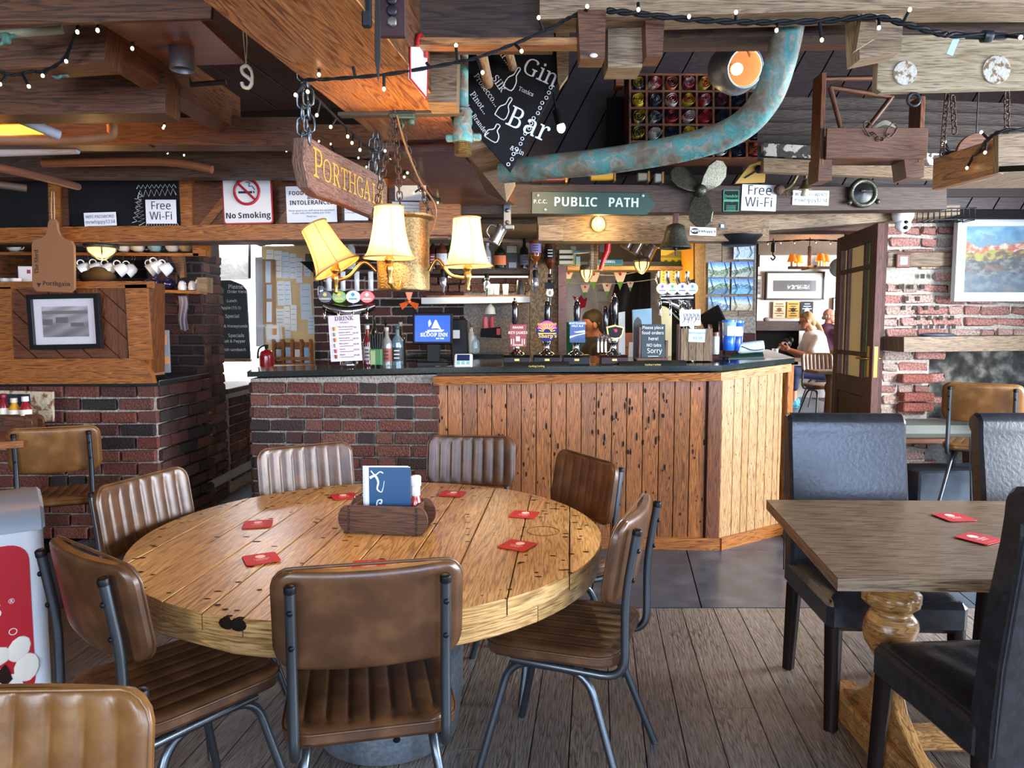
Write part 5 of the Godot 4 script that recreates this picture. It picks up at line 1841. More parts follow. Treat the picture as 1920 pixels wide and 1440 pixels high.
func pad(b: Mb, w: float, h: float, thick: float, rad: float, ribs: int, bow: float, front := true, depth := 0.006):
	# upholstered pad in the xy plane, ribbed on its +z side, bowed about the y axis
	var nu := ribs * 8
	var nv := 14
	var inset := func(v): # half width at height v (0..1)
		var y: float = minf(v, 1.0 - v) * h
		return w / 2 - (rad - sqrt(maxf(rad * rad - pow(maxf(rad - y, 0.0), 2.0), 0.0)) if y < rad else 0.0)
	var vv := func(t): # denser towards the ends
		return 0.5 - 0.5 * cos(PI * t)
	var face := func(side: float):
		return func(u, t):
			var v: float = vv.call(t)
			var hw: float = inset.call(v)
			var x: float = (u * 2.0 - 1.0) * hw
			var y: float = (v - 0.5) * h
			var e := minf(minf(hw - absf(x), v * h), (1.0 - v) * h)
			var edge := clampf(e / 0.02, 0.0, 1.0)
			edge = sqrt(1.0 - pow(1.0 - edge, 2.0))
			var z := thick * 0.5 * (0.45 + 0.55 * edge)
			if side > 0.0:
				var f := absf(sin(PI * (x / w + 0.5) * ribs))
				z += depth * (pow(f, 0.4) - 1.0) * clampf(e / 0.03, 0.0, 1.0)
			return V3(x, y, z * side + bow * pow(x / (w / 2), 2.0))
	b.grid(face.call(1.0), nu, nv, false, w, h)
	b.grid(face.call(-1.0), nu, nv, false, w, h, true)
	# edge band joins the two faces
	var band := func(s: float):
		return func(t, k):
			var v: float = vv.call(t)
			var hw: float = inset.call(v)
			return V3(s * hw, (v - 0.5) * h, lerpf(-1.0, 1.0, k) * thick * 0.225 + bow * pow(hw / (w / 2), 2.0))
	b.grid(band.call(1.0), nv, 1, false, h, thick)
	b.grid(band.call(-1.0), nv, 1, false, h, thick, true)
	for s in [0.0, 1.0]:
		var hw: float = inset.call(s)
		b.grid(func(u, k):
			var x: float = (u * 2.0 - 1.0) * hw
			return V3(x, (s - 0.5) * h, lerpf(-1.0, 1.0, k) * thick * 0.225 + bow * pow(x / (w / 2), 2.0)), 10, 1, false, w, thick, s > 0.5)
	var loop := []
	for q in [[0.0, 1.0, 1.0], [1.0, 0.0, -1.0]]:
		for i in 15:
			var t: float = lerpf(q[0], q[1], i / 14.0)
			var v: float = vv.call(t)
			var hw: float = inset.call(v)
			loop.append(V3(q[2] * hw, (v - 0.5) * h, thick * 0.2 + bow * pow(hw / (w / 2), 2.0)))
	loop.append(loop[0])
	b.tube(loop, 0.004, 6, false)
func make_chair(label: String, group: String, m: Material) -> Node3D:
	var o := thing("cafe_chair", label, "chair", Vector3.ZERO, 0.0, group)
	var b := Mb.new()
	b.x = Transform3D(Basis(Vector3.RIGHT, -PI / 2 + 0.03), V3(0, 0.447, 0.0))
	pad(b, 0.41, 0.41, 0.05, 0.07, 8, 0.0, true, 0.007)
	put(b, "seat", m, o)
	b = Mb.new()
	b.x = Transform3D(Basis(Vector3.RIGHT, -0.16), V3(0, 0.735, -0.215))
	pad(b, 0.43, 0.245, 0.036, 0.05, 8, 0.03, true, 0.009)
	put(b, "backrest", m, o)
	for s in [-1.0, 1.0]:
		b = Mb.new()
		b.tube(corners([V3(s * 0.17, 0.825, -0.252), V3(s * 0.172, 0.64, -0.222), V3(s * 0.172, 0.40, -0.225), V3(s * 0.172, 0.405, 0.12)], 0.07, 6), 0.0125, 10)
		var bp := put(b, "back_post", M.steel, o)
		b = Mb.new()
		b.lathe([Vector2(0, -0.006), Vector2(0.0135, -0.006), Vector2(0.0135, 0.008), Vector2(0.009, 0.012), Vector2(0, 0.012)], 12, Transform3D(Basis(Vector3.RIGHT, -0.16), V3(s * 0.17, 0.826, -0.2525)))
		put(b, "end_cap", M.black, bp)
		for y in [0.775, 0.69]:
			b = Mb.new()
			b.ball(V3(s * 0.171, y, -0.258 + (0.775 - y) * 0.16), V3(0.007, 0.007, 0.005), 10, 6)
			put(b, "bolt", M.black, bp)
		b = Mb.new()
		b.tube(corners([V3(s * 0.215, 0.0, 0.225), V3(s * 0.15, 0.39, 0.13), V3(s * 0.15, 0.39, -0.11), V3(s * 0.215, 0.0, -0.25)], 0.07, 6), 0.0125, 10)
		put(b, "leg_hoop", M.steel, o)
	for z in [0.09, -0.09]:
		b = Mb.new()
		b.box(V3(0, 0.413, z), V3(0.36, 0.012, 0.03), 0.003)
		put(b, "cross_bar", M.iron, o)
	return o
func cafe_chairs():
	var g := "tan leather chairs round the cable drum table"
	var first := make_chair("ribbed tan leather chair tucked in nearest the brick half of the bar", g, M.leather)
	first.position = V3(-0.82, 0, -3.06)
	first.rotation.y = 0.6
	var seats := [
		["ribbed tan leather chair in front of the brick and board joint of the bar", V3(-0.22, 0, -3.3), -0.1],
		["brown ribbed chair angled before the pine boards of the bar", V3(0.13, 0, -2.86), -1.08],
		["brown chair seen edge on, pulled out beside the open plank floor", V3(0.17, 0, -2.21), -1.93],
		["brown chair with its plain back towards us before the galvanised keg", V3(-0.37, 0, -1.81), -2.93],
		["brown chair between the red ice cream bin and the drum table", V3(-0.9, 0, -1.88), 2.5],
		["pale ribbed chair between the corner of bricks and the drum table", V3(-1.13, 0, -2.5), 1.3],
	]
	for q in seats:
		copy(first, "cafe_chair", q[0], q[1], q[2])
	var near := copy(first, "cafe_chair", "large ribbed chair back cut off at the lower corner of the frame", V3(-0.74, 0, -0.82), 0.03)
	near.set_meta("group", "tan leather chairs at other tables")
	for c in near.get_children():
		if c.name in ["seat", "backrest"]:
			(c as MeshInstance3D).material_override = M.tan
	var l := copy(near, "cafe_chair", "tan chair standing at the sauce table against the left bricks", V3(-2.52, 0, -4.0), -2.75)
	l.set_meta("label", "tan chair standing at the sauce table against the left bricks")
	copy(near, "cafe_chair", "brown chair in front of the fireplace with its back turned", at(1840, 860, 4.62) * V3(1, 0, 1) + V3(0, 0.18, 0), 2.5)
	copy(near, "cafe_chair", "brown chair back partly cut off beside the fireplace chair", V3(3.68, 0.18, -4.78), 2.7)
	copy(near, "cafe_chair", "ribbed chair on which the woman in white sits", at(1533, 700, 10.9) * V3(1, 0, 1) + V3(0.05, 0.175, 0), -1.7)
	copy(near, "cafe_chair", "ribbed chair empty in the doorway before the woman in white", at(1545, 700, 9.3) * V3(1, 0, 1) + V3(0, 0.175, 0), 0.1)
func round_table():
	var T := V3(-0.465, 0, -2.42)
	var R := 0.766
	var o := thing("drum_table", "big round cable drum table of orange pine planks on a galvanised keg", "table", T, -0.08)
	var along := Basis(V3(0, 0, -1), V3(-1, 0, 0), V3(0, 1, 0))
	var ed := [-0.766, -0.66, -0.5, -0.34, -0.19, -0.035, 0.12, 0.235, 0.37, 0.5, 0.64, 0.766]
	for k in ed.size() - 1:
		var strip := pv([-1, ed[k] + 0.0015, 1, ed[k] + 0.0015, 1, ed[k + 1] - 0.0015, -1, ed[k + 1] - 0.0015])
		for poly in Geometry2D.intersect_polygons(strip, disc2(R, 96)):
			var b := Mb.new()
			b.tint = grey(rng.randf_range(0.88, 1.12))
			b.x = Transform3D(along, V3(0, 0.652 + rng.randf_range(-0.001, 0.001), 0))
			b.prism(poly, 0.0, 0.048, false, 0.003)
			for i in b.t.size():
				b.t[i] += Vector2(k * 0.63, k * 0.417)
			put(b, "plank", M.pine, o)
	ed = [-0.75, -0.5, -0.25, 0.0, 0.25, 0.5, 0.75]
	for k in ed.size() - 1:
		var strip := pv([-1, ed[k] + 0.002, 1, ed[k] + 0.002, 1, ed[k + 1] - 0.002, -1, ed[k + 1] - 0.002])
		for poly in Geometry2D.intersect_polygons(strip, disc2(R - 0.008, 72)):
			var b := Mb.new()
			b.tint = grey(rng.randf_range(0.75, 0.95))
			b.x = Transform3D(Basis(Vector3.UP, 1.2) * along, V3(0, 0.604, 0))
			b.prism(poly, 0.0, 0.046, false, 0.004)
			put(b, "under_plank", M.pine, o)
	# nail heads, punched holes and other marks of the drum
	var b := Mb.new()
	for k in 170:
		var a := rng.randf() * TAU
		var r: float = R * (sqrt(rng.randf()) if k % 3 else rng.randf_range(0.9, 0.97))
		nail(b, V3(sin(a) * r, 0.7012, cos(a) * r), rng.randf_range(0.004, 0.0065), rng.randf_range(0.007, 0.013))
	for k in 5:
		for j in 3:
			nail(b, V3(0.29 + j * 0.09 + 0.01 * k, 0.7012, -0.2 + k * 0.075), 0.0045, 0.009)
	put(b, "nail_mark", K("2c1a0e", 0.7), o, "stuff")
	b = Mb.new()
	b.ring(V3(0.57, 0.7008, -0.04), 0.055, 0.0012, Vector3.UP, 28, 4)
	put(b, "plug_outline", K("6b451f", 0.7), o)
	b = Mb.new()
	for q in [[-0.16, 0.74], [-0.13, 0.748]]:
		b.ball(V3(q[0], 0.684, q[1]), V3(0.026, 0.017, 0.019), 9, 6)
	put(b, "broken_edge", K("1d120b", 0.9), o)
	b = Mb.new()
	b.lathe([Vector2(0, 0), Vector2(0.225, 0), Vector2(0.238, 0.01), Vector2(0.25, 0.08), Vector2(0.256, 0.15), Vector2(0.262, 0.155), Vector2(0.258, 0.165), Vector2(0.262, 0.34), Vector2(0.268, 0.4), Vector2(0.292, 0.425), Vector2(0.298, 0.45), Vector2(0.29, 0.475), Vector2(0.27, 0.49), Vector2(0.272, 0.52), Vector2(0.262, 0.58), Vector2(0.25, 0.603), Vector2(0, 0.603)], 48)
	var kg := put(b, "keg", M.galv, o)
	kg.position = V3(0.035, 0, 0)
	for a in [0.35, -0.35, 1.2, -1.2]:
		b = Mb.new()
		b.ball(V3(sin(a) * 0.252, 0.1, cos(a) * 0.252), V3(0.012, 0.009, 0.012), 10, 6)
		put(b, "keg_hole", K("0c0d0f", 0.8), kg)
	# red beer mats
	var cl := ["red beer mat beside the caddy's far left corner", "red beer mat beyond the ketchup bottle towards the bar", "red beer mat on the far left of the drum table", "red beer mat on the right near the knot plank", "red beer mat nearest the edge on chair at right", "red beer mat nearest the bin on the left front", "red beer mat half hidden behind the front chair's back"]
	var ps := [[645, 931, 0.4], [848, 926, -0.2], [483, 983, 0.25], [983, 965, -0.25], [970, 1023, -0.5], [490, 1048, 0.5], [692, 1061, 0.1]]
	for k in 7:
		coaster(cl[k], ath(ps[k][0], ps[k][1], 0.7025), ps[k][2], "beer mats on the drum table")
	# brick mould caddy with menu, ketchup and pots
	var cd := thing("condiment_caddy", "dark wooden brick mould caddy in the middle of the drum table", "caddy", ath(728, 992, 0.7015), -0.12)
	caddy(cd, 0.00165, 172, 56, 78)
	var mn := thing("menu_booklet", "blue menu booklet with white octopus arms standing in the caddy", "menu", ath(728, 985, 0.71) + V3(0, 0.0, 0.01), -0.02)
	var s := 0.00175
	b = Mb.new(s)
	b.x = Transform3D(Basis(), V3(0, 26, 0))
	b.box(V3(0, 50, -3), V3(90, 84, 2))
	b.box(V3(-4, 50, -6), V3(90, 86, 1.5))
	put(b, "pages", M.paper, mn)
	b = Mb.new(s)
	b.x = Transform3D(Basis(), V3(0, 26, 0))
	b.box(V3(5, 50, -1.6), V3(82, 82, 1))
	put(b, "cover", K("14486e", 0.5), mn)
	b = Mb.new(s)
	b.x = Transform3D(Basis(), V3(0, 26, 0))
	b.tube(bend([V3(-32, 84, -1), V3(-24, 76, -1), V3(-14, 82, -1), V3(-8, 79, -1)]), 1.4, 5)
	b.tube(bend([V3(-34, 70, -1), V3(-24, 74, -1), V3(-18, 62, -1), V3(-20, 48, -1), V3(-12, 42, -1), V3(-8, 52, -1), V3(-6, 64, -1)]), [3, 3, 3, 2.9, 2.9, 2.8, 2.8, 2.8, 2.7, 2.6, 2.5, 2.4, 2.3, 2.2, 2.1, 2, 2, 1.9, 1.9, 1.8, 1.7, 1.6, 1.5, 1.4, 1.3, 1.2, 1.1, 1.0, 0.9, 0.8, 0.7, 0.6, 0.6, 0.6, 0.6, 0.6, 0.6], 5)
	b.tube(bend([V3(-22, 12, -1), V3(-20, 24, -1), V3(-12, 26, -1), V3(-13, 19, -1), V3(-17, 20, -1)]), 1.6, 5)
	b.prism(disc2(9, 20), -1.2, -0.6)
	put(b, "octopus_print", K("d6e2ea", 0.6), mn)
	sauce_glass("clear ketchup bottle with white cap in the table caddy", ath(779, 985, 0.712) + V3(0, 0, -0.02), 0.00165)
	for i in 2:
		var sk := thing("glass_shaker", ["small glass shaker at the caddy's left end", "second small glass shaker behind the first in the caddy"][i], "shaker", ath(671 + i * 9, 968 - i * 6, 0.712), 0.0, "glass shakers in the caddy")
		b = Mb.new(0.00165)
		b.lathe([Vector2(0, 0), Vector2(9, 0), Vector2(9.5, 30), Vector2(8, 36), Vector2(0, 36)], 16)
		put(b, "jar", glass("d8dcdc", 0.35), sk)
		b = Mb.new(0.00165)
		b.lathe([Vector2(9.2, 35), Vector2(9.2, 42), Vector2(5, 45), Vector2(0, 45.5)], 16)
		put(b, "lid", M.chrome, sk)
func nail(b: Mb, p: Vector3, rx: float, rz: float):
	for i in 6:
		var a := TAU * i / 6
		var c := TAU * (i + 1) / 6
		b.flat(p, p + V3(cos(a) * rz, -0.0005, sin(a) * rx), p + V3(cos(c) * rz, -0.0005, sin(c) * rx), Vector3.UP)
func sauce_glass(label: String, pos: Vector3, s: float):
	var o := thing("sauce_bottle", label, "bottle", pos)
	var b := Mb.new(s)
	b.lathe([Vector2(0, 1), Vector2(15, 1), Vector2(16, 8), Vector2(16, 34), Vector2(10, 54), Vector2(8, 62), Vector2(0, 62)], 20)
	put(b, "sauce", K("8e1a14", 0.15, 0.0, "coat"), o)
	b = Mb.new(s)
	b.lathe([Vector2(0, 61), Vector2(9, 61), Vector2(9, 82), Vector2(0, 82)], 20)
	put(b, "neck_label", K("d9dcd8", 0.5), o)
	b = Mb.new(s)
	b.lathe([Vector2(0, 82), Vector2(11, 82), Vector2(11, 100), Vector2(9, 103), Vector2(0, 103)], 20)
	put(b, "cap", M.white, o)
func coaster(label: String, pos: Vector3, turn: float, group: String):
	var o := thing("beer_mat", label, "coaster", pos, turn, group)
	var b := Mb.new()
	b.x = Transform3D(Basis(Vector3.RIGHT, -PI / 2), V3())
	b.prism(rounded(0.098, 0.098, 0.008, 3), 0.0, 0.0018)
	put(b, "card", K("b0161e", 0.55), o)
	b = Mb.new()
	b.x = Transform3D(Basis(Vector3.RIGHT, -PI / 2), V3())
	words_on(b, "SUMMER", 0.0075, V3(0, -0.008, 0.0021), true)
	words_on(b, "SPRITZ", 0.0075, V3(0, -0.02, 0.0021), true)
	words_on(b, "please drink responsibly", 0.0028, V3(0, -0.038, 0.0021))
	b.prism(pv([-0.006, 0.004, 0.006, 0.004, 0.015, 0.016, 0.012, 0.03, 0.0, 0.036, -0.012, 0.03, -0.015, 0.016]), 0.0019, 0.0021)
	put(b, "print", K("e8c4c0", 0.6), o)
func make_parsons(label: String) -> Node3D:
	var o := thing("dining_chair", label, "chair", Vector3.ZERO, 0.0, "black leather chairs at the oak table")
	var b := Mb.new()
	b.box(V3(0, 0.405, 0.01), V3(0.47, 0.11, 0.46), 0.02)
	put(b, "seat_apron", M.black_leather, o)
	b = Mb.new()
	b.grid(func(u, v):
		var e := minf(minf(u, 1 - u), minf(v, 1 - v))
		return V3((u - 0.5) * 0.45, 0.452 + 0.03 * sqrt(clampf(e * 6.0, 0.0, 1.0)) + 0.004 * sin(u * 17.0) * sin(v * 9.0 + u * 4.0) * clampf(e * 5.0, 0, 1), 0.225 - v * 0.42), 18, 18, false, 0.45, 0.42)
	put(b, "seat", M.black_leather, o)
	var prof := PackedVector2Array()
	for q in [[-0.17, 0.40], [-0.175, 0.5], [-0.19, 0.65], [-0.215, 0.8], [-0.238, 0.92], [-0.245, 0.975]]:
		prof.append(Vector2(q[0], q[1]))
	for i in 13:
		var a := 0.2 + PI * 1.25 * i / 12.0
		prof.append(Vector2(-0.292 + cos(a) * 0.046, 1.0 + sin(a) * 0.046))
	for q in [[-0.318, 0.93], [-0.3, 0.8], [-0.275, 0.62], [-0.262, 0.46], [-0.258, 0.36], [-0.19, 0.36]]:
		prof.append(Vector2(q[0], q[1]))
	b = Mb.new()
	b.x = Transform3D(Basis(V3(0, 0, 1), V3(0, 1, 0), V3(-1, 0, 0)), V3())
	b.prism(prof, -0.23, 0.23, true, 0.012)
	put(b, "backrest", M.black_leather, o)
	for s in [-1.0, 1.0]:
		b = Mb.new()
		b.tube([V3(s * 0.228, 0.94, -0.318), V3(s * 0.23, 0.62, -0.276), V3(s * 0.23, 0.4, -0.262)], 0.003, 6)
		put(b, "piping", M.black_leather, o)
		for z in [0.21, -0.2]:
			b = Mb.new()
			b.tube([V3(s * 0.205, 0.37, z), V3(s * 0.212, 0.0, z * 1.12)], [0.032, 0.024], 4)
			put(b, "leg", K("1c1412", 0.35), o)
	return o
func dining_set():
	var nl := ath(1571, 1084, 0.76)
	var fl := ath(1437, 937, 0.76)
	var r := V3(1.75, 0, 0.04)
	var o := thing("dining_table", "long dark oak dining table on a carved bulbous pale leg", "table")
	var ed := [0.0, 0.17, 0.4, 0.61, 0.83, 1.0]
	for k in 5:
		var b := Mb.new()
		b.tint = grey(rng.randf_range(0.9, 1.08))
		var a := nl.lerp(fl, ed[k])
		var c := nl.lerp(fl, ed[k + 1])
		b.slab([a, a + r, c + r, c], V3(0, -0.034, 0))
		put(b, "plank", M.table_oak, o)
	var base := V3(1.21, 0, -2.24)
	var b := Mb.new()
	b.grid(func(u, v):
		var i: float = v * 22.0
		var pr := [0.05, 0.05, 0.036, 0.041, 0.034, 0.058, 0.084, 0.084, 0.056, 0.075, 0.08, 0.078, 0.07, 0.055, 0.04, 0.034, 0.032, 0.034, 0.04, 0.05, 0.06, 0.06, 0.05]
		var k := int(floor(i))
		var rr: float = lerpf(pr[mini(k, 22)], pr[mini(k + 1, 22)], i - floor(i))
		var a: float = u * TAU
		rr *= 1.0 + (0.1 * absf(sin(a * 5.0)) - 0.05 if (v > 0.21 and v < 0.36) else 0.0) + (0.05 * sin(a * 3.0 + v * 30.0) if (v > 0.38 and v < 0.6) else 0.0)
		return V3(cos(a) * rr, 0.715 - v * 0.6, sin(a) * rr), 60, 66, true, 0.4, 0.6)
	put(b, "turned_leg", M.leg_wood, o).position = base
	for q in [[V3(0, 0.715, 0), V3(0.12, 0.05, 0.6)], [V3(0, 0.05, 0), V3(0.11, 0.1, 0.66)], [V3(0.45, 0.07, 0), V3(0.9, 0.07, 0.07)]]:
		b = Mb.new()
		b.box(base + q[0], q[1], 0.012)
		put(b, ["bearer", "foot", "stretcher"][[0.05, 0.1, 0.07].find(q[1].y)], M.leg_wood, o)
	for s in [-1, 1]:
		b = Mb.new()
		b.x = Transform3D(Basis(V3(0, 0, 1), V3(0, 1, 0), V3(-1, 0, 0)), base)
		b.prism(pv([0.05 * s, 0.1, 0.05 * s, 0.26, 0.09 * s, 0.2, 0.17 * s, 0.14, 0.26 * s, 0.1]), -0.02, 0.02, true, 0.004)
		put(b, "foot_bracket", M.leg_wood, o)
	var c := make_parsons("black leather dining chair facing us across the oak table's left end")
	c.position = V3(1.33, 0, -2.62)
	c.rotation.y = -0.06
	copy(c, "dining_chair", "black leather dining chair across the oak table cut by the frame edge", V3(2.1, 0, -2.62), -0.04)
	copy(c, "dining_chair", "black leather dining chair nearest us with its back turned", V3(1.325, 0, -1.87), PI + 0.06)
	coaster("red beer mat farther back on the oak table", ath(1788, 970, 0.7625), 0.1, "beer mats on the oak table")
	coaster("red beer mat at the near chair's back on the oak table", ath(1836, 1010, 0.7625), 0.5, "beer mats on the oak table")
	# ice cream bin at the left edge
	var bn := thing("ice_cream_bin", "white and red ice cream bin with grey lid at the left edge", "bin", V3(-2.084, 0, -2.63), 0.62)
	b = Mb.new()
	b.x = Transform3D(Basis(V3(1, 0, 0), V3(0, 0, -1), V3(0, 1, 0)), V3())
	b.prism(rounded(0.56, 0.42, 0.05), 0.0, 0.655, true, 0.006)
	put(b, "body", K("d5dade", 0.35), bn)
	b = Mb.new()
	b.x = Transform3D(Basis(V3(0, 0, 1), V3(0, 1, 0), V3(-1, 0, 0)), V3(0, 0, 0))
	b.prism(pv([0.22, 0.65, 0.215, 0.69, 0.17, 0.73, 0.08, 0.755, -0.08, 0.755, -0.17, 0.73, -0.215, 0.69, -0.22, 0.65]), -0.285, 0.285, true, 0.012)
	put(b, "lid", K("8b949c", 0.4), bn)
	b = Mb.new()
	b.x = Transform3D(Basis(), V3(-0.03, 0.32, 0))
	b.prism(rounded(0.52, 0.57, 0.06), 0.2105, 0.2125)
	put(b, "red_panel", K("b5081c", 0.4), bn)
	b = Mb.new()
	for q in [[0.1, 0.2, 0.05, 0.035, 0.4], [0.17, 0.215, 0.035, 0.05, -0.4], [0.19, 0.14, 0.04, 0.055, -0.2], [0.09, 0.12, 0.05, 0.04, 0.2], [0.14, 0.075, 0.04, 0.055, 0.1], [0.05, 0.17, 0.05, 0.04, 0.0], [0.06, 0.075, 0.045, 0.04, 0.3]]:
		b.x = Transform3D(Basis(Vector3.BACK, q[4]), V3(q[0] + 0.015, q[1], 0.213))
		b.ball(V3(), V3(q[2], q[3], 0.004), 14, 6)
	put(b, "cream_petal_print", K("e3dccb", 0.6), bn)
	b = Mb.new()
	b.x = Transform3D(Basis(), V3(0, 0, 0))
	b.prism(pv([0.05, 0.045, 0.12, 0.05, 0.17, 0.09, 0.2, 0.13, 0.19, 0.07, 0.21, 0.055, 0.16, 0.05, 0.18, 0.03, 0.1, 0.035]), 0.2126, 0.2136)
	b.prism(pv([0.11, 0.14, 0.14, 0.17, 0.15, 0.15, 0.16, 0.11, 0.14, 0.09, 0.12, 0.11]), 0.2165, 0.219)
	put(b, "sauce_print", K("2a120c", 0.5), bn)
	b = Mb.new()
	words_on(b, "s", 0.07, V3(0.12, 0.345, 0.2135), true, true)
	words_on(b, "®", 0.018, V3(0.17, 0.39, 0.2135))
	words_on(b, "D", 0.16, V3(0.05, 0.47, 0.2135), true)
	b.ring(V3(0.17, 0.285, 0.2135), 0.012, 0.002, Vector3.BACK, 12, 4)
	put(b, "lettering", K("ece6e4", 0.6), bn)
func bottle(label: String, x: float, y: float, d: float, h: float, r: float, body: Material, cap: String, lab := "", up := true, square := false, group := ""):
	# upright or hung upside down (y is then the mouth); sizes in pixels
	var o := thing("spirit_bottle", label, "bottle", at(x, y, d), 0.0, group)
	var b := Mb.new(kp(y, d))
	var seg := 4 if square else 18
	var k := 1.35 if square else 1.0
	if not up:
		b.x = Transform3D(Basis(Vector3.BACK, PI), V3(0, h, 0))
	if square:
		b.x = b.x * Transform3D(Basis(Vector3.UP, PI / 4), V3())
	var keep := b.x
	b.lathe([Vector2(0, 0), Vector2(r * k * 0.94, 0), Vector2(r * k, h * 0.03), Vector2(r * k, h * 0.56), Vector2(r * 0.85, h * 0.66), Vector2(r * 0.36, h * 0.76), Vector2(r * 0.32, h * 0.92), Vector2(0, h * 0.92)], seg, Transform3D(), not square)
	put(b, "glass_body", body, o)
	b = Mb.new(kp(y, d))
	b.x = keep
	b.lathe([Vector2(0, h * 0.9), Vector2(r * 0.4, h * 0.9), Vector2(r * 0.4, h), Vector2(0, h)], 12)
	put(b, "cap", K(cap, 0.4), o)
	if lab != "":
		b = Mb.new(kp(y, d))
		b.x = keep
		b.lathe([Vector2(r * k * 1.03, h * 0.12), Vector2(r * k * 1.03, h * 0.46)], seg, Transform3D(), not square)
		put(b, "label_band", K(lab, 0.6), o)
		b = Mb.new(kp(y, d))
		b.x = keep if up else Transform3D(Basis(Vector3.BACK, PI), V3(0, h, 0))
		for q in 3:
			b.box(V3(0, h * (0.2 + q * 0.09), r * 1.06 if not square else r * 1.0), V3(r * 0.9, h * 0.025, 0.5), 0.0, Basis())
		put(b, "label_print", K("2a2622" if Color.html(lab).get_luminance() > 0.3 else "d8d4c8", 0.6), o)
func optic(label: String, x: float, y: float, d: float, s: float):
	var o := thing("spirit_optic", label, "optic", at(x, y, d))
	var b := Mb.new(s)
	b.lathe([Vector2(0, -20), Vector2(2, -20), Vector2(3, -10), Vector2(6, -8), Vector2(6, 6), Vector2(3, 9), Vector2(3, 20), Vector2(0, 20)], 14)
	put(b, "measure", K("9aa0a6", 0.15, 0.6), o)
	b = Mb.new(s)
	b.lathe([Vector2(3.4, 9), Vector2(5, 10), Vector2(5, 22), Vector2(3, 23)], 14)
	put(b, "collar", M.black, o)
func back_bar():
	var w := frame_node("wall_servery")
	var b := Mb.new()
	b.slab([at(588, 440, 6.5), at(1000, 440, 6.5), at(1000, 700, 6.5) * V3(1, 0, 1), at(588, 700, 6.5) * V3(1, 0, 1)], V3(0, 0, -0.1))
	put(b, "mortar_bed", M.mortar, w)
	bricks(w, at(590, 690, 6.49), V3(1, 0, 0), V3(0, 0, 1), 1.35, 1.1, ["5c3a32", "4c302b", "6a4238", "3a2a28"], 0.078, 0.235, 0.004)
	b = Mb.new()
	b.slab([at(990, 380, 8.4), at(1335, 380, 8.4), at(1335, 760, 8.4), at(990, 760, 8.4)], V3(0, 0, -0.1))
	put(b, "plaster", M.plaster, w)
	b = Mb.new()
	b.slab([at(1330, 400, 5.7), at(1330, 400, 8.4), at(1330, 780, 8.4), at(1330, 780, 5.7)], V3(0.05, 0, 0))
	put(b, "side_wall", K("b8932a", 0.8), w)
	bricks(w, at(800, 548, 6.44), V3(1, 0, 0), V3(0, 0, 1), 0.9, 0.17, ["96705c", "8a6452", "a88470"], 0.07, 0.2, 0.004)
	b = Mb.new()
	b.box(V3(0.0, 2.16, -7.0), V3(4.0, 0.06, 3.4), 0.0)
	shell(b, "ceiling_back_bar", M.pale)
	# timber and brick post with the optics
	b = Mb.new()
	quadbox(b, [[994, 452], [1047, 452], [1047, 700], [994, 700]], 6.0, 0.25)
	var po := frame_node("wall_post")
	put(b, "post", speckle("post_stone", [[0.0, "5a4630"], [0.5, "7d6546"], [1.0, "9c8462"]], 0.4, 0.9, 0.02, 0.4), po)
	b = Mb.new()
	quadbox(b, [[1047, 500], [1062, 494], [1062, 700], [1047, 700]], 5.95, 0.2)
	put(b, "red_upright", M.red, po)
	# shelves
	shelf_px("bottle_shelf", "dark shelf of spirit bottles behind the chandelier", 590, 996, 506, 6.1, 0.3, M.dark)
	shelf_px("glass_shelf", "shelf of glasses and a jug over the white rail", 800, 996, 554, 6.1, 0.3, M.brown)
	px_slab("white_rail", "long white shelf edge running behind the lamps to the post", "rail", [[790, 558], [996, 556], [996, 567], [790, 570]], 6.05, 0.25, K("c9cbc6", 0.4), [])
	var ls := thing("strip_light", "thin white strip light glowing beneath the dark bottle shelf", "lamp", at(915, 519, 6.02))
	b = Mb.new(kp(519, 6.02))
	b.box(V3(), V3(150, 3, 4))
	put(b, "strip_lamp", glow("fff0d8", 1.6), ls)
	var al := AreaLight3D.new()
	al.name = "strip_area_light"
	al.area_size = Vector2(0.64, 0.05)
	al.light_color = hexc("ffe8c8")
	al.light_energy = 0.7
	al.area_normalize_energy = true
	al.area_range = 8.0
	al.shadow_enabled = true
	ls.add_child(al)
	al.position = V3(0, -0.012, 0)
	al.basis = Basis.looking_at(V3(0, -1, 0.02), Vector3.BACK)
	shelf_px("curio_shelf", "pale shelf of books and curios right of the optics post", 1064, 1322, 499, 6.1, 0.3, M.pale)
	shelf_px("back_worktop", "dark worktop of the back bar below the bottles", 700, 990, 664, 6.0, 0.45, M.counter)
	# bottles
	var gb := "spirit bottles along the back bar"
	bottle("tall clear bottle left of the brass drum on the shelf", 658, 505, 6.0, 62, 9, glass("cfd8d8", 0.4), "2a2a2e", "c9c4b4", true, false, gb)
	bottle("slim dark bottle farthest left on the shelf", 636, 505, 6.0, 56, 7, K("241c1c", 0.1, 0.0, "coat"), "7a1c22", "", true, false, gb)
	bottle("dark red wine bottle right of the brass drum", 812, 505, 6.0, 60, 8, K("2e1218", 0.1, 0.0, "coat"), "1d1d22", "8a3a3a", true, false, gb)
	bottle("square clear bottle with a white and red label", 829, 505, 6.0, 62, 10, K("6b3a24", 0.08, 0.0, "coat"), "b8b8b4", "d9d9d6", true, true, gb)
	bottle("green wine bottle half behind the rightmost shade", 848, 505, 6.0, 66, 8, K("4a6b1e", 0.08, 0.0, "coat"), "2b4016", "c9c6b0", true, false, gb)
	bottle("clear bottle just right of the rightmost shade", 914, 504, 6.0, 48, 8, glass("d0d8da", 0.4), "c6ccd0", "b9c4c8", true, false, gb)
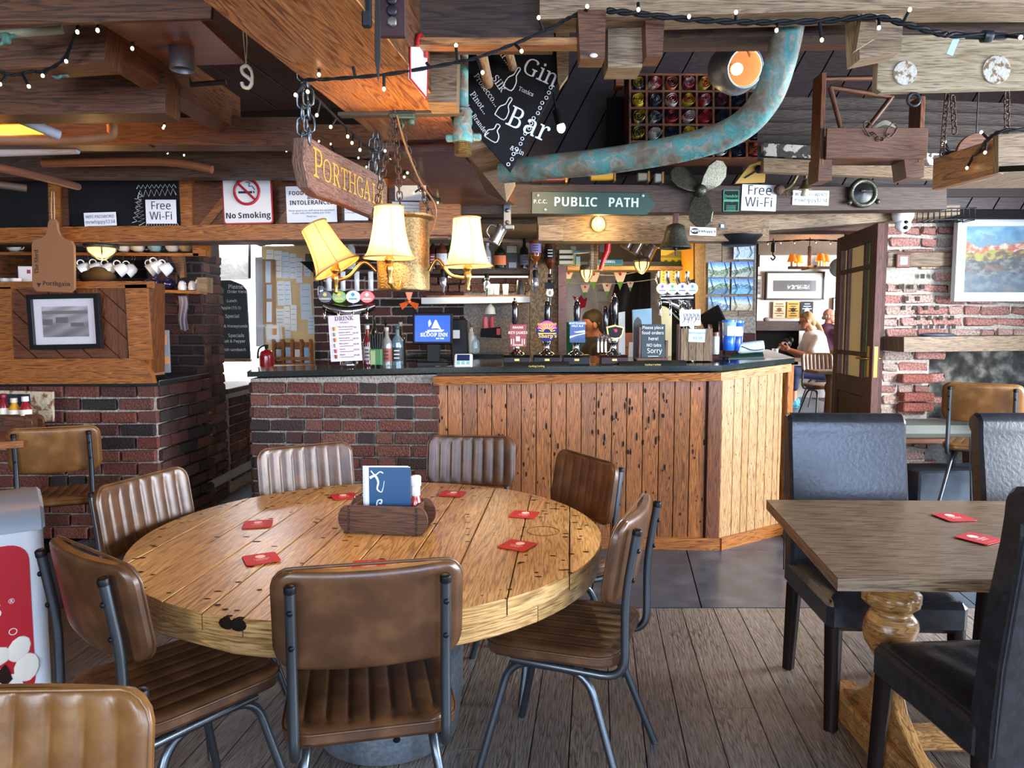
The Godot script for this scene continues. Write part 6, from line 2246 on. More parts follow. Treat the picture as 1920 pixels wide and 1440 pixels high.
	bottle("square dark green bottle with an orange label", 938, 504, 6.0, 52, 11, K("16241a", 0.1, 0.0, "coat"), "101512", "c8692e", true, true, gb)
	px_slab("gift_carton", "dark bottle carton with a pale top between bottles", "box", [[949, 460], [970, 459], [970, 504], [949, 504]], 6.0, 0.1, K("33322e", 0.6), [[950, 461, 969, 474, "9a9a84"], [954, 492, 968, 502, "8a8f94"]])
	bottle("black bottle next to the optics post", 983, 504, 6.0, 56, 8, K("121317", 0.1, 0.0, "coat"), "0e0e12", "5a6270", true, false, gb)
	bottle("hanging amber bottle with a violet label on the post", 1004, 502, 5.85, 50, 11, K("7a3c14", 0.08, 0.0, "coat"), "3a2a5a", "8478a8", false, false, gb)
	bottle("hanging square black labelled whiskey bottle on the post", 1031, 520, 5.85, 62, 10, K("4a2410", 0.08, 0.0, "coat"), "1a1a1c", "1c1c1e", false, true, gb)
	bottle("large hanging amber bottle above the stout badge", 602, 524, 5.9, 66, 12, K("5a2c16", 0.08, 0.0, "coat"), "2a1c14", "a04030", false, false, gb)
	bottle("hanging red labelled bottle behind the tilted shade", 618, 522, 5.95, 58, 9, K("6b241c", 0.1, 0.0, "coat"), "2a1c14", "c9b8a0", false, false, gb)
	for q in [["optic measure below the amber bottle on the post", 1004, 530, 5.83], ["optic measure below the black labelled bottle", 1031, 548, 5.83], ["optic measure beneath the bottle above the stout badge", 602, 545, 5.9], ["optic measure over the white rail beside the brass drum", 831, 528, 6.02], ["optic measure between the glasses and the shade", 913, 536, 6.02]]:
		optic(q[0], q[1], q[2], q[3], kp(530, 6.0))
	b = Mb.new(kp(540, 5.8))
	b.prism(disc2(7, 20), 0, 1.5)
	var rb := single(b, "round_badge", K("e0ddd0", 0.5), "round pale badge hanging under the black labelled optic", "badge", at(1031, 549, 5.76))
	b = Mb.new(kp(540, 5.8))
	b.box(V3(0, 0, 1.8), V3(4, 7, 0.6))
	put(b, "emblem", K("b08a30", 0.5), rb)
	b = Mb.new(kp(540, 5.8))
	b.box(V3(0, 13, 0), V3(19, 12, 2))
	put(b, "name_plate", K("17171a", 0.4), rb)
	for i in 3:
		b = Mb.new(kp(550, 6.0))
		b.lathe([Vector2(0, 0), Vector2(5, 0), Vector2(6, 20), Vector2(5.4, 20), Vector2(4.4, 2), Vector2(0, 2)], 14)
		single(b, "tumbler", glass("e4ecec", 0.35), ["clear tumbler first on the glass shelf", "clear tumbler second on the glass shelf", "frosted jar third along the glass shelf"][i], "glass", at([920, 931, 948][i], 553, 6.0), 0.0, "tumblers on the glass shelf")
	var jg := thing("dark_jug", "dark pewter jug at the end of the glass shelf", "jug", at(977, 553, 6.0))
	b = Mb.new(kp(540, 6.0))
	b.lathe([Vector2(0, 0), Vector2(9, 0), Vector2(10, 10), Vector2(8, 27), Vector2(7, 27), Vector2(8, 10), Vector2(0, 3)], 18)
	put(b, "body", K("3b3835", 0.35, 0.4), jg)
	b = Mb.new(kp(540, 6.0))
	b.ring(V3(10, 14, 0), 7, 1.4, Vector3.BACK, 14, 6)
	put(b, "handle", K("3b3835", 0.35, 0.4), jg)
	# below the rail
	var lp := thing("white_lamp", "small white metal lamp shade below the white rail", "lamp", at(919, 586, 6.2))
	b = Mb.new(kp(580, 6.2))
	b.lathe([Vector2(10.5, -3), Vector2(9, 8), Vector2(4, 14), Vector2(0, 16)], 18)
	b.tube([V3(0, 14, 0), V3(6, 22, 0)], 1.5, 8)
	put(b, "shade", K("c9c8b4", 0.4), lp)
	for i in 2:
		b = Mb.new(kp(600, 6.2))
		b.lathe([Vector2(0, 0), Vector2(4.5, 0), Vector2(5, 16), Vector2(3, 24), Vector2(0, 24)], 14)
		single(b, "pink_glove", K(["c8606c", "b8434e"][i], 0.6), ["pink bottle shape left below the white rail", "red pink bottle shape right below the white rail"][i], "bottle", at([910, 922][i], 618, 6.2))
	px_slab("black_bag", "black zipped bag with a red and white tag on the back bar", "bag", [[902, 616], [938, 613], [940, 634], [900, 632]], 5.9, 0.14, K("17171c", 0.8), [[931, 616, 938, 628, "a83a44"]])
	for i in 3:
		bottle(["small clear bottle beside the dark till", "blue clear gin bottle on the back worktop", "short bottle under the white lamp"][i], [884, 890, 866][i], 662, 5.9, [54, 36, 40][i], [7, 9, 6][i], glass(["d8e0e0", "9cc4d4", "b0b8a8"][i], 0.4), "3a3a3e", "", true, false, gb)
	flag_wales("flag", "Welsh flag with red dragon pinned flat on the back wall", at(1087, 600, 8.3), kp(600, 8.3), 70, 142, true)
	# curios
	var names := ["top dark green book of the stack by the post", "middle dark book of the stack by the post", "lowest dark book of the stack by the post"]
	for i in 3:
		var bk := thing("stacked_book", names[i], "book", at(1060, 473 + i * 10, 5.9), 0.0, "books stacked on the curio shelf")
		b = Mb.new(kp(480, 5.9))
		b.box(V3(), V3(27, 9, 22), 0.6)
		put(b, "cover", K(["39433c", "2b3330", "47503f"][i], 0.6), bk)
		b = Mb.new(kp(480, 5.9))
		b.box(V3(1.2, 0, 0.4), V3(26, 6, 22), 0.0)
		put(b, "pages", K("b8ac90", 0.8), bk)
	var bk := thing("teal_book", "teal book lying on the curio shelf with pale lettering", "book", at(1135, 492, 5.9), 0.05)
	b = Mb.new(kp(490, 5.9))
	b.box(V3(), V3(62, 9, 24), 0.8)
	put(b, "cover", K("1f6a70", 0.5), bk)
	b = Mb.new(kp(490, 5.9))
	words_on(b, "SQUIRREL", 4.5, V3(2, -2.2, 12.3), true)
	put(b, "spine_title", M.paper, bk)
	b = Mb.new(kp(470, 5.85))
	b.tube([V3(-14, 1, 0), V3(15, 3, 0)], 3.6, 10)
	single(b, "blue_rod", K("5d7f92", 0.4), "short blue grey rod lying above the books", "rod", at(1090, 474, 5.85))
	for i in 2:
		px_slab("shelf_box", ["small blue box behind the rope fender", "green white carton beside the stacked books"][i], "box", [[[1079, 481], [1088, 481], [1088, 497], [1079, 497]], [[1070, 462], [1080, 462], [1080, 496], [1071, 496]]][i], 6.05 + i * 0.0, 0.06, K(["5d86a8", "4f6a4c"][i], 0.6), [])
	var rp := thing("rope_fender", "plaited rope fender hanging in front of the curio shelf", "rope", at(1114, 452, 5.75))
	for j in 9:
		b = Mb.new(kp(480, 5.75))
		for sx in [-1, 1]:
			b.ball(V3(sx * 3.6, -9 - j * 5.2, 0), V3(4.6, 3.6, 4))
		put(b, "plait", speckle("rope", [[0.0, "8f7a58"], [1.0, "cbb68e"]], 0.03, 0.9, 0.06, 0.1), rp)
	b = Mb.new(kp(480, 5.75))
	b.ring(V3(0, -1, 0), 4, 1.5, Vector3.BACK, 14, 6)
	put(b, "eye", K("b09a70", 0.9), rp)
	var rd := thing("red_bottle_opener", "red plastic funnel shaped tool dangling by the rope fender", "tool", at(1134, 452, 5.7))
	b = Mb.new(kp(480, 5.7))
	b.tube([V3(6, 0, 0), V3(4, -18, 0), V3(-2, -34, 0), V3(-8, -54, 0)], [6, 7, 4.5, 3.5], 12)
	put(b, "body", K("b8121c", 0.35), rd)
	b = Mb.new(kp(480, 5.7))
	b.box(V3(-6, -10, 3), V3(10, 22, 3))
	put(b, "label", K("4a3a34", 0.5), rd)
	for q in [["pewter tankard hanging from the pale shelf end", 1196, 462], ["steel tankard hanging beside the calendar", 1218, 474], ["dented tankard hanging highest by the yellow cabinet", 1180, 452]]:
		tankard(q[0], at(q[1], q[2], 5.9), kp(470, 5.9) * 0.85, -0.5)
	bulkhead("bulkhead_lamp", "small lit bulkhead lamp under the curio shelf by the bunting", at(1100, 503, 5.95), kp(505, 5.95), 13, 0.3)
	bulkhead("bulkhead_lamp", "lit bulkhead lamp below the hanging tankards", at(1204, 488, 5.9), kp(490, 5.9), 16, 0.35)
	# calendar
	var ca := thing("wall_calendar", "yellow lit calendar with a green hill picture by the bell", "calendar", at(1268, 500, 6.2))
	var s := kp(500, 6.2)
	b = Mb.new(s)
	b.box(V3(0, -18, 0), V3(59, 34, 1.5), 0.0)
	put(b, "month_sheet", K("cfc178", 0.8), ca)
	b = Mb.new(s)
	b.x = Transform3D(Basis(), V3(0, 18, 0.8))
	sheet(b, 59, 38)
	put(b, "picture_sheet", print_mat(picture(40, 26, func(u, v):
		var c := Color(0.85, 0.78, 0.35)
		if v > 0.3 + 0.12 * sin(u * 7.0 + 1.0): c = Color(0.5, 0.5, 0.3)
		if v > 0.5: c = Color(0.7, 0.68, 0.1)
		if v > 0.68 + 0.05 * sin(u * 30.0): c = Color(0.25, 0.34, 0.08)
		return c)), ca)
	b = Mb.new(s)
	for i in 5:
		for j in 6:
			b.box(V3(-24 + j * 9.6, -8 - i * 5.6, 1.0), V3(2.6, 2.2, 0.3), 0.0)
	words_on(b, "JULY 2024", 3.2, V3(-14, -3.4, 1.0), true)
	put(b, "dates", K("7a7038", 0.8), ca)
	px_slab("yellow_cabinet", "yellow lit cupboard side with pinned papers left of the postcards", "cabinet", [[1300, 442], [1324, 442], [1324, 560], [1300, 560]], 5.75, 0.4, K("b5861e", 0.6), [[1303, 462, 1318, 520, "c9b25a"], [1308, 500, 1322, 519, "d8c878"]])
	px_slab("dark_fridge", "tall grey appliance panel behind the beer badges", "appliance", [[1291, 526], [1312, 520], [1314, 600], [1290, 600]], 5.7, 0.3, K("3e4548", 0.4, 0.2), [])
	# bunting
	var bu := thing("bunting", "string of small Welsh dragon pennants across the back opening", "bunting")
	var cord := []
	for i in 13:
		cord.append(at(1056 + i * 15, 502 + 16 * sin(PI * i / 12.0) - i * 0.3, 6.7))
	b = Mb.new()
	b.tube(cord, 0.003, 5)
	put(b, "cord", M.paper, bu)
	for q in [[1066, 508, 26], [1113, 508, 36], [1163, 508, 36], [1097, 534, 26], [1138, 531, 28], [1182, 528, 20]]:
		var f := Node3D.new()
		f.name = "pennant"
		bu.add_child(f, true)
		f.position = at(q[0], q[1], 6.66 + (0.3 if q[1] > 520 else 0.0))
		f.rotation.y = rng.randf_range(-0.3, 0.3)
		s = kp(q[1], 6.7)
		var hh: float = q[2]
		b = Mb.new(s)
		b.prism(pv([-hh * 0.36, 0, hh * 0.36, 0, hh * 0.16, -hh * 0.56, -hh * 0.16, -hh * 0.56]), -0.3, 0.3)
		put(b, "white_cloth", K("d6d3c8", 0.8), f)
		b = Mb.new(s)
		b.prism(pv([hh * 0.16, -hh * 0.56, 0, -hh, -hh * 0.16, -hh * 0.56]), -0.3, 0.3)
		put(b, "green_tip", K("4f8a3a", 0.8), f)
		b = Mb.new(s)
		dragon(b, hh * 0.24, V3(0, -hh * 0.3, 0.5))
		put(b, "red_dragon", K("b01824", 0.8), f)
	cord = []
	for i in 9:
		cord.append(at(1062 + i * 24, 530 - i * 1.4 + 7 * sin(PI * i / 8.0), 6.97))
	b = Mb.new()
	b.tube(cord, 0.003, 5)
	put(b, "cord", M.paper, bu)
	# dark jacket, paper notices on the back wall
	b = Mb.new()
	b.grid(func(u, v): return at(1160 + u * 60 - v * 30 * (1 - u), 505 + v * 120, 7.4 + 0.06 * sin(u * 11.0)), 14, 8, false, 0.4, 0.6)
	single(b, "dark_flag", K("17171a", 0.9, 0.0, "cloth"), "black cloth hanging behind the bunting", "cloth")
	px_slab("wall_notice", "white notice pinned on the wall right of the Welsh flag", "notice", [[1118, 540], [1140, 540], [1140, 565], [1118, 565]], 8.28, 0.01, K("c9cbc4", 0.8), [[1121, 543, 1137, 546, "8a8c88"]])
	px_slab("brown_drawers", "orange brown drawer unit behind the shield pump clip", "drawers", [[1160, 625], [1200, 625], [1200, 672], [1160, 672]], 5.6, 0.3, K("8a4a22", 0.5), [[1164, 650, 1198, 652, "4a2410"]])
	for q in [["till roll leaflet stack in pale blue behind the chalk sign", [[1186, 581], [1222, 578], [1222, 675], [1188, 675]], "8fb8cc"], ["white leaflet left of the blue leaflets behind the bar", [[1160, 586], [1172, 584], [1172, 675], [1160, 675]], "cfd4d8"], ["small white card leaning before the drawers", [[1180, 642], [1198, 640], [1196, 675], [1178, 675]], "c8c6c0"], ["narrow pale strip of paper below the calendar", [[1240, 575], [1260, 572], [1259, 674], [1242, 674]], "c0b48a"]]:
		px_slab("paper_leaflet", q[0], "leaflet", q[1], 5.06, 0.02, K(q[2], 0.7), [])
func shelf_px(called: String, label: String, x0: float, x1: float, y: float, d: float, depth: float, m: Material):
	var b := Mb.new()
	var a := at(x0, y, d)
	var c := at(x1, y, d)
	b.slab([a, c, c + V3(0, 0, -depth), a + V3(0, 0, -depth)], V3(0, -0.03, 0))
	single(b, called, m, label, "shelf")
func tankard(label: String, pos: Vector3, s: float, tilt: float):
	var o := thing("tankard", label, "tankard", pos)
	o.rotation.z = tilt
	var b := Mb.new(s)
	b.lathe([Vector2(0, -18), Vector2(13, -18), Vector2(12, -15), Vector2(11, 16), Vector2(12, 18), Vector2(10, 18), Vector2(9.5, -14), Vector2(0, -14)], 20)
	put(b, "cup", K("8e9497", 0.25, 0.9), o)
	b = Mb.new(s)
	b.tube(bend([V3(-11, 12, 0), V3(-22, 10, 0), V3(-23, -4, 0), V3(-12, -12, 0)], 5), 1.8, 8)
	put(b, "handle", K("8e9497", 0.25, 0.9), o)
func dragon(b: Mb, k: float, at_: Vector3):
	# a small heraldic beast: body, neck and head, wing, tail, four legs
	var body := [-0.75, 0.0, -0.4, 0.22, 0.1, 0.2, 0.35, 0.45, 0.55, 0.85, 0.9, 0.8, 0.72, 0.62, 0.95, 0.5, 0.6, 0.45, 0.62, 0.1, 1.0, 0.05, 0.95, -0.1, 0.5, -0.15, 0.62, -0.6, 0.4, -0.62, 0.3, -0.2, -0.25, -0.2, -0.1, -0.7, -0.35, -0.7, -0.5, -0.25, -0.7, -0.68, -0.95, -0.66, -0.72, -0.25, -0.95, 0.1, -1.15, 0.5, -0.95, 0.75, -1.25, 0.7, -1.35, 0.35, -1.1, -0.1]
	var wing := [-0.1, 0.2, -0.5, 0.95, -0.15, 0.8, 0.0, 1.0, 0.15, 0.75, 0.35, 0.85, 0.25, 0.3]
	for sh in [body, wing]:
		var p := pv(sh)
		for i in p.size():
			p[i] = p[i] * k + Vector2(at_.x, at_.y)
		b.prism(p, at_.z, at_.z + 0.3)
func flag_wales(called: String, label: String, pos: Vector3, s: float, w: float, h: float, tall: bool):
	var o := thing(called, label, "flag", pos)
	var wave := func(x, y): return 1.6 * sin(x * 0.12 + y * 0.03)
	var b := Mb.new(s)
	b.grid(func(u, v): return V3((u - 0.5) * w, v * h * 0.5 - 4, wave.call((u - 0.5) * w, v * h * 0.5)), 18, 6)
	put(b, "white_half", K("cfcabc", 0.85, 0.0, "cloth"), o)
	b = Mb.new(s)
	b.grid(func(u, v): return V3((u - 0.5) * w, -v * h * 0.5 - 4, wave.call((u - 0.5) * w, -v * h * 0.5)), 18, 6)
	put(b, "green_half", K("1f6b40", 0.85, 0.0, "cloth"), o)
	b = Mb.new(s)
	dragon(b, 33, V3(2, 14, 3))
	put(b, "red_dragon", K("b3121f", 0.85, 0.0, "cloth"), o)
func counter_things():
	var s: float
	var b: Mb
	# T-bar of keg taps with four lit badges
	var tp := thing("beer_tap_bar", "chrome T shaped keg tap bar with four round badges at the brick end", "beer tap", at(655, 684, 4.75))
	s = kp(600, 4.75)
	b = Mb.new(s)
	b.lathe([Vector2(0, 0), Vector2(17, 0), Vector2(17, 6), Vector2(12, 9), Vector2(11, 100), Vector2(0, 100)], 24)
	put(b, "column", M.chrome, tp)
	b = Mb.new(s)
	b.tube(bend([V3(-46, 112, 0), V3(-30, 105, 2), V3(0, 100, 3), V3(30, 104, 2), V3(50, 111, 0)], 5), [4, 7, 9, 10, 11, 11.5, 12, 12, 12, 12, 12, 12, 12, 12, 11.5, 11, 10, 9, 8, 6, 4], 16)
	put(b, "cross_bar", M.chrome, tp)
	var bd := [["0c1830", "d8c070", -41], ["58860e", "d8d040", -15], ["e4e8ea", "3c9ac0", 11], ["b00818", "f0d8dc", 37]]
	for q in bd:
		badge(tp, s, V3(q[2], 127, 6), 13.5, 11.5, q[0], q[1])
		b = Mb.new(s)
		b.lathe([Vector2(0, 0), Vector2(4.5, 0), Vector2(5, 36), Vector2(0, 36)], 12, Transform3D(Basis(), V3(q[2] + 6, 138, 0)))
		put(b, "tap_stem", glass("d0d8dc", 0.45), tp)
		b = Mb.new(s)
		b.tube(bend([V3(q[2], 106, 8), V3(q[2], 96, 14), V3(q[2], 86, 14)], 4), 2.6, 8)
		put(b, "spout", M.chrome, tp)
	b = Mb.new(s)
	words_on(b, "GUINNESS", 3.2, V3(-41, 122, 9.2), true)
	words_on(b, "CORNISH", 3.4, V3(-15, 124, 9.2), true)
	words_on(b, "Madrí", 4.4, V3(11, 124, 9.2), true)
	put(b, "badge_lettering", K("c8ccd0", 0.5), tp)
	var dm := thing("drinks_menu", "white A4 drink specials sheet hung from the keg tap bar", "menu", at(650, 676, 4.66))
	dm.rotation.z = 0.045
	s = kp(630, 4.66)
	b = Mb.new(s)
	b.box(V3(0, 42, 0), V3(59, 86, 1), 0.0)
	put(b, "sheet", K("cfc8cc", 0.4), dm)
	b = Mb.new(s)
	words_on(b, "DRINK", 7.5, V3(0, 75, 0.8), true, true)
	words_on(b, "SPECIALS", 2.6, V3(0, 70, 0.8), true)
	for i in 6:
		words_on(b, ["Pint of the season", "Garden spritz", "Aperol spritz", "Mint spritz", "Cherry", "Mojito"][i], 2.4, V3(-12, 62 - i * 10.4, 0.8), true, false, HORIZONTAL_ALIGNMENT_LEFT)
		words_on(b, ["£5", "£8.50", "£8.75", "£8.50", "£8.50", "£9.00"][i], 3.0, V3(20, 60 - i * 10.4, 0.8), true)
		b.box(V3(2, 58.5 - i * 10.4, 0.7), V3(26, 0.9, 0.2), 0.0)
	put(b, "print", K("5a4a5a", 0.7), dm)
	for i in 6:
		b = Mb.new(s)
		b.lathe([Vector2(0, 0), Vector2(2.2, 0), Vector2(3, 7), Vector2(0, 7)], 10, Transform3D(Basis(), V3(-19, 56.5 - i * 10.4, 0.2)))
		b.x = Transform3D(Basis().scaled(V3(1, 1, 0.1)), V3())
		put(b, "drink_drawing", K(["c08a30", "8aa070", "c86a3a", "a8b890", "c04a50", "8a4a30"][i], 0.7), dm)
	# bottles and straws
	var cb := "bottles on the bar by the drinks menu"
	bottle("red syrup bottle with a white label right of the drinks menu", 690, 684, 4.85, 74, 9, K("6b1a22", 0.1, 0.0, "coat"), "c8c8c8", "d0ccc8", true, false, cb)
	bottle("tall black bottle behind the straws", 703, 684, 4.95, 92, 8, K("15151a", 0.1, 0.0, "coat"), "2a2a30", "", true, false, cb)
	bottle("frosted clear bottle with a blue tag", 726, 686, 4.8, 72, 10, K("7f827c", 0.15, 0.0, "coat"), "a8a49a", "8a4a40", true, false, cb)
	bottle("slate blue gin bottle beside the till screen", 746, 686, 4.82, 76, 11, K("5d7684", 0.12, 0.0, "coat"), "3a4a56", "2a3640", true, false, cb)
	bottle("dark bottle behind the frosted bottle", 724, 683, 4.98, 84, 8, K("1f1418", 0.1, 0.0, "coat"), "1a1a1a", "", true, false, cb)
	bottle("dark bottle with a silver top behind the blue gin", 752, 684, 4.98, 80, 9, K("1c1f22", 0.1, 0.0, "coat"), "8a8e92", "", true, false, cb)
	var st := thing("straw_glass", "glass of black paper straws with a green printed band", "glass", at(706, 684, 4.68))
	s = kp(650, 4.68)
	b = Mb.new(s)
	b.box(V3(0, 15, 0), V3(22, 30, 18), 1.0)
	put(b, "printed_band", K("2f6a3a", 0.5), st)
	b = Mb.new(s)
	b.box(V3(-5, 14, 9.2), V3(9, 26, 0.6), 0.0)
	put(b, "label", K("8a9a6a", 0.6), st)
	for i in 12:
		b = Mb.new(s)
		b.tube([V3(-9 + (i % 6) * 3.6, 26, -4 + 6 * (i / 6)), V3(-12 + (i % 6) * 4.8, 56 + rng.randf() * 3, -4 + 6 * (i / 6))], 1.5, 6)
		put(b, "straw", M.black, st)
	# till screen
	var tl := thing("till_screen", "black till with a lit blue screen showing a white sailing boat", "till", at(812, 686, 4.75))
	s = kp(630, 4.75)
	b = Mb.new(s)
	b.box(V3(0, 70, 0), V3(75, 60, 7), 2.0, Basis(Vector3.RIGHT, -0.1))
	put(b, "bezel", M.black, tl)
	var scr := K("0b3fae", 0.3, 0.0, "screen").duplicate() as StandardMaterial3D
	scr.emission_enabled = true
	scr.emission = hexc("0a4ad8")
	scr.emission_energy_multiplier = 0.75
	b = Mb.new(s)
	b.x = Transform3D(Basis(Vector3.RIGHT, -0.1), V3(0, 70, 3.8))
	b.box(V3(), V3(66, 49, 0.6), 0.0)
	put(b, "screen_face", scr, tl)
	b = Mb.new(s)
	b.x = Transform3D(Basis(Vector3.RIGHT, -0.1), V3(0, 70, 4.4))
	b.prism(pv([-2, 0, 5, 16, 7, 16, 16, -2, 9, 1]), 0, 0.2)
	b.prism(pv([-10, -3, 22, -2, 18, -6, -8, -6]), 0, 0.2)
	b.prism(pv([-8, 12, -5, 17, -2, 9, -7, 3]), 0, 0.2)
	words_on(b, "SLOOP INN", 6.5, V3(3, -15, 0.1), true, true)
	words_on(b, "THE", 2.6, V3(-10, -8, 0.1), true, true)
	words_on(b, "EST 1743", 2.6, V3(14, -20, 0.1), true)
	var lm := K("e8eefc", 0.4, 0.0, "screen").duplicate() as StandardMaterial3D
	lm.emission_enabled = true
	lm.emission = hexc("dfe8ff")
	lm.emission_energy_multiplier = 0.8
	put(b, "screen_logo", lm, tl)
	b = Mb.new(s)
	b.box(V3(0, 22, -8), V3(26, 44, 12), 2.0)
	b.box(V3(0, 4, -6), V3(60, 9, 40), 2.0)
	put(b, "stand", M.black, tl)
	var pr := thing("receipt_printer", "black till printer with a white label right of the blue screen", "printer", at(862, 686, 4.95))
	b = Mb.new(s)
	b.box(V3(0, 46, 0), V3(34, 92, 30), 3.0, Basis(Vector3.BACK, 0.04))
	put(b, "case", K("15161a", 0.45), pr)
	b = Mb.new(s)
	b.box(V3(-5, 62, 15.6), V3(13, 16, 0.6), 0.0)
	put(b, "label", K("c4ccd4", 0.6), pr)
	var cr := thing("card_reader", "white card reader with a blue dark screen on the bar edge", "card reader", at(869, 689, 4.56))
	s = kp(680, 4.56)
	b = Mb.new(s)
	b.x = Transform3D(Basis(Vector3.RIGHT, -0.7), V3(0, 12, 0))
	b.box(V3(), V3(34, 30, 10), 2.5)
	put(b, "case", K("d4dade", 0.3), cr)
	b = Mb.new(s)
	b.x = Transform3D(Basis(Vector3.RIGHT, -0.7), V3(0, 12, 0))
	b.box(V3(0, 4, 5.2), V3(24, 14, 0.6), 0.0)
	put(b, "screen", K("1c2c50", 0.15), cr)
	b = Mb.new(s)
	b.x = Transform3D(Basis(Vector3.RIGHT, -0.7), V3(0, 12, 0))
	for i in 6:
		b.box(V3(-9 + (i % 3) * 9, -6 - (i / 3) * 4, 5.3), V3(6, 2.6, 0.6), 0.0)
	put(b, "key", K("3aa8a0", 0.4), cr)
	b = Mb.new(s)
	b.tube(bend([V3(-17, 3, 0), V3(-36, 1.5, 4), V3(-52, 1.5, -2), V3(-46, 1.5, -12), V3(-22, 1.5, -16)]), 1.0, 6)
	put(b, "cable", K("9c9484", 0.6), cr)
	# hand pumps
	pump("hand pump with a red rectangular ale clip", 969, "760c0c", 0)
	pump("hand pump with a round purple and yellow clip", 1025, "17155c", 1)
	pump("hand pump with a blue seascape pale ale clip", 1080, "24427a", 2)
	pump("hand pump with a gold edged shield clip", 1150, "1a1214", 3)
	for q in [["bar_mat", "dark runner mat in front of the left three hand pumps", [[944, 689], [1068, 686], [1066, 679], [944, 681]]], ["bar_mat", "dark runner mat in front of the chalk order sign", [[1160, 686], [1288, 683], [1284, 677], [1162, 679]]]]:
		b = Mb.new()
		var p := []
		for c in q[2]:
			p.append(at(c[0], c[1], 4.42 if c[1] > 682 else 4.55) + V3(0, 0.006, 0))
		b.slab(p, V3(0, -0.012, 0))
		var mt := thing(q[0], q[1], "bar mat")
		put(b, "rubber", K("1c1e1c", 0.8), mt)
		b = Mb.new(kp(684, 4.42))
		words_on(b, "Carling Carling", 3.0, V3(0, 0.3, 0.6), true)
		put(b, "lettering", K("b8a860", 0.7), mt).position = (p[0] + p[1]) / 2.0 + V3(0, -0.009, 0.002)
	# chalk order sign
	var sg := thing("order_sign", "framed chalk sign asking to place food orders here", "sign", at(1224, 676, 4.62), -0.03)
	s = kp(640, 4.62)
	b = Mb.new(s)
	b.box(V3(0, 37, 0), V3(45, 62, 3), 0.6, Basis(Vector3.RIGHT, -0.08))
	put(b, "slate_board", K("2c3a3e", 0.7), sg)
	b = Mb.new(s)
	b.box(V3(-2, 2.5, 2), V3(58, 5, 16), 0.8)
	b.box(V3(25, 20, 0), V3(5, 36, 6), 0.8)
	b.box(V3(-25, 32, 0), V3(4, 62, 6), 0.8)
	put(b, "wooden_stand", M.brown, sg)
	b = Mb.new(s)
	b.x = Transform3D(Basis(Vector3.RIGHT, -0.08), V3(0, 37, 2.0))
	for i in 5:
		words_on(b, ["Please place", "food orders", "here!", "NO tabs", "Sorry"][i], [5.2, 5.6, 5.8, 5.4, 8.4][i], V3([-1, -1, 0, 1, 2][i], [22, 12, 1, -11, -23][i], 0.2), false, false)
	b.box(V3(0, -29, 0), V3(20, 0.8, 0.4), 0.0)
	put(b, "chalk_handwriting", M.chalk_line, sg)
	b = Mb.new(s)
	b.prism(pv([-8, 0, 8, 0, 8, 66, 6, 76, 0, 82, -6, 76, -8, 66]), -3, 0, true, 0.5)
	var pd := single(b, "slate_paddle", K("3a3638", 0.6), "dark round topped paddle standing behind the chalk sign", "paddle", at(1195, 674, 4.74))
	# wooden menu box
	var bx := thing("menu_box", "striped wooden box holding children's drawing sheets beside the chalk sign", "box", at(1302, 676, 4.62), -0.1)
	s = kp(640, 4.62)
	for i in 4:
		b = Mb.new(s)
		b.tint = grey([1.0, 0.75, 1.05, 0.85][i])
		b.box(V3(-21 + i * 14, 30, 14), V3(13.4, 60, 4), 0.5)
		put(b, "slat", M.old, bx)
	for sx in [-30, 28]:
		b = Mb.new(s)
		b.prism(pv([-14, 0, 14, 0, 14, 60, -2, 68, -14, 68]), -2, 2, false, 0.4)
		var sd := put(b, "side", M.brown, bx)
		sd.rotation.y = -PI / 2
		sd.position = V3(sx * s, 0, 0)
	b = Mb.new(s)
	b.box(V3(-2, 1.5, 0), V3(56, 3, 26))
	b.box(V3(-2, 30, -13), V3(56, 60, 3))
	put(b, "base", M.brown, bx)
	b = Mb.new(s)
	b.box(V3(-10, 80, 4), V3(38, 30, 1), 0.0, Basis(Vector3.BACK, 0.04))
	put(b, "drawing_sheet", M.paper, bx)
	b = Mb.new(s)
	for i in 9:
		var px := -24.0 + i * 3.4
		b.tube(bend([V3(px, 70 + (i % 3) * 4, 5), V3(px + 4, 76 + (i % 2) * 8, 5), V3(px + 2, 88, 5)], 3), 0.4, 4)
	put(b, "drawing_line", M.ink, bx)
	b = Mb.new(s)
	b.box(V3(1, 47, 16.6), V3(30, 24, 0.6), 0.0, Basis(Vector3.BACK, -0.03))
	put(b, "note", K("b8d0cc", 0.8), bx)
	b = Mb.new(s)
	words_on(b, "Wifi Password", 3.4, V3(1, 50, 17.1))
	words_on(b, "£2.50", 5, V3(3, 40, 17.1))
	put(b, "note_writing", K("2a6a78", 0.8), bx)
	var jr := thing("glass_jar", "tall glass jar with brown lid between the menu box and blue tubs", "jar", at(1340, 664, 4.78))
	s = kp(650, 4.78)
	b = Mb.new(s)
	b.lathe([Vector2(0, 0), Vector2(8, 0), Vector2(8.5, 4), Vector2(8.5, 32), Vector2(7, 35), Vector2(0, 35)], 18)
	put(b, "jar_body", K("8a8c80", 0.15, 0.0, "coat"), jr)
	b = Mb.new(s)
	b.lathe([Vector2(0, 34), Vector2(8.2, 34), Vector2(8.2, 41), Vector2(0, 41)], 18)
	put(b, "lid", K("5a2e1a", 0.4), jr)
	# swan neck tap with four white badges
	tp = thing("beer_tap_bar", "chrome swan neck keg tap with four white badges near the bell", "beer tap", at(1293, 672, 4.85))
	s = kp(600, 4.85)
	b = Mb.new(s)
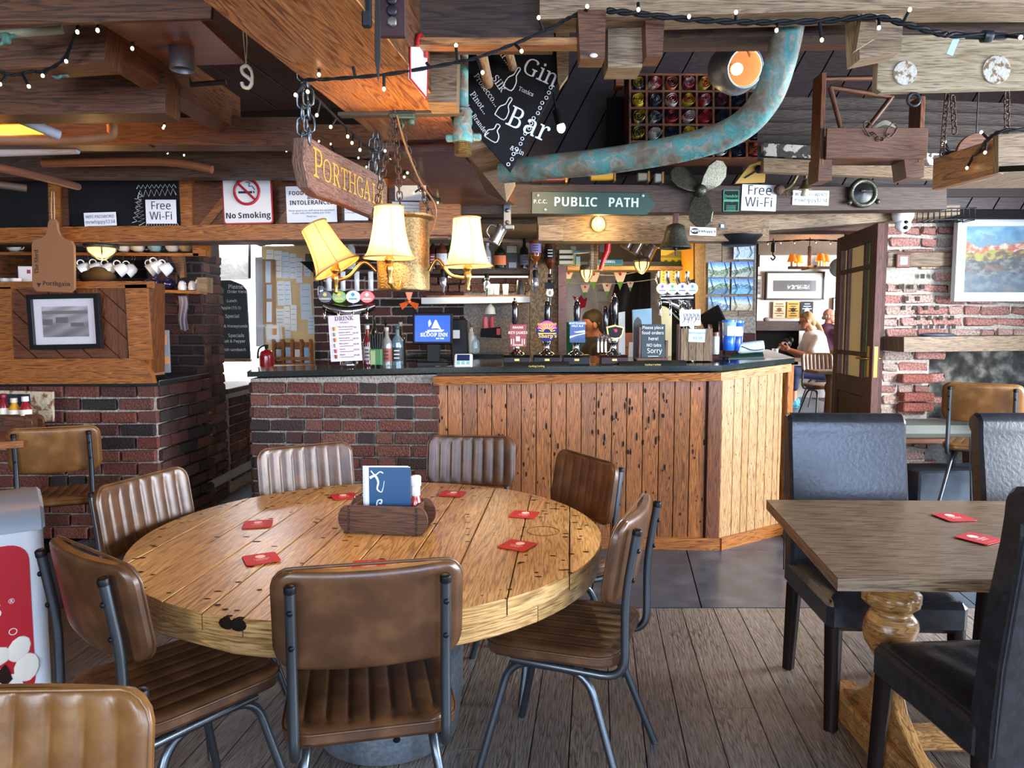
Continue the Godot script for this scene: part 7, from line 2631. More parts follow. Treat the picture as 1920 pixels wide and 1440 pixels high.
	b.tube(bend([V3(0, 0, 0), V3(0, 40, 0), V3(-4, 72, 0), V3(-18, 92, 0), V3(-40, 104, 0), V3(-62, 106, 0)], 5), [11, 11, 11, 11, 11, 11, 11, 12, 12, 13, 14, 15, 16, 17, 17, 17, 16, 15, 14, 12, 11, 10, 9, 8, 7, 6], 18)
	put(b, "swan_neck", M.chrome, tp)
	b = Mb.new(s)
	b.tube([V3(-58, 112, 4), V3(2, 114, 4)], 8, 14)
	put(b, "cross_bar", M.chrome, tp)
	for i in 4:
		var bx_: float = -56 + i * 18.5
		badge(tp, s, V3(bx_, 130, 10), 10.5, 10.5, "dfe6ea", ["7a4aa8", "3a8a5a", "3a4a9a", "2a7ac0"][i])
		b = Mb.new(s)
		b.tube(bend([V3(bx_ - 5 + i, 138, 2), V3(bx_ - 7, 150, 0), V3(bx_ - 6, 162, 0)], 4), [3, 3.4, 3.6, 3.8, 4, 4, 4, 4, 3.4], 10)
		put(b, "tap_handle", M.chrome, tp)
		b = Mb.new(s)
		b.tube(bend([V3(bx_ - 4, 106, 12), V3(bx_ - 4, 94, 18), V3(bx_ - 4, 80, 18)], 4), 2.6, 8)
		put(b, "spout", M.chrome, tp)
	# collecting tubs, paper roll, tray, side till
	var nm := ["tall blue charity tub behind the jar", "clear topped blue charity tub with a white label", "purple charity tub behind the blue tubs"]
	for i in 3:
		var tb := thing("charity_tub", nm[i], "tub", at([1380, 1366, 1358][i], 657, [5.0, 4.9, 5.1][i]))
		s = kp(640, 4.95)
		b = Mb.new(s)
		b.lathe([Vector2(0, 0), Vector2(10, 0), Vector2(12, 28), Vector2(0, 28)], 18)
		put(b, "tub_body", K(["1b3c9a", "1a58b8", "3a2a7a"][i], 0.3), tb)
		b = Mb.new(s)
		b.lathe([Vector2(12, 28), Vector2(12.6, 52), Vector2(0, 53)], 18)
		put(b, "upper_wall", K(["2358a8", "7fa0a8", "2a2462"][i], 0.3), tb)
		b = Mb.new(s)
		b.lathe([Vector2(0, 52), Vector2(13, 52), Vector2(13, 56), Vector2(0, 57)], 18)
		put(b, "lid", K(["1c6ac8", "1f6fd0", "33286a"][i], 0.3), tb)
		b = Mb.new(s)
		b.box(V3(0, 36, 12), V3(14, 18, 1.6), 0.3)
		put(b, "label", K("b8c0b0", 0.6), tb)
	var ro := thing("paper_roll", "white plastic wrapped roll lying on the bar return", "roll", at(1408, 663, 4.98), -0.25)
	s = kp(650, 4.98)
	b = Mb.new(s)
	b.lathe([Vector2(0, -24), Vector2(10, -23), Vector2(11, -18), Vector2(10.5, 18), Vector2(9, 24), Vector2(0, 24)], 18, Transform3D(Basis(Vector3.BACK, PI / 2 + 0.12), V3(0, 12, 0)))
	put(b, "roll_body", K("c0ccca", 0.5), ro)
	b = Mb.new(s)
	b.tube(bend([V3(-18, 14, 11), V3(-2, 8, 11), V3(10, 7, 11), V3(22, 9, 9)]), 0.8, 5)
	put(b, "cable", M.ink, ro)
	b = Mb.new()
	b.slab([at(1366, 672, 4.75), at(1432, 669, 4.8), at(1430, 662, 5.05), at(1378, 664, 5.05)], V3(0, -0.012, 0))
	var tr := thing("rubber_tray", "dark green ribbed drip mat at the end of the bar", "mat")
	put(b, "mat", K("15302a", 0.7), tr)
	b = Mb.new()
	for i in 9:
		var f := (i + 0.5) / 9.0
		b.tube([at(1366, 672, 4.75).lerp(at(1378, 664, 5.05), f) + V3(0, 0.004, 0), at(1432, 669, 4.8).lerp(at(1430, 662, 5.05), f) + V3(0, 0.004, 0)], 0.004, 5)
	put(b, "rib", K("0e231e", 0.6), tr)
	var t2 := thing("tilted_screen", "black till screen tipped back seen from its edge", "till", at(1340, 650, 5.15), -0.7)
	s = kp(600, 5.15)
	b = Mb.new(s)
	b.box(V3(0, 42, 0), V3(44, 60, 6), 1.5, Basis(Vector3.BACK, 0.5))
	put(b, "bezel", M.black, t2)
	b = Mb.new(s)
	b.box(V3(4, 12, -10), V3(16, 28, 10), 1.5)
	put(b, "stand", M.black, t2)
func badge(o: Node3D, s: float, p: Vector3, rx: float, ry: float, h: String, mark: String):
	var b := Mb.new(s)
	b.x = Transform3D(Basis(), p)
	var e := PackedVector2Array()
	for i in 26:
		e.append(Vector2(cos(TAU * i / 26) * rx, sin(TAU * i / 26) * ry))
	b.prism(e, -2.5, 2.5, true, 0.8)
	var m := K(h, 0.25, 0.0, "badge" + h).duplicate() as StandardMaterial3D
	m.emission_enabled = true
	m.emission = hexc(h)
	m.emission_energy_multiplier = 0.25
	put(b, "badge_lamp", m, o)
	b = Mb.new(s)
	b.x = Transform3D(Basis(), p + V3(0, ry * 0.3, 2.6))
	b.prism(pv([-rx * 0.3, 0, 0, -ry * 0.3, rx * 0.3, 0, rx * 0.15, ry * 0.35, -rx * 0.15, ry * 0.35]), 0, 0.4)
	b.x = Transform3D(Basis(), p + V3(0, -ry * 0.35, 2.6))
	b.box(V3(), V3(rx * 1.2, ry * 0.22, 0.5), 0.0)
	put(b, "badge_emblem", K(mark, 0.5), o)
func pump(label: String, x: float, h: String, kind: int):
	var o := thing("hand_pump", label, "beer pump", at(x, 682, 4.6))
	var s := kp(630, 4.6)
	var b := Mb.new(s)
	b.x = Transform3D(Basis(V3(0, 0, 1), V3(0, 1, 0), V3(-1, 0, 0)), V3())
	b.prism(pv([-16, 0, 16, 0, 15, 12, 8, 17, -15, 17]), -25, 25, false, 1.0)
	put(b, "base_box", K("120d0b" if kind != 3 else "2a1410", 0.3), o)
	b = Mb.new(s)
	b.box(V3(0, 8, 15.8), V3(9, 4, 0.8), 0.2)
	put(b, "plate", M.brass, o)
	b = Mb.new(s)
	b.lathe([Vector2(0, 16), Vector2(15, 16), Vector2(14, 20), Vector2(7, 24), Vector2(6, 34), Vector2(9, 38), Vector2(11, 46), Vector2(7, 56), Vector2(6, 64), Vector2(0, 64)], 20)
	put(b, "pillar", M.chrome, o)
	var lift := 8.0 if kind == 3 else 0.0
	b = Mb.new(s)
	b.x = Transform3D(Basis(), V3(-4 if kind == 0 else 1, lift, 0))
	b.lathe([Vector2(3, 60), Vector2(3.5, 74), Vector2(5.5, 78), Vector2(6.8, 96), Vector2(6.4, 108), Vector2(4, 117), Vector2(0, 118)], 18)
	put(b, "handle", K("121215", 0.12, 0.0, "coat"), o)
	b = Mb.new(s)
	b.x = Transform3D(Basis(), V3(-4 if kind == 0 else 1, lift, 0))
	b.lathe([Vector2(2.4, 116), Vector2(2.4, 120), Vector2(1.6, 123), Vector2(0, 124)], 12)
	put(b, "ferrule", M.chrome, o)
	if kind == 3:
		b = Mb.new(s)
		b.x = Transform3D(Basis(), V3(-14, -6, -14))
		b.lathe([Vector2(3, 60), Vector2(5.5, 80), Vector2(6.2, 100), Vector2(3, 114), Vector2(0, 115)], 18)
		put(b, "rear_handle", K("17171a", 0.12, 0.0, "coat"), o)
		for i in 3:
			b = Mb.new(s)
			b.tube(bend([V3(-30 + i * 7, 22, 10), V3(-30 + i * 7, 46, 10), V3(-26 + i * 7, 54, 12), V3(-21 + i * 7, 48, 14)], 4), 2.0, 8)
			put(b, "spout", M.chrome, o)
	var pan := Mb.new(s)
	var pr := Mb.new(s)
	var z := 12.0
	if kind == 0:
		pan.box(V3(2, 53, z), V3(31, 42, 2), 0.6)
		words_on(pr, "BRAINS", 4, V3(2, 66, z + 1.3), true)
		words_on(pr, "REV·JAMES", 4.6, V3(2, 56, z + 1.3), true, true)
		pr.box(V3(2, 47, z + 1.3), V3(7, 9, 0.4), 0.0)
		for sx in [-10, -6, 10, 14]:
			pr.box(V3(sx, 42, z + 1.3), V3(1.5, 10, 0.4), 0.0)
		words_on(pr, "ORIGINAL", 3, V3(2, 34, z + 1.3), true)
	elif kind == 1:
		pan.x = Transform3D(Basis(), V3(0, 62, z))
		pan.prism(disc2(20, 36), -1, 1, true, 0.5)
		for a in 9:
			var t := PI * (a + 0.5) / 9.0
			pr.box(V3(cos(t) * 11.0, 60 + sin(t) * 10.0, z + 1.2), V3(9, 1.6, 0.3), 0.0, Basis(Vector3.BACK, t))
		words_on(pr, "SOLAR WAVE", 4.2, V3(0, 72, z + 1.6), true)
		words_on(pr, "Sharp's", 6.5, V3(1, 49, z + 1.4), true, true)
		pr.box(V3(0, 57, z + 1.2), V3(34, 2, 0.3), 0.0)
	elif kind == 2:
		pan.box(V3(1, 60, z), V3(29, 40, 2), 0.6)
		words_on(pr, "WHITESANDS", 3.6, V3(1, 74, z + 1.3), true)
		words_on(pr, "PALE ALE", 3.6, V3(1, 69, z + 1.3), true)
		pr.prism(pv([-13, 52, 15, 58, 15, 56, 0, 53, -13, 48]), z + 1.1, z + 1.3)
		pr.prism(pv([-6, 60, 15, 63, 15, 59, 0, 58]), z + 1.1, z + 1.3)
	else:
		pan.x = Transform3D(Basis(), V3(1, 60, z))
		pan.prism(pv([-17, 9, 0, 13, 17, 9, 15, -4, 10, -12, 0, -14, -10, -12, -15, -4]), -1.2, 1.2, true, 0.5)
		pr.x = Transform3D(Basis(), V3(1, 60, z))
		dragon(pr, 9, V3(1, -3, 1.9))
		var inn := Mb.new(s)
		inn.x = Transform3D(Basis(), V3(1, 60, z))
		inn.prism(pv([-14, 7, 0, 10, 14, 7, 12, -4, 8, -10, 0, -11.5, -8, -10, -12, -4]), 1.2, 1.8)
		put(inn, "clip_field", K("1a1416", 0.4), o)
	put(pan, "pump_clip", K(h, 0.35) if kind != 3 else M.brass, o)
	put(pr, "clip_print", K(["e4c8b0", "e0b030", "c8d8e8", "b01c30"][kind], 0.5), o)
	if kind == 1:
		pr = Mb.new(s)
		pr.x = Transform3D(Basis(), V3(0, 62, z))
		var top := PackedVector2Array()
		for i in 15:
			var a := PI * (0.06 + 0.88 * i / 14.0)
			top.append(Vector2(cos(a) * 18.4, sin(a) * 18.4))
		pr.prism(top, 1.0, 1.1)
		put(pr, "clip_sky", K("b0407a", 0.4), o)
	elif kind == 2:
		pr = Mb.new(s)
		pr.prism(pv([-13, 41, 15, 41, 15, 50, -2, 48, -13, 44]), z + 1.1, z + 1.25)
		put(pr, "clip_sand", K("2a3f6a", 0.5), o)
func chandelier():
	var s := kp(480, 2.5)
	var o := thing("chandelier", "aged brass drum chandelier with three bell shades hung from chains", "lamp", at(757, 545, 2.5))
	var b := Mb.new(s)
	b.lathe([Vector2(0, 0), Vector2(47, 0), Vector2(48.5, 4), Vector2(49, 130), Vector2(59, 134), Vector2(60, 138), Vector2(49, 139), Vector2(46, 136), Vector2(46, 4), Vector2(0, 3)], 40)
	put(b, "drum", M.old_brass, o)
	var arms := [[V3(-50, 36, 8), V3(-72, 52, 12), V3(-98, 26, 16), V3(-123, 18, 18)], [V3(2, 14, 48), V3(0, 0, 62), V3(-8, 4, 84), V3(-10, 30, 96)], [V3(50, 36, 8), V3(66, 56, 12), V3(90, 28, 16), V3(122, 22, 18)]]
	var shade := StandardMaterial3D.new()
	shade.resource_name = "shade_cloth"
	shade.albedo_color = hexc("e8c890")
	shade.roughness = 0.9
	shade.backlight_enabled = true
	shade.backlight = hexc("d0a878")
	for k in 3:
		b = Mb.new(s)
		if k != 1:
			b.tube(bend(arms[k], 6), 3.6, 12)
		else:
			b.tube(bend(arms[k], 6), 3.6, 12)
		var arm := put(b, "arm", M.brass, o)
		var e: Vector3 = arms[k][3]
		var lean: float = [0.5, 0.0, 0.02][k]
		b = Mb.new(s)
		b.x = Transform3D(Basis(), e)
		b.lathe([Vector2(0, -26), Vector2(3, -24), Vector2(4, -20), Vector2(2.5, -16), Vector2(5, -10), Vector2(4, -6), Vector2(7, 0), Vector2(7, 8), Vector2(5, 12), Vector2(9, 16), Vector2(9, 20), Vector2(6, 24), Vector2(6, 36), Vector2(0, 36)], 16)
		put(b, "candle_holder", M.brass, arm)
		var tilt := Basis(Vector3.BACK, lean)
		var up := e + V3(0, 28, 0)
		b = Mb.new(s)
		b.x = Transform3D(tilt, up)
		var pr := []
		for i in 13:
			var t := i / 12.0
			pr.append(Vector2(lerpf(45, 25, pow(t, 0.55)) + 2.0 * sin(t * PI) * -1.0, -6 + t * 88))
		b.lathe(pr, 40)
		put(b, "lamp_shade", shade, o)
		b = Mb.new(s)
		b.x = Transform3D(tilt, up)
		b.ring(V3(0, -6, 0), 45.4, 1.5, Vector3.UP, 36, 6)
		b.ring(V3(0, 82, 0), 25.4, 1.5, Vector3.UP, 28, 6)
		for j in 6:
			var a := TAU * j / 6 + 0.3
			var ln := []
			for p in pr:
				ln.append(V3(sin(a) * (p.x + 0.5), p.y, cos(a) * (p.x + 0.5)))
			b.tube(ln, 0.6, 4)
		put(b, "shade_trim", K("b58a50", 0.8), o)
		if k == 0:
			b = Mb.new(s)
			b.x = Transform3D(tilt, up)
			b.ball(V3(0, 34, 0), V3(9, 14, 9), 12, 8)
			put(b, "bulb", glow("ffca80", 2.0), o)
			lamp(o, (up + tilt * V3(0, 34, 0)) * s, "ffb45c", 0.15, 0.03)
		else:
			b = Mb.new(s)
			b.x = Transform3D(tilt, up)
			b.ball(V3(0, 34, 0), V3(9, 15, 9), 12, 8)
			put(b, "bulb", glow("ffd9a0", 4.0), o)
			lamp(o, (up + tilt * V3(0, 34, 0)) * s, "ffcc90", 0.34, 0.03)
	for q in [[V3(-52, 139, 4), V3(-12, 320, 2)], [V3(2, 139, 40), V3(-12, 322, 4)], [V3(52, 139, 2), V3(-10, 320, 2)]]:
		chain(o, (q[0] as Vector3) * s, (q[1] as Vector3) * s, 0.03, 0.0023, M.rust, 0.0)
	b = Mb.new(s)
	b.tube(bend([V3(-8, 320, 6), V3(6, 270, 12), V3(34, 200, 16), V3(60, 160, 14), V3(62, 130, 12), V3(50, 100, 14)], 6), 1.8, 8)
	put(b, "flex", K("8a6238", 0.6), o)
	b = Mb.new(s)
	b.tube([V3(-12, 320, 0), V3(-12, 332, 0)], 3, 8)
	b.ring(V3(-12, 322, 0), 5, 1.8, Vector3.BACK, 14, 6)
	put(b, "swivel", M.steel, o)
func chain(o: Node3D, a: Vector3, z: Vector3, link: float, wire: float, m: Material, sag := 0.0, called := "chain_link"):
	# real links, alternately turned; the chain is one part made of its links
	var d := a.distance_to(z)
	var n := maxi(2, int(d / (link * 0.72)))
	var prev := a
	for i in n:
		var t0 := float(i) / n
		var t1 := float(i + 1) / n
		var p0 := a.lerp(z, t0) - V3(0, sag * 4.0 * t0 * (1 - t0), 0)
		var p1 := a.lerp(z, t1) - V3(0, sag * 4.0 * t1 * (1 - t1), 0)
		var dir := (p1 - p0).normalized()
		var side := dir.cross(V3(0.3, 0.2, 1.0)).normalized()
		if i % 2:
			side = dir.cross(side).normalized()
		var l := (p1 - p0).length() * 1.36
		var w := l * 0.3
		var mid := (p0 + p1) / 2.0
		var pts := []
		for j in 13:
			var an := TAU * j / 12.0
			var ca := cos(an)
			pts.append(mid + dir * (ca * w + signf(ca) * (l / 2 - w) * (1.0 if absf(ca) > 0.05 else 0.0)) + side * sin(an) * w)
		var b := Mb.new()
		b.tube(pts, wire, 5, false)
		put(b, called, m, o)
func hanging_things():
	var s: float
	var b: Mb
	# driftwood sign hung below the beam
	var A := at(560, 252, 2.19)
	var Bq := at(560, 345, 2.19)
	var C := at(716, 334, 2.86)
	var o := thing("hanging_sign", "driftwood plank sign with yellow letters hung on chains under the orange beam", "sign", A)
	var dir := (C - A) * V3(1, 0, 1)
	var len := dir.length()
	o.rotation.y = atan2(-dir.z, dir.x)
	o.rotation.z = 0.0
	b = Mb.new()
	b.prism(pv([0.0, -0.01, 0.03, 0.0, 0.2, -0.004, 0.5, 0.003, len - 0.02, -0.002, len, -0.03, len - 0.01, -0.15, len - 0.06, -0.162, 0.3, -0.158, 0.08, -0.165, 0.02, -0.15, -0.01, -0.08]), -0.022, 0.022, false, 0.006)
	put(b, "plank", M.drift, o)
	b = Mb.new()
	var word := "PORTHGAIN"
	for i in word.length():
		words_on(b, word[i], 0.085 if i == 0 else 0.068, V3(0.075 + i * (len - 0.13) / 8.4, -0.115, 0.0235), false, true)
	put(b, "lettering", K("b8862a", 0.6), o)
	for q in [[0.03, 0.0], [len - 0.08, -0.02]]:
		chain(o, V3(q[0], -0.02, 0.02), V3(q[0] - 0.005, 0.21, 0.02), 0.05, 0.004, M.steel)
		chain(o, V3(q[0] + 0.03, -0.02, -0.02), V3(q[0] + 0.005, 0.21, 0.0), 0.05, 0.004, M.steel)
	# verdigris pipe
	var pp := thing("bent_pipe", "thick verdigris green bent pipe crossing below the flag rack", "pipe")
	var pts := bend([at(1480, 40, 2.3), at(1462, 120, 2.34), at(1434, 190, 2.4), at(1380, 243, 2.5), at(1290, 275, 2.6), at(1150, 300, 2.75), at(1040, 312, 2.88), at(945, 321, 3.02)], 6)
	b = Mb.new()
	b.tube(pts, 0.048, 24)
	put(b, "pipe", M.copper_pipe, pp)
	# upright thread pipe
	pp = thing("threaded_pipe", "upright green pipe ending in a bronze threaded coupling", "pipe", at(868, 292, 2.62))
	s = kp(220, 2.62)
	b = Mb.new(s)
	b.lathe([Vector2(0, 60), Vector2(11, 60), Vector2(11, 230), Vector2(0, 230)], 20)
	put(b, "pipe", M.copper_pipe, pp)
	b = Mb.new(s)
	b.lathe([Vector2(0, 24), Vector2(18, 24), Vector2(20, 32), Vector2(18, 46), Vector2(16, 52), Vector2(18, 58), Vector2(17, 84), Vector2(11, 88)], 20)
	b.box(V3(-24, 32, 0), V3(16, 14, 8), 3.0)
	b.box(V3(26, 34, 0), V3(18, 14, 8), 3.0)
	put(b, "coupling", M.copper_pipe, pp)
	var pr := [Vector2(0, 0)]
	for i in 9:
		pr.append(Vector2(16.5, i * 2.7 + 0.6))
		pr.append(Vector2(14.8, i * 2.7 + 1.9))
	pr.append(Vector2(0, 26))
	b = Mb.new(s)
	b.lathe(pr, 24, Transform3D(), false)
	put(b, "thread", M.old_brass, pp)
	# sloping cocktail chalkboard
	o = thing("drinks_chalkboard", "sloping chalkboard with gin bar lettering behind the thread pipe", "chalkboard")
	b = Mb.new()
	quadbox(b, [[957, 322], [1046, 153], [1042, 50], [878, 50], [879, 234]], 2.74, 0.02)
	put(b, "board", M.chalk, o)
	b = Mb.new()
	quadbox(b, [[1042, 60], [1068, 60], [1066, 140], [1050, 162], [1046, 153]], 2.73, 0.05)
	put(b, "edge_board", M.pale, o)
	b = Mb.new()
	for q in [["Gin", 30, 1008, 150], ["Bar", 36, 984, 250], ["& gin", 8, 968, 286], ["Sugar...", 11, 935, 100], ["Silk", 13, 930, 160], ["Prosecco...", 10, 908, 172], ["Pinot...", 10, 894, 196], ["Non Branded", 8, 890, 226], ["Tonics", 7, 985, 175]]:
		words_on(b, q[0], q[1] * kp(200, 2.74), at(q[2], q[3], 2.737), false, true, HORIZONTAL_ALIGNMENT_CENTER, Basis(Vector3.BACK, -0.95 if q[2] < 940 else -0.42))
	for q in [[960, 150, 9, 36], [945, 205, 10, 34], [925, 250, 12, 26]]:
		var ln := []
		for e in [[-1, -0.5], [-1, 0], [-0.3, 0.3], [-0.3, 0.7], [0.3, 0.7], [0.3, 0.3], [1, 0], [1, -0.5], [-1, -0.5]]:
			var w2 := Vector2(e[0] * q[2], e[1] * q[3]).rotated(-0.55)
			ln.append(at(q[0] + w2.x, q[1] - w2.y, 2.738))
		b.tube(bend(ln, 3), 0.0022, 4)
	for i in 16:
		b.ring(at(953 + i * 5.4 + 1.5 * sin(i * 2.0), 308 - i * 9.6, 2.738), 0.006, 0.0016, Vector3.BACK, 8, 4)
	put(b, "chalk_drawing", M.chalk_line, o)
	# oar handles and blades above the board
	var k := 0
	for q in [["pale rounded oar handle poking down left of the chalkboard lettering", [890, 40, 2.3], [916, 160, 2.75], 11, M.pale], ["grey oar handle with an orange tip near the chalkboard's top", [942, 50, 2.4], [962, 128, 2.75], 9, M.old]]:
		b = Mb.new()
		var a0 := at(q[1][0], q[1][1], q[1][2])
		var a1 := at(q[2][0], q[2][1], q[2][2])
		var r: float = q[3] * kp(100, 2.5)
		b.tube([a0, a0.lerp(a1, 0.7), a0.lerp(a1, 0.97), a1], [r, r * 0.95, r, r * 0.5], 14)
		single(b, "oar_handle", q[4], q[0], "oar")
		k += 1
	# iron bracket on the beam end and the knife shaped blade
	o = thing("iron_bracket", "dark red iron bracket with bolts at the top of the tie beam", "bracket", at(722, 30, 1.74))
	s = kp(30, 1.74)
	b = Mb.new(s)
	b.box(V3(12, 0, 0), V3(54, 80, 10))
	put(b, "plate", K("33161a", 0.6, 0.2), o)
	b = Mb.new(s)
	b.box(V3(-33, 8, 6), V3(18, 64, 12), 3.0)
	put(b, "strap", M.iron, o)
	for y in [26, 6, -14]:
		b = Mb.new(s)
		b.lathe([Vector2(0, 0), Vector2(10, 0), Vector2(10, 6), Vector2(7, 8), Vector2(0, 8)], 6 if y == -14 else 14, Transform3D(Basis(Vector3.RIGHT, PI / 2), V3(14, y, 5)))
		put(b, "bolt", K("6a6660", 0.5, 0.7) if y == -14 else M.iron, o)
	b = Mb.new(kp(60, 1.55))
	b.prism(pv([-3, 80, 4, 80, 6, 20, 5, -50, 0, -92, -6, -50, -5, 20]), -1.5, 1.5, false, 0.8)
	single(b, "hanging_knife", K("2f2f2c", 0.4, 0.6), "long thin dark blade hanging in front of the orange beam", "blade", at(708, 60, 1.55))
	# no smoking sign on the beam's side
	o = thing("no_smoking_sign", "partly hidden no smoking plate on the right side of the orange beam", "sign")
	var S0 := at(783, 88, 2.35)
	b = Mb.new()
	b.slab([at(769, 88, 2.08), at(802, 88, 2.27), at(800, 184, 2.27), at(769, 146, 2.08)], V3(-0.006, 0, -0.004))
	put(b, "plate", K("d4d8dc", 0.4), o)
	b = Mb.new()
	b.x = Transform3D(Basis(Vector3.UP, 1.4), at(787, 104, 2.18) + V3(0.006, 0.01, 0.0))
	b.ring(V3(), 0.045, 0.006, Vector3.BACK, 20, 6, PI, PI)
	put(b, "red_ring", K("a8121c", 0.5), o)
	b = Mb.new()
	b.tube([at(769, 88, 2.08), at(769, 146, 2.08), at(800, 184, 2.27), at(802, 88, 2.27)], 0.003, 5)
	put(b, "red_border", K("a8121c", 0.5), o)
	beam_box("mottled_post", "pale mottled wooden post end beside the hidden no smoking plate", M.old, [[800, 84], [858, 84], [856, 192], [802, 192]], 2.32, 0.12)
	# hanging letter and left ceiling tools
	o = thing("hanging_letter", "white wooden letter S hanging on a loop of string", "letter", at(462, 142, 2.55))
	s = kp(142, 2.55)
	b = Mb.new(s)
	b.tube(bend([V3(9, 10, 0), V3(2, 18, 0), V3(-8, 14, 0), V3(-6, 4, 0), V3(4, -4, 0), V3(10, -12, 0), V3(4, -22, 0), V3(-6, -20, 0), V3(-9, -12, 0)], 4), 3.6, 8)
	b.tube(bend([V3(9, 10, 0), V3(11, 0, 0), V3(10, -12, 0)], 4), 3.0, 8)
	put(b, "letter", K("cfc9b8", 0.6), o)
	b = Mb.new(s)
	b.tube([V3(0, 18, 0), V3(-3, 60, 0), V3(-4, 84, 0)], 1.0, 6)
	b.tube([V3(0, 18, 0), V3(3, 60, 0), V3(2, 84, 0)], 1.0, 6)
	put(b, "string", K("b8a888", 0.8), o)
	var sticks := [
		["pale walking stick with a white hooked end along the joist", [[-20, 262, 3.0], [120, 262, 3.1], [200, 256, 3.15], [211, 246, 3.15], [210, 234, 3.15]], 0.022, "7d5232"],
		["galvanised flat metal bar propped obliquely on the joist", [[40, 224, 2.9], [112, 254, 3.0]], 0.02, "8d949c"],
		["white tipped metal strip lying along the lower left joist", [[-20, 287, 3.6], [146, 281, 3.6]], 0.02, "9ea6ae"],
		["brown boat hook pole along the top of the chalkboards", [[80, 306, 3.95], [300, 303, 3.95], [398, 318, 3.95]], 0.022, "7a4a2c"],
		["thin dark pole slanting down to the cutting board stile", [[-20, 312, 3.3], [60, 328, 3.6], [146, 350, 4.1]], 0.02, "5d3d2e"],
		["grey driftwood stick at the far left over the chalkboard", [[-20, 344, 3.9], [50, 353, 4.0]], 0.02, "4e4238"],
		["pale green pipe along the upper left joist", [[-20, 66, 2.15], [118, 56, 2.2]], 0.012, "8a8a74"],
		["pale green pipe along the second left joist", [[-20, 138, 2.4], [170, 130, 2.4]], 0.012, "7d7f68"],
		["dark boat hook with metal end below the ceiling boards", [[340, 160, 3.0], [424, 154, 3.0]], 0.01, "2e2824"],
	]
	for q in sticks:
		var pl := []
		for p in q[1]:
			pl.append(at(p[0], p[1], p[2]))
		b = Mb.new()
		b.tube(bend(pl, 4), q[2], 10)
		single(b, "hung_pole", K(q[3], 0.6), q[0], "pole")
	for q in [["green cast iron valve on the upper left pipe", 12, 72, 2.15], ["green cast iron bracket on the second left pipe", 122, 134, 2.38]]:
		o = thing("pipe_valve", q[0], "valve", at(q[1], q[2], q[3]))
		s = kp(q[2], q[3])
		b = Mb.new(s)
		b.box(V3(0, 0, 0), V3(14, 20, 12), 3.0)
		b.ring(V3(-14, -2, 2), 10, 3, Vector3.BACK, 16, 8)
		put(b, "body", K("4f7a6c", 0.6, 0.2), o)
		b = Mb.new(s)
		b.tube([V3(6, 2, 0), V3(18, 4, 2)], 4, 8)
		put(b, "stub", K("4f7a6c", 0.6, 0.2), o)
	o = thing("skylight_lamp", "lit amber glass ceiling panel at the far left joists", "lamp", at(26, 250, 3.15))
	s = kp(250, 3.15)
	b = Mb.new(s)
	b.box(V3(0, 0, 0), V3(120, 30, 3))
	put(b, "amber_lamp_panel", glow("ffa030", 1.1), o)
	b = Mb.new(s)
	b.box(V3(0, 17, 0), V3(126, 5, 8))
	b.box(V3(0, -17, 0), V3(126, 5, 8))
	put(b, "frame_bar", M.brown, o)
	lamp(o, V3(0, 0, 0.1), "ffa850", 0.5, 0.1)
	# galvanised bucket lamp
	o = thing("bucket_lamp", "grey bucket shaped pendant lamp with a bare glowing bulb", "lamp", at(1381, 128, 2.9))
	s = kp(128, 2.9)
	var bas := Basis(Vector3.RIGHT, PI / 2 + 0.35) * Basis(Vector3.BACK, 0.0)
	b = Mb.new(s)
	b.x = Transform3D(Basis(Vector3.UP, 0.18) * Basis(Vector3.RIGHT, PI / 2 + 0.3), V3())
	b.lathe([Vector2(0, -52), Vector2(30, -50), Vector2(40, -40), Vector2(48, 0), Vector2(40, 26), Vector2(34, 34), Vector2(34, 30), Vector2(44, 0), Vector2(36, -38), Vector2(0, -46)], 36)
	put(b, "bucket", M.galv, o)
	b = Mb.new(s)
	b.x = Transform3D(Basis(Vector3.UP, 0.18) * Basis(Vector3.RIGHT, PI / 2 + 0.3), V3())
	b.lathe([Vector2(33, 30), Vector2(42, 0), Vector2(34, -36), Vector2(0, -42)], 30)
	put(b, "inner_lining", K("8a6a50", 0.6, 0.2), o)
	b = Mb.new(s)
	b.x = Transform3D(Basis(Vector3.UP, 0.18) * Basis(Vector3.RIGHT, PI / 2 + 0.3), V3())
	b.ring(V3(0, 34, 0), 34, 2.2, Vector3.UP, 30, 6)
	put(b, "rolled_rim", K("9fb4c4", 0.3, 0.8), o)
	b = Mb.new(s)
	b.x = Transform3D(Basis(Vector3.UP, 0.18) * Basis(Vector3.RIGHT, PI / 2 + 0.3), V3())
	b.ball(V3(-4, 10, 2), V3(11, 13, 11), 14, 10)
	put(b, "bulb", glow("ffdca0", 4.0), o)
	b = Mb.new(s)
	b.x = Transform3D(Basis(Vector3.UP, 0.18) * Basis(Vector3.RIGHT, PI / 2 + 0.3), V3())
	b.lathe([Vector2(0, -46), Vector2(9, -46), Vector2(9, -14), Vector2(6, -2), Vector2(0, -2)], 14)
	put(b, "socket", M.brass, o)
	b = Mb.new(s)
	for sx in [-28, 26]:
		b.tube([V3(sx, 22, -6), V3(sx * 0.4, 58, -10), V3(sx * 0.2, 100, -12)], 1.2, 6)
	put(b, "hanger", M.steel, o)
	lamp(o, (Basis(Vector3.UP, 0.18) * Basis(Vector3.RIGHT, PI / 2 + 0.3)) * (V3(-4, 10, 2) * s), "ffd8a8", 0.07, 0.04)
	# spotlight in the dark gable
	o = thing("gable_spotlight", "small black spotlight shining on the dark boarded gable", "lamp", at(1052, 240, 3.6))
	s = kp(240, 3.6)
	b = Mb.new(s)
	b.x = Transform3D(Basis(Vector3.BACK, 0.3), V3())
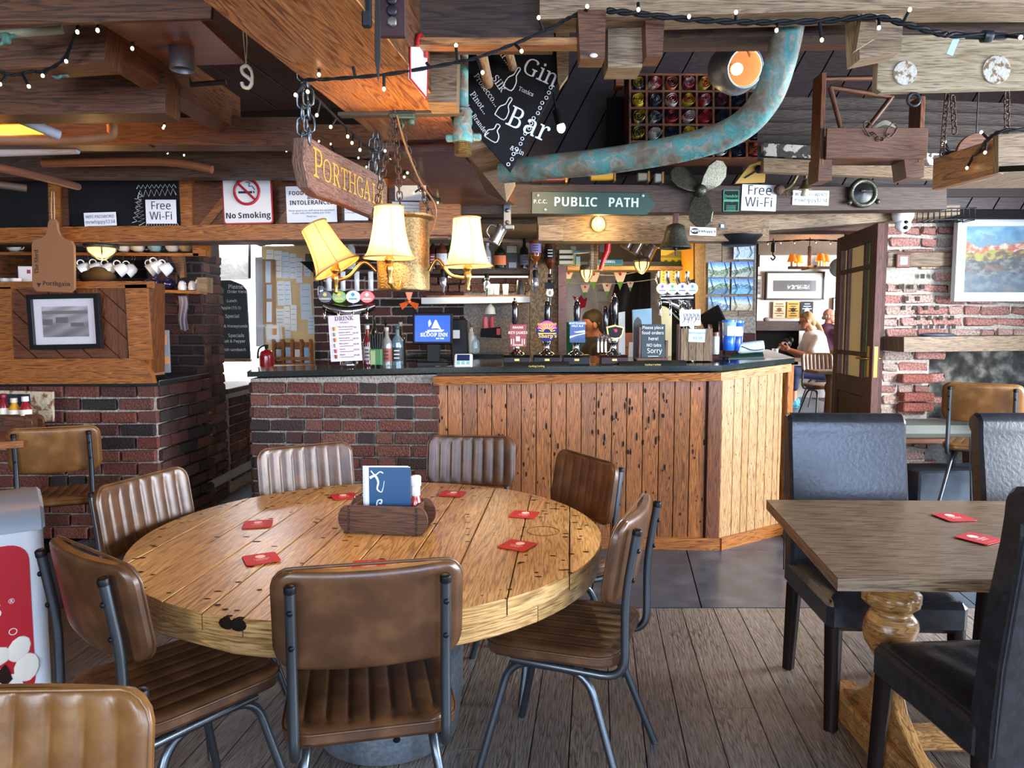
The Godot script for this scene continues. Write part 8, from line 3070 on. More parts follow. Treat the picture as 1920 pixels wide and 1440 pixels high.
	b.lathe([Vector2(0, 34), Vector2(7, 34), Vector2(8, 6), Vector2(7, 6), Vector2(0, 30)], 16)
	put(b, "can", M.black, o)
	b = Mb.new(s)
	b.tube([V3(-9, 30, 0), V3(-14, 60, 0), V3(-14, 400, 0)], 2.0, 8)
	put(b, "stem", M.black, o)
	b = Mb.new(s)
	b.ball(V3(0, 0, 2), V3(8, 10, 6), 12, 8)
	put(b, "bulb", glow("fff0d0", 7.0), o)
	var sl := SpotLight3D.new()
	sl.name = "spot_light"
	sl.light_color = hexc("ffd9a0")
	sl.light_energy = 1.6
	sl.light_size = 0.03
	sl.spot_angle = 60
	sl.spot_range = 12
	sl.shadow_enabled = true
	o.add_child(sl)
	sl.position = V3(0, -0.03, 0.02)
	sl.basis = Basis.looking_at(V3(-0.5, -0.35, -0.6), Vector3.UP)
	# flag pigeonholes
	var D := 4.5
	o = thing("flag_rack", "wooden pigeonhole rack of rolled signal flags above the green pipe", "rack")
	for i in 9:
		b = Mb.new()
		quadbox(b, [[1179.5 + i * 31.3, 139], [1183.5 + i * 31.3, 139], [1183.5 + i * 31.3, 298], [1179.5 + i * 31.3, 298]], D, 0.2)
		put(b, "upright", M.red, o)
	for i in 6:
		b = Mb.new()
		quadbox(b, [[1168 if i == 0 else 1180, 137.5 + i * 31.4], [1436, 137.5 + i * 31.4], [1436, 141.5 + i * 31.4], [1168 if i == 0 else 1180, 141.5 + i * 31.4]], D - 0.002, 0.2)
		put(b, "shelf_board", M.red, o)
	b = Mb.new()
	quadbox(b, [[1156, 139], [1436, 133], [1436, 298], [1160, 298]], D - 0.21, 0.02)
	for i in b.v.size():
		b.v[i].z -= 0.42
	put(b, "back_board", K("140d0c", 0.9), o)
	b = Mb.new()
	quadbox(b, [[1155, 139], [1170, 137], [1170, 160], [1155, 160]], D, 0.1)
	put(b, "corner_block", M.red, o)
	var cols := {"n": ["141a36", "navy"], "r": ["a8141f", "red"], "y": ["d0b820", "yellow"], "w": ["cfd0cc", "white"], "o": ["b8683a", "orange"]}
	var plan := ["ny", "rw", "on", "rw", "yr", "nn", "rn", "ww", "yy", "nw", "wr", "yr", "rw", "nr", "nn", "wn", "yn", "nw", "rn", "wr", "rr", "nn", "ny", "wy", "yn", "ww", "nn", "yy", "wn", "nr", "rr", "nn", "", "", "", "", "", "wn", "nn", "ry"]
	var rown := ["top", "second", "third", "fourth", "lowest"]
	var coln := ["first", "second", "third", "fourth", "fifth", "sixth", "seventh", "eighth"]
	for i in plan.size():
		if plan[i] == "":
			continue
		var r := i / 8
		var cc := i % 8
		var p0: Array = cols[plan[i][0]]
		var p1: Array = cols[plan[i][1]]
		var nm: String = "rolled %s flag in the %s row of the rack, %s hole" % [p0[1] if p0[1] == p1[1] else p0[1] + " and " + p1[1], rown[r], coln[cc]]
		var fl := thing("rolled_flag", nm, "flag", at(1197.5 + cc * 31.3, 154 + r * 31.4, D - 0.02 + rng.randf() * 0.03), rng.randf_range(-0.12, 0.12), "rolled signal flags in the rack")
		s = kp(200, D)
		for h in 2:
			b = Mb.new(s)
			var turns := 2.6
			var ph := rng.randf() * TAU
			var sq := rng.randf_range(0.8, 1.0)
			var seed_ := rng.randf() * 9.0
			b.grid(func(u, v):
				var a: float = ph + u * TAU * turns + h * 0.4
				var rr: float = (2.0 + (10.6 - h * 1.6) * u) * (1.0 + 0.07 * sin(a * 3.0 + seed_) + 0.05 * sin(v * 20.0 + a))
				return V3(cos(a) * rr, sin(a) * rr * sq, 5.0 - v * 26.0 + 2.0 * sin(a * 2.0 + seed_) - h * 1.5), 44, 2)
			put(b, "cloth_roll" if h == 0 else "inner_cloth", K((p0 if h == 0 else p1)[0], 0.9, 0.0, "cloth"), fl)
	# big weathered board with two discs
	o = thing("weathered_board", "big weathered hanging board with two peeling white discs", "board", at(1790, 122, 2.3), 0.0)
	s = kp(122, 2.3)
	b = Mb.new(s)
	b.prism(pv([-150, -46, -140, -52, 150, -44, 170, -40, 170, 52, -130, 52, -150, 10]), -9, 9, false, 2.0)
	put(b, "board", M.driftpale, o)
	for q in [[-98, -18, 22], [72, -12, 26]]:
		b = Mb.new(s)
		b.x = Transform3D(Basis(), V3(q[0], q[1], 9))
		b.prism(disc2(q[2], 28), 0, 3, true, 0.8)
		put(b, "disc", speckle("peeling", [[0.0, "5a4430"], [0.34, "7d6a52"], [0.42, "a8a396"], [1.0, "b5b1a6"]], 0.2, 0.85, 0.011, 0.15), o)
	# carrier frame (old tool trug)
	o = thing("wooden_trug", "old wooden carrying trug with a triangle frame and chain inside", "trug", at(1620, 282, 3.6))
	s = kp(250, 3.6)
	b = Mb.new(s)
	b.box(V3(8, 6, 30), V3(186, 54, 5), 0.8)
	b.box(V3(8, 6, -30), V3(186, 54, 5), 0.8)
	put(b, "long_side", M.brown, o)
	b = Mb.new(s)
	b.box(V3(8, -19, 0), V3(180, 5, 60), 0.8)
	put(b, "bottom", M.brown, o)
	for q in [[-88, 58, 168], [96, 40, 120]]:
		b = Mb.new(s)
		b.box(V3(q[0], q[1] - 6, 0), V3(9, q[2], 40), 1.0)
		put(b, "end_board", M.red, o)
	b = Mb.new(s)
	b.tube([V3(-88, 130, 0), V3(30, 132, 0)], 5, 4)
	b.tube([V3(-72, 112, 10), V3(46, 94, 10)], 5, 4)
	b.tube([V3(-72, 112, 10), V3(-48, 34, 10)], 5, 4)
	b.tube([V3(44, 96, 10), V3(-2, 34, 10)], 5, 4)
	put(b, "handle_frame", M.brown, o)
	chain(o, V3(-14, 40, 34) * s, V3(38, 36, 34) * s, 0.035, 0.003, M.rust, 0.07)
	b = Mb.new(s)
	for i in 3:
		b.tube(bend([V3(4, 34, 10), V3(30, 44 + i * 3, 14), V3(56, 36, 10)]), 1.5, 6)
	put(b, "rope_coil", K("8d8878", 0.8), o)
	for q in [["brown bracket block under the left end of the trug", [[1536, 294], [1560, 294], [1560, 338], [1534, 340]], 3.55], ["brown bracket block under the right end of the trug", [[1694, 288], [1734, 284], [1732, 332], [1700, 334]], 3.55]]:
		beam_box("beam_block", q[0], M.brown, q[1], q[2], 0.12)
	# boat hull planks behind
	o = thing("boat_hull", "clinker planked dark rowing boat hull slung under the roof", "boat")
	for i in 5:
		b = Mb.new()
		b.tint = grey(0.9 + 0.08 * (i % 3))
		b.grid(func(u, v):
			var x: float = 1420.0 + u * 760.0
			var y: float = 182 + (i + v) * 24.0 + 30.0 * u * u * (1.0 - 0.2 * i)
			return at(x, y, 4.25 - 0.05 * i - 0.02 * v + 0.0 * u), 16, 3, false, 2.0, 0.1)
		put(b, "plank", M.hull, o)
	b = Mb.new()
	quadbox(b, [[1432, 268], [1960, 300], [1960, 322], [1432, 292]], 4.0, 0.04)
	put(b, "white_gunwale", speckle("flaked_paint", [[0.0, "2a2520"], [0.42, "3a342c"], [0.47, "a5a298"], [1.0, "b4b2a8"]], 0.5, 0.8, 0.012, 0.1), o)
	b = Mb.new()
	quadbox(b, [[1432, 296], [1760, 312], [1760, 336], [1432, 322]], 3.98, 0.05)
	put(b, "rubbing_strake", M.old, o)
	# wooden tray chest hung on chains at right
	o = thing("hanging_chest", "orange sided wooden chest hung on chains at the right edge", "chest")
	b = Mb.new()
	b.slab([at(1750, 298, 3.0), at(1872, 258, 2.5), at(1872, 324, 2.5), at(1748, 356, 3.0)], V3(0.03, 0, -0.02))
	put(b, "side_board", M.orange, o)
	b = Mb.new()
	quadbox(b, [[1872, 252], [1990, 246], [1990, 318], [1872, 324]], 2.5, 0.03)
	put(b, "end_board", M.pale, o)
	b = Mb.new()
	b.slab([at(1750, 354, 3.0), at(1872, 323, 2.5), at(1990, 318, 2.5), at(1990, 352, 3.0)], V3(0, 0.02, 0))
	put(b, "bottom", M.pale, o)
	for q in [[1776, 176, 1766, 292], [1786, 180, 1790, 250], [1888, 172, 1888, 250]]:
		chain(o, at(q[0], q[1], 2.75), at(q[2], q[3], 2.75), 0.03, 0.0028, M.rust)
	b = Mb.new(kp(285, 3.1))
	b.prism(disc2(44, 32), -4, 4, true, 1.0)
	b.x = Transform3D()
	o = thing("wooden_disc", "round brown wooden disc behind the hanging chest", "disc", at(1832, 292, 3.3))
	put(b, "disc", M.red, o)
	b = Mb.new(kp(285, 3.1))
	b.ball(V3(-16, -2, 8), V3(16, 10, 8))
	put(b, "dark_boss", M.black, o)
	b = Mb.new(kp(285, 3.1))
	b.tube([V3(0, 30, -6), V3(0, 540, -6)], 1.2, 6)
	put(b, "cord", M.ink, o)
	b = Mb.new(kp(188, 2.35))
	b.ring(V3(), 11, 3, Vector3.BACK, 20, 8)
	single(b, "iron_ring", M.iron, "black iron ring hanging below the big weathered board", "ring", at(1713, 187, 2.3))
	o = thing("light_connector", "black cable connector with a dangling clear tag on the fairy light cable", "connector", at(1850, 68, 2.05))
	s = kp(68, 2.05)
	b = Mb.new(s)
	b.lathe([Vector2(0, -40), Vector2(5, -38), Vector2(6, -8), Vector2(11, -8), Vector2(11, 8), Vector2(7, 9), Vector2(6, 34), Vector2(3, 44), Vector2(0, 44)], 16, Transform3D(Basis(Vector3.BACK, -PI / 2), V3()))
	put(b, "plug", K("1d2328", 0.4), o)
	b = Mb.new(s)
	b.box(V3(-62, -18, 0), V3(12, 34, 1), 0.0, Basis(Vector3.BACK, -0.35))
	put(b, "tag", K("a8c4e0", 0.2), o)
func header_things():
	var s: float
	var b: Mb
	# public path finger sign
	var o := thing("finger_sign", "green arrow shaped public path sign on the header beam", "sign", at(1112, 380, 4.505))
	s = kp(380, 4.505)
	o.rotation.z = -0.012
	b = Mb.new(s)
	b.prism(pv([-115, -22, 100, -22, 118, -2, 100, 19, -115, 19]), -2, 2, false, 0.8)
	put(b, "plate", K("1f3c31", 0.45), o)
	b = Mb.new(s)
	words_on(b, "PUBLIC", 17, V3(-33, -8, 2.4), true)
	words_on(b, "PATH", 17, V3(57, -8, 2.4), true)
	words_on(b, "P.C.C.", 7, V3(-99, -3, 2.4), true)
	put(b, "lettering", K("b9c4ba", 0.5), o)
	for q in [[-104, 12], [-90, -14], [92, 14]]:
		b = Mb.new(s)
		b.ball(V3(q[0], q[1], 2.4), V3(3.6, 3.6, 1.6), 10, 6)
		put(b, "screw", K("8d948c", 0.4, 0.6), o)
	# propeller
	o = thing("boat_propeller", "old bronze three bladed boat propeller on the header beam", "propeller", at(1313, 358, 4.46))
	s = kp(358, 4.46)
	for q in [[-42, 32, 0.62], [34, 36, -0.78], [0, -40, PI]]:
		b = Mb.new(s)
		var bs := Basis(Vector3.BACK, atan2(-q[0], q[1]) ) * Basis(Vector3.UP, 0.45)
		b.x = Transform3D(bs, V3())
		var bl := PackedVector2Array()
		for p in [-7, 4, -18, 20, -25, 40, -22, 58, -10, 67, 6, 66, 19, 54, 22, 36, 16, 18, 7, 4].size() / 2:
			var arr := [-7, 4, -18, 20, -25, 40, -22, 58, -10, 67, 6, 66, 19, 54, 22, 36, 16, 18, 7, 4]
			bl.append(Vector2(arr[p * 2], arr[p * 2 + 1]))
		b.prism(bl, -2, 2, true, 1.2)
		put(b, "blade", M.bronze, o)
	b = Mb.new(s)
	b.lathe([Vector2(0, -10), Vector2(12, -10), Vector2(13, 0), Vector2(10, 10), Vector2(5, 13), Vector2(0, 13)], 18, Transform3D(Basis(Vector3.RIGHT, PI / 2), V3()))
	put(b, "hub", M.bronze, o)
	# notices on the header and canopy: [name, label, corner pixels, depth, lines of (text, size, dy, bold)]
	notice("free wifi notice on the header beam beside the propeller", 1423, 371, 65, 48, 4.515, [["Free", 17, 5, false], ["Wi-Fi", 17, -17, false]], -0.03)
	notice("wifi password strip on the header behind the brass lamp", 1520, 371, 68, 27, 4.515, [["WIFI PASSWORD", 5.8, 3, false], ["mrwhippy1234", 6.6, -8, false]], -0.02)
	notice("wifi password strip on the black chalkboard", 188, 411, 60, 25, 4.52, [["WIFI PASSWORD", 5.2, 2, false], ["mrwhippy1234", 6, -8, false]], 0.03)
	notice("free wifi notice inside the zigzag chalk border", 302, 397, 57, 44, 4.52, [["Free", 14, 4, false], ["Wi-Fi", 14, -15, false]], 0.0)
	notice("food allergies notice right of the no smoking sign", 584, 383, 94, 67, 4.52, [["FOOD ALLERGIES", 7.4, 17, true], ["and", 6, 9, true], ["INTOLERANCES", 8, -1, true], ["Please speak to our staff about the ingredients", 3, -13, false], ["in your meal, when making your order.", 3, -17.5, false], ["Thank you.", 3, -24, false]], 0.02)
	notice("small printed notice partly behind the driftwood sign", 668, 398, 44, 30, 4.5, [["Please note that all of our dishes", 2.4, 8, false], ["are cooked to order and may take", 2.4, 3, false], ["a little longer at busy times.", 2.4, -2, false]], 0.0)
	notice("printed notice above the brass drum chandelier", 768, 394, 66, 30, 4.5, [["Dogs, and all of their owners, are", 2.8, 8, false], ["welcome. Pets are also welcome in", 2.8, 2, false], ["the Seaside Bar!", 2.8, -4, false]], -0.02)
	notice("white photo notice above the drum's printed notice", 770, 362, 58, 28, 4.53, [], 0.0)
	notice("wifi logo strip under the grey lintel by the bell", 1318, 434, 49, 15, 4.6, [["mrwhippy.fi", 4.5, -2, true]], -0.04)
	b = Mb.new(kp(434, 4.595))
	var e := PackedVector2Array()
	for i in 18:
		e.append(Vector2(-15 + cos(TAU * i / 18) * 8, sin(TAU * i / 18) * 5.5))
	b.prism(e, 0.6, 1.0)
	var wf: Node3D = null
	for c in get_children():
		if c.has_meta("label") and str(c.get_meta("label")).begins_with("wifi logo strip"):
			wf = c
	put(b, "wifi_logo", M.black, wf)
	b = Mb.new(kp(434, 4.595))
	words_on(b, "WI", 4.5, V3(-18, -2, 1.1), true)
	words_on(b, "FI", 4.5, V3(-11, -2, 1.1), true)
	put(b, "wifi_letters", M.paper, wf)
	# no smoking sign
	o = thing("no_smoking_sign", "full no smoking sign with red border on the canopy fascia", "sign", at(464, 374, 4.5), 0.0)
	o.rotation.z = 0.02
	s = kp(374, 4.5)
	b = Mb.new(s)
	b.prism(rounded(93, 91, 5), -1.5, 0.5)
	put(b, "red_border", K("a3182c", 0.4), o)
	b = Mb.new(s)
	b.prism(rounded(88, 86, 4), 0.4, 1.0)
	put(b, "plate", K("d8dee0", 0.35), o)
	b = Mb.new(s)
	words_on(b, "No Smoking", 10.6, V3(0, -35, 1.3), true)
	b.box(V3(-3, 13, 1.2), V3(26, 4, 0.4), 0.0)
	b.box(V3(13, 13, 1.2), V3(2, 4, 0.4), 0.0)
	b.tube(bend([V3(15, 17, 1.3), V3(10, 24, 1.3), V3(4, 24, 1.3), V3(6, 30, 1.3), V3(-1, 32, 1.3)]), 0.7, 4)
	put(b, "black_print", M.ink, o)
	b = Mb.new(s)
	b.ring(V3(0, 14, 1.2), 23, 2.8, Vector3.BACK, 36, 6)
	b.tube([V3(-16, 30, 1.3), V3(16, -2, 1.3)], 2.4, 6)
	put(b, "red_ring", K("a3182c", 0.4), o)
	# porthole
	o = thing("porthole", "round dark bronze porthole with clamps on the header beam", "porthole", at(1618, 362, 4.5))
	s = kp(362, 4.5)
	b = Mb.new(s)
	b.lathe([Vector2(18, -4), Vector2(27, -4), Vector2(28, 2), Vector2(25, 6), Vector2(20, 6), Vector2(18, 2)], 32, Transform3D(Basis(Vector3.RIGHT, PI / 2), V3()))
	put(b, "ring", M.bronze, o)
	b = Mb.new(s)
	b.lathe([Vector2(0, 0), Vector2(19, 0), Vector2(19, 3), Vector2(0, 5)], 32, Transform3D(Basis(Vector3.RIGHT, PI / 2), V3()))
	put(b, "cover", K("1c1d1c", 0.3, 0.4), o)
	for q in [[0, 30], [-26, -18], [27, -16]]:
		b = Mb.new(s)
		b.ball(V3(q[0], q[1], 3), V3(5, 5, 5), 10, 6)
		put(b, "clamp", M.bronze, o)
	b = Mb.new(s)
	b.box(V3(4, 3, 6), V3(22, 3, 3), 0.8)
	put(b, "hinge_bar", M.bronze, o)
	# brass bracket lamp with trumpet
	o = thing("trumpet_lamp", "old curved brass pipe lamp like a small trumpet on the header", "lamp", at(1480, 352, 4.49))
	s = kp(340, 4.49)
	b = Mb.new(s)
	b.tube(bend([V3(-14, -6, 0), V3(2, 4, 6), V3(14, 30, 10), V3(20, 42, 12), V3(25, 34, 14), V3(24, 14, 14)], 6), 3.4, 10)
	put(b, "pipe", M.old_brass, o)
	b = Mb.new(s)
	b.lathe([Vector2(0, 4), Vector2(4, 4), Vector2(6, -4), Vector2(12, -12), Vector2(13, -14), Vector2(0, -12)], 20, Transform3D(Basis(), V3(24, 8, 14)))
	put(b, "horn", M.old_brass, o)
	b = Mb.new(s)
	b.ball(V3(-18, -4, 0), V3(11, 10, 7))
	b.ring(V3(-2, -12, 6), 6, 1.4, Vector3.BACK, 14, 6)
	put(b, "wall_mount", M.rust, o)
	b = Mb.new(s)
	b.lathe([Vector2(0, -24), Vector2(7, -24), Vector2(6, -12), Vector2(0, -12)], 14, Transform3D(Basis(), V3(24, 6, 14)))
	put(b, "glass_bulb", K("b8b098", 0.3), o)
	# bell, tankard, frying pan
	o = thing("ship_bell", "dark bronze ship's bell hanging over the keg taps", "bell", at(1266, 466, 4.58))
	s = kp(440, 4.58)
	b = Mb.new(s)
	b.lathe([Vector2(31, 0), Vector2(32, 2), Vector2(27, 7), Vector2(22, 18), Vector2(19, 32), Vector2(16, 42), Vector2(7, 46), Vector2(0, 46)], 32)
	b.lathe([Vector2(31, 0), Vector2(29, 1), Vector2(22, 12), Vector2(0, 40)], 32)
	put(b, "bell", M.bronze, o)
	b = Mb.new(s)
	b.tube([V3(0, 30, 0), V3(0, 2, 0)], 1.4, 8)
	b.ball(V3(0, 0, 0), V3(4, 4, 4), 12, 8)
	b.tube([V3(0, -2, 0), V3(1, -14, 0)], 1.2, 6)
	put(b, "clapper", M.iron, o)
	b = Mb.new(s)
	b.box(V3(0, 57, 0), V3(10, 26, 8), 1.5)
	put(b, "hanger_strap", K("4a2a22", 0.6), o)
	tankard("pewter tankard hanging tilted beneath the left end of the header", at(934, 440, 4.59), kp(440, 4.59) * 0.95, -0.5)
	o = thing("metal_strap", "bolted steel strap hanging from the header beside the tankard", "strap", at(951, 405, 4.51))
	s = kp(405, 4.51)
	b = Mb.new(s)
	b.box(V3(0, 0, 0), V3(14, 46, 3), 0.8)
	b.box(V3(4, -22, 6), V3(18, 10, 12), 2.0)
	put(b, "strap", K("6a6e72", 0.4, 0.8), o)
	for y in [10, -12]:
		b = Mb.new(s)
		b.ball(V3(0, y, 2), V3(4, 4, 3), 10, 6)
		put(b, "bolt", K("5a5c60", 0.4, 0.8), o)
	o = thing("frying_pan", "black iron frying pan hanging level in the doorway lintel", "pan", at(1386, 452, 4.8))
	s = kp(450, 4.8)
	b = Mb.new(s)
	b.lathe([Vector2(0, -8), Vector2(30, -8), Vector2(43, 8), Vector2(43, 10), Vector2(41, 10), Vector2(29, -5), Vector2(0, -5)], 32)
	put(b, "pan", K("141518", 0.5, 0.3), o)
	b = Mb.new(s)
	b.tube([V3(8, -2, 0), V3(8, 40, 0)], 2.0, 8)
	b.tube([V3(-6, -2, -8), V3(-7, 40, -8)], 2.0, 8)
	put(b, "hanger", M.iron, o)
	# lit bulkhead on the grey lintel
	o = thing("wall_bulkhead", "yellow lit oval bulkhead lamp on the grey weathered lintel", "lamp", at(1122, 419, 4.69))
	s = kp(419, 4.69)
	b = Mb.new(s)
	b.ball(V3(0, 0, 0), V3(11, 13, 8), 20, 12)
	put(b, "lamp_glass", glow("ffe28a", 2.2), o)
	b = Mb.new(s)
	for a in 3:
		b.ring(V3(0, 0, 0), 12, 0.9, V3(sin(a * 1.05), 0, cos(a * 1.05)), 20, 5)
	b.ring(V3(0, -2, 0), 12.5, 1.0, Vector3.BACK, 20, 5)
	put(b, "cage", M.brass, o)
	lamp(o, V3(0, -0.02, 0.12), "ffd88a", 0.15, 0.05)
	px_slab("sign_block", "pale wooden block nailed to the left end of the grey lintel", "block", [[1010, 422], [1056, 422], [1056, 451], [1010, 451]], 4.66, 0.03, M.pale, [])
	px_slab("switch_plate", "small square switch plate at the right end of the grey lintel", "switch", [[1348, 418], [1360, 417], [1360, 430], [1348, 431]], 4.66, 0.01, K("4b4a46", 0.5), [[1351, 421, 1357, 427, "b8c0c4"]])
	px_slab("framed_certificate", "small dark framed ale certificate on the header beam", "sign", [[1355, 356], [1387, 356], [1387, 397], [1355, 397]], 4.4, 0.02, K("16211c", 0.5), [])
	b = Mb.new(kp(376, 4.38))
	words_on(b, "Double", 5, V3(0, 6, 0), true, true)
	words_on(b, "Dragon", 5, V3(0, -1, 0), true, true)
	b.prism(rounded(28, 3, 1), 0, 0.3)
	for i in 4:
		b.box(V3(0, -9 - i * 2.6, 0), V3(18, 0.8, 0.3), 0.0)
	for q in [[0, 19, 28, 1.2], [0, -19, 28, 1.2], [-14, 0, 1.2, 39], [14, 0, 1.2, 39]]:
		b.box(V3(q[0], q[1], 0), V3(q[2], q[3], 0.3), 0.0)
	var fc: Node3D = find_child("framed_certificate", false, false)
	put(b, "print", K("3f8a70", 0.6), fc).position = at(1371, 376.5, 4.39)
	# small bits standing on the header beam
	for q in [["brass ship's lantern lying on the header behind the pipe", "c8922a", 1130, 330, 48, 16], ["small grey block ornament on the header", "7d7a68", 1205, 332, 22, 14], ["second small pale ornament on the header", "8a8a80", 1234, 334, 16, 16], ["dark red tin on the header next to the chalkboard", "6a2c1c", 1030, 334, 70, 14]]:
		o = thing("header_ornament", q[0], "ornament", at(q[2], q[3], 4.45))
		s = kp(330, 4.45)
		b = Mb.new(s)
		b.box(V3(0, 0, 0), V3(q[4], q[5], 14), 2.0)
		put(b, "body", K(q[1], 0.35, 0.3), o)
		b = Mb.new(s)
		b.box(V3(q[4] * 0.45, 0, 0), V3(5, q[5] + 6, 16), 1.0)
		put(b, "end_band", M.brass, o)
	o = thing("sea_shield", "yellow and pale wooden shield with a dark anchor by the flag rack", "plaque", at(1410, 322, 4.2))
	s = kp(322, 4.2)
	b = Mb.new(s)
	b.prism(pv([-32, -22, 24, -20, 26, 12, 16, 20, -6, 12]), -2, 2, false, 0.6)
	put(b, "shield", K("9c7a34", 0.6), o)
	b = Mb.new(s)
	b.ball(V3(12, 4, 3), V3(8, 8, 3), 10, 6)
	b.tube([V3(-14, -12, 2.5), V3(10, 2, 3)], 1.5, 6)
	put(b, "anchor", M.black, o)
	# orange fan propeller over the till
	o = thing("toy_propeller", "small orange three bladed propeller hung above the till", "propeller", at(767, 566, 4.9))
	s = kp(566, 4.9)
	for a in 3:
		b = Mb.new(s)
		b.x = Transform3D(Basis(Vector3.BACK, a * TAU / 3) * Basis(Vector3.UP, 0.4), V3())
		b.prism(pv([-2, 2, -7, 18, 7, 18, 2, 2]), -0.8, 0.8, false, 0.3)
		put(b, "blade", K("c8551c", 0.35), o)
	b = Mb.new(s)
	b.ball(V3(), V3(4, 4, 4), 12, 8)
	put(b, "hub", K("c8551c", 0.35), o)
	b = Mb.new(s)
	b.tube([V3(0, 2, 0), V3(0, 126, 0)], 0.5, 5)
	put(b, "cord", M.ink, o)
func notice(label: String, x: float, y: float, w: float, h: float, d: float, lines: Array, tilt: float):
	var o := thing("paper_notice", label, "notice", at(x, y, d))
	o.rotation.z = tilt
	var s := kp(y, d)
	var b := Mb.new(s)
	b.box(V3(), V3(w, h, 1.0), 0.0)
	put(b, "sheet", M.paper, o)
	if lines.size():
		b = Mb.new(s)
		for l in lines:
			words_on(b, l[0], l[1], V3(6 if w < 50 and h < 16 else 0, l[2], 0.8), l[3])
		put(b, "lettering", M.ink, o)
func lights_on(label: String, pts: Array, bulbs: Array, thick := 0.0045):
	# cord through pixel points (x, y, depth); bulbs as (x, y, depth, droop)
	var o := thing("fairy_lights", label, "string lights")
	var p := []
	for q in pts:
		p.append(at(q[0], q[1], q[2]))
	var path := bend(p, 8)
	var b := Mb.new()
	for t in 2:
		var tw := []
		for i in path.size():
			var a := i * 0.9 + t * PI
			tw.append((path[i] as Vector3) + V3(0, sin(a), cos(a)) * thick * 0.6)
		b.tube(tw, thick * 0.75, 6)
	put(b, "cable", K("17181a", 0.5), o)
	for q in bulbs:
		var e := at(q[0], q[1], q[2])
		var near: Vector3 = path[0]
		for c in path:
			if (c as Vector3).distance_to(e) < near.distance_to(e):
				near = c
		var dir := (e - near)
		if dir.length() < 0.015 or dir.length() > 0.12:
			dir = V3(0, -0.02, 0.005)
			near = e - dir
		b = Mb.new()
		b.tube([near, e - dir.normalized() * 0.006], 0.0045, 7)
		put(b, "lamp_socket", K("17181a", 0.5), o)
		b = Mb.new()
		b.ball(e, V3(0.005, 0.0058, 0.005), 8, 6)
		put(b, "bulb", glow("ffe9a8", 7.0), o)
func string_lights():
	lights_on("fairy lights across the orange beam below the tie beam", [[1100, 20, 2.1], [1066, 34, 2.12], [1034, 52, 2.12], [965, 82, 2.12], [895, 108, 2.1], [830, 122, 2.1], [720, 140, 2.08], [620, 148, 2.1], [565, 150, 2.14]], [[1010, 33, 2.1], [855, 85, 2.1], [905, 136, 2.1], [797, 114, 2.1], [720, 167, 2.08], [660, 114, 2.08], [598, 140, 2.1], [978, 96, 2.1], [1101, 12, 2.06]])
	lights_on("fairy lights running beside the hanging driftwood sign", [[568, 158, 2.16], [600, 190, 2.3], [650, 240, 2.5], [700, 284, 2.8], [745, 310, 3.1], [790, 352, 3.6], [826, 378, 4.2]], [[554, 178, 2.16], [577, 172, 2.18], [594, 216, 2.3], [620, 238, 2.4], [652, 256, 2.5], [660, 268, 2.55], [675, 281, 2.65], [722, 283, 2.9], [731, 300, 3.0], [764, 324, 3.2], [790, 359, 3.6], [823, 368, 4.2], [821, 380, 4.2], [776, 362, 3.6], [758, 332, 3.2]])
	lights_on("thick fairy light cable along the pale overhead beam", [[1138, 20, 2.06], [1200, 26, 2.06], [1290, 36, 2.07], [1380, 41, 2.07], [1460, 42, 2.06], [1560, 38, 2.05], [1640, 32, 2.03], [1700, 46, 2.02], [1760, 62, 2.03], [1800, 66, 2.04], [1960, 68, 2.05]], [[1197, 18, 2.05], [1292, 31, 2.05], [1380, 23, 2.05], [1456, 57, 2.05], [1541, 75, 2.05], [1648, 52, 2.0], [1706, 18, 2.0], [1914, 70, 2.0]], 0.007)
	lights_on("fairy lights on the left joists by the green valves", [[-30, 122, 2.25], [20, 140, 2.26], [60, 134, 2.28], [80, 134, 2.28], [118, 112, 2.25], [142, 62, 2.2]], [[145, 60, 2.1], [183, 57, 2.05], [248, 91, 2.2], [124, 115, 2.2], [80, 142, 2.24], [54, 162, 2.24], [0, 158, 2.24]])
	lights_on("fairy lights sagging along the grey joist to the sign", [[280, 272, 3.4], [322, 284, 4.1], [370, 270, 4.1], [432, 262, 3.6], [480, 270, 4.0], [560, 278, 4.1], [640, 294, 4.1], [700, 300, 4.0]], [[183, 220, 3.3], [226, 228, 3.3], [308, 236, 3.3], [306, 240, 3.3], [308, 276, 4.0], [322, 273, 4.0], [314, 287, 4.0], [345, 291, 4.0], [409, 273, 4.0], [434, 260, 3.6], [452, 269, 4.0], [522, 273, 4.0], [537, 283, 4.0], [598, 265, 4.0], [620, 270, 4.0], [672, 296, 4.0], [687, 313, 4.0]])
	lights_on("fairy lights looped over the hanging chest at the right", [[1768, 288, 2.9], [1800, 286, 2.8], [1822, 294, 2.7], [1850, 264, 2.5], [1880, 246, 2.44], [1960, 242, 2.44]], [[1772, 266, 2.85], [1767, 270, 2.85], [1813, 315, 2.68], [1847, 286, 2.5], [1840, 248, 2.5]], 0.006)
	lights_on("fairy lights strung under the far room's ceiling", [[1425, 454, 8.3], [1470, 452, 8.3], [1520, 450, 8.3], [1575, 452, 8.3]], [[1440, 458, 8.3], [1464, 456, 8.3], [1490, 456, 8.3], [1530, 455, 8.3], [1557, 457, 8.3]], 0.008)
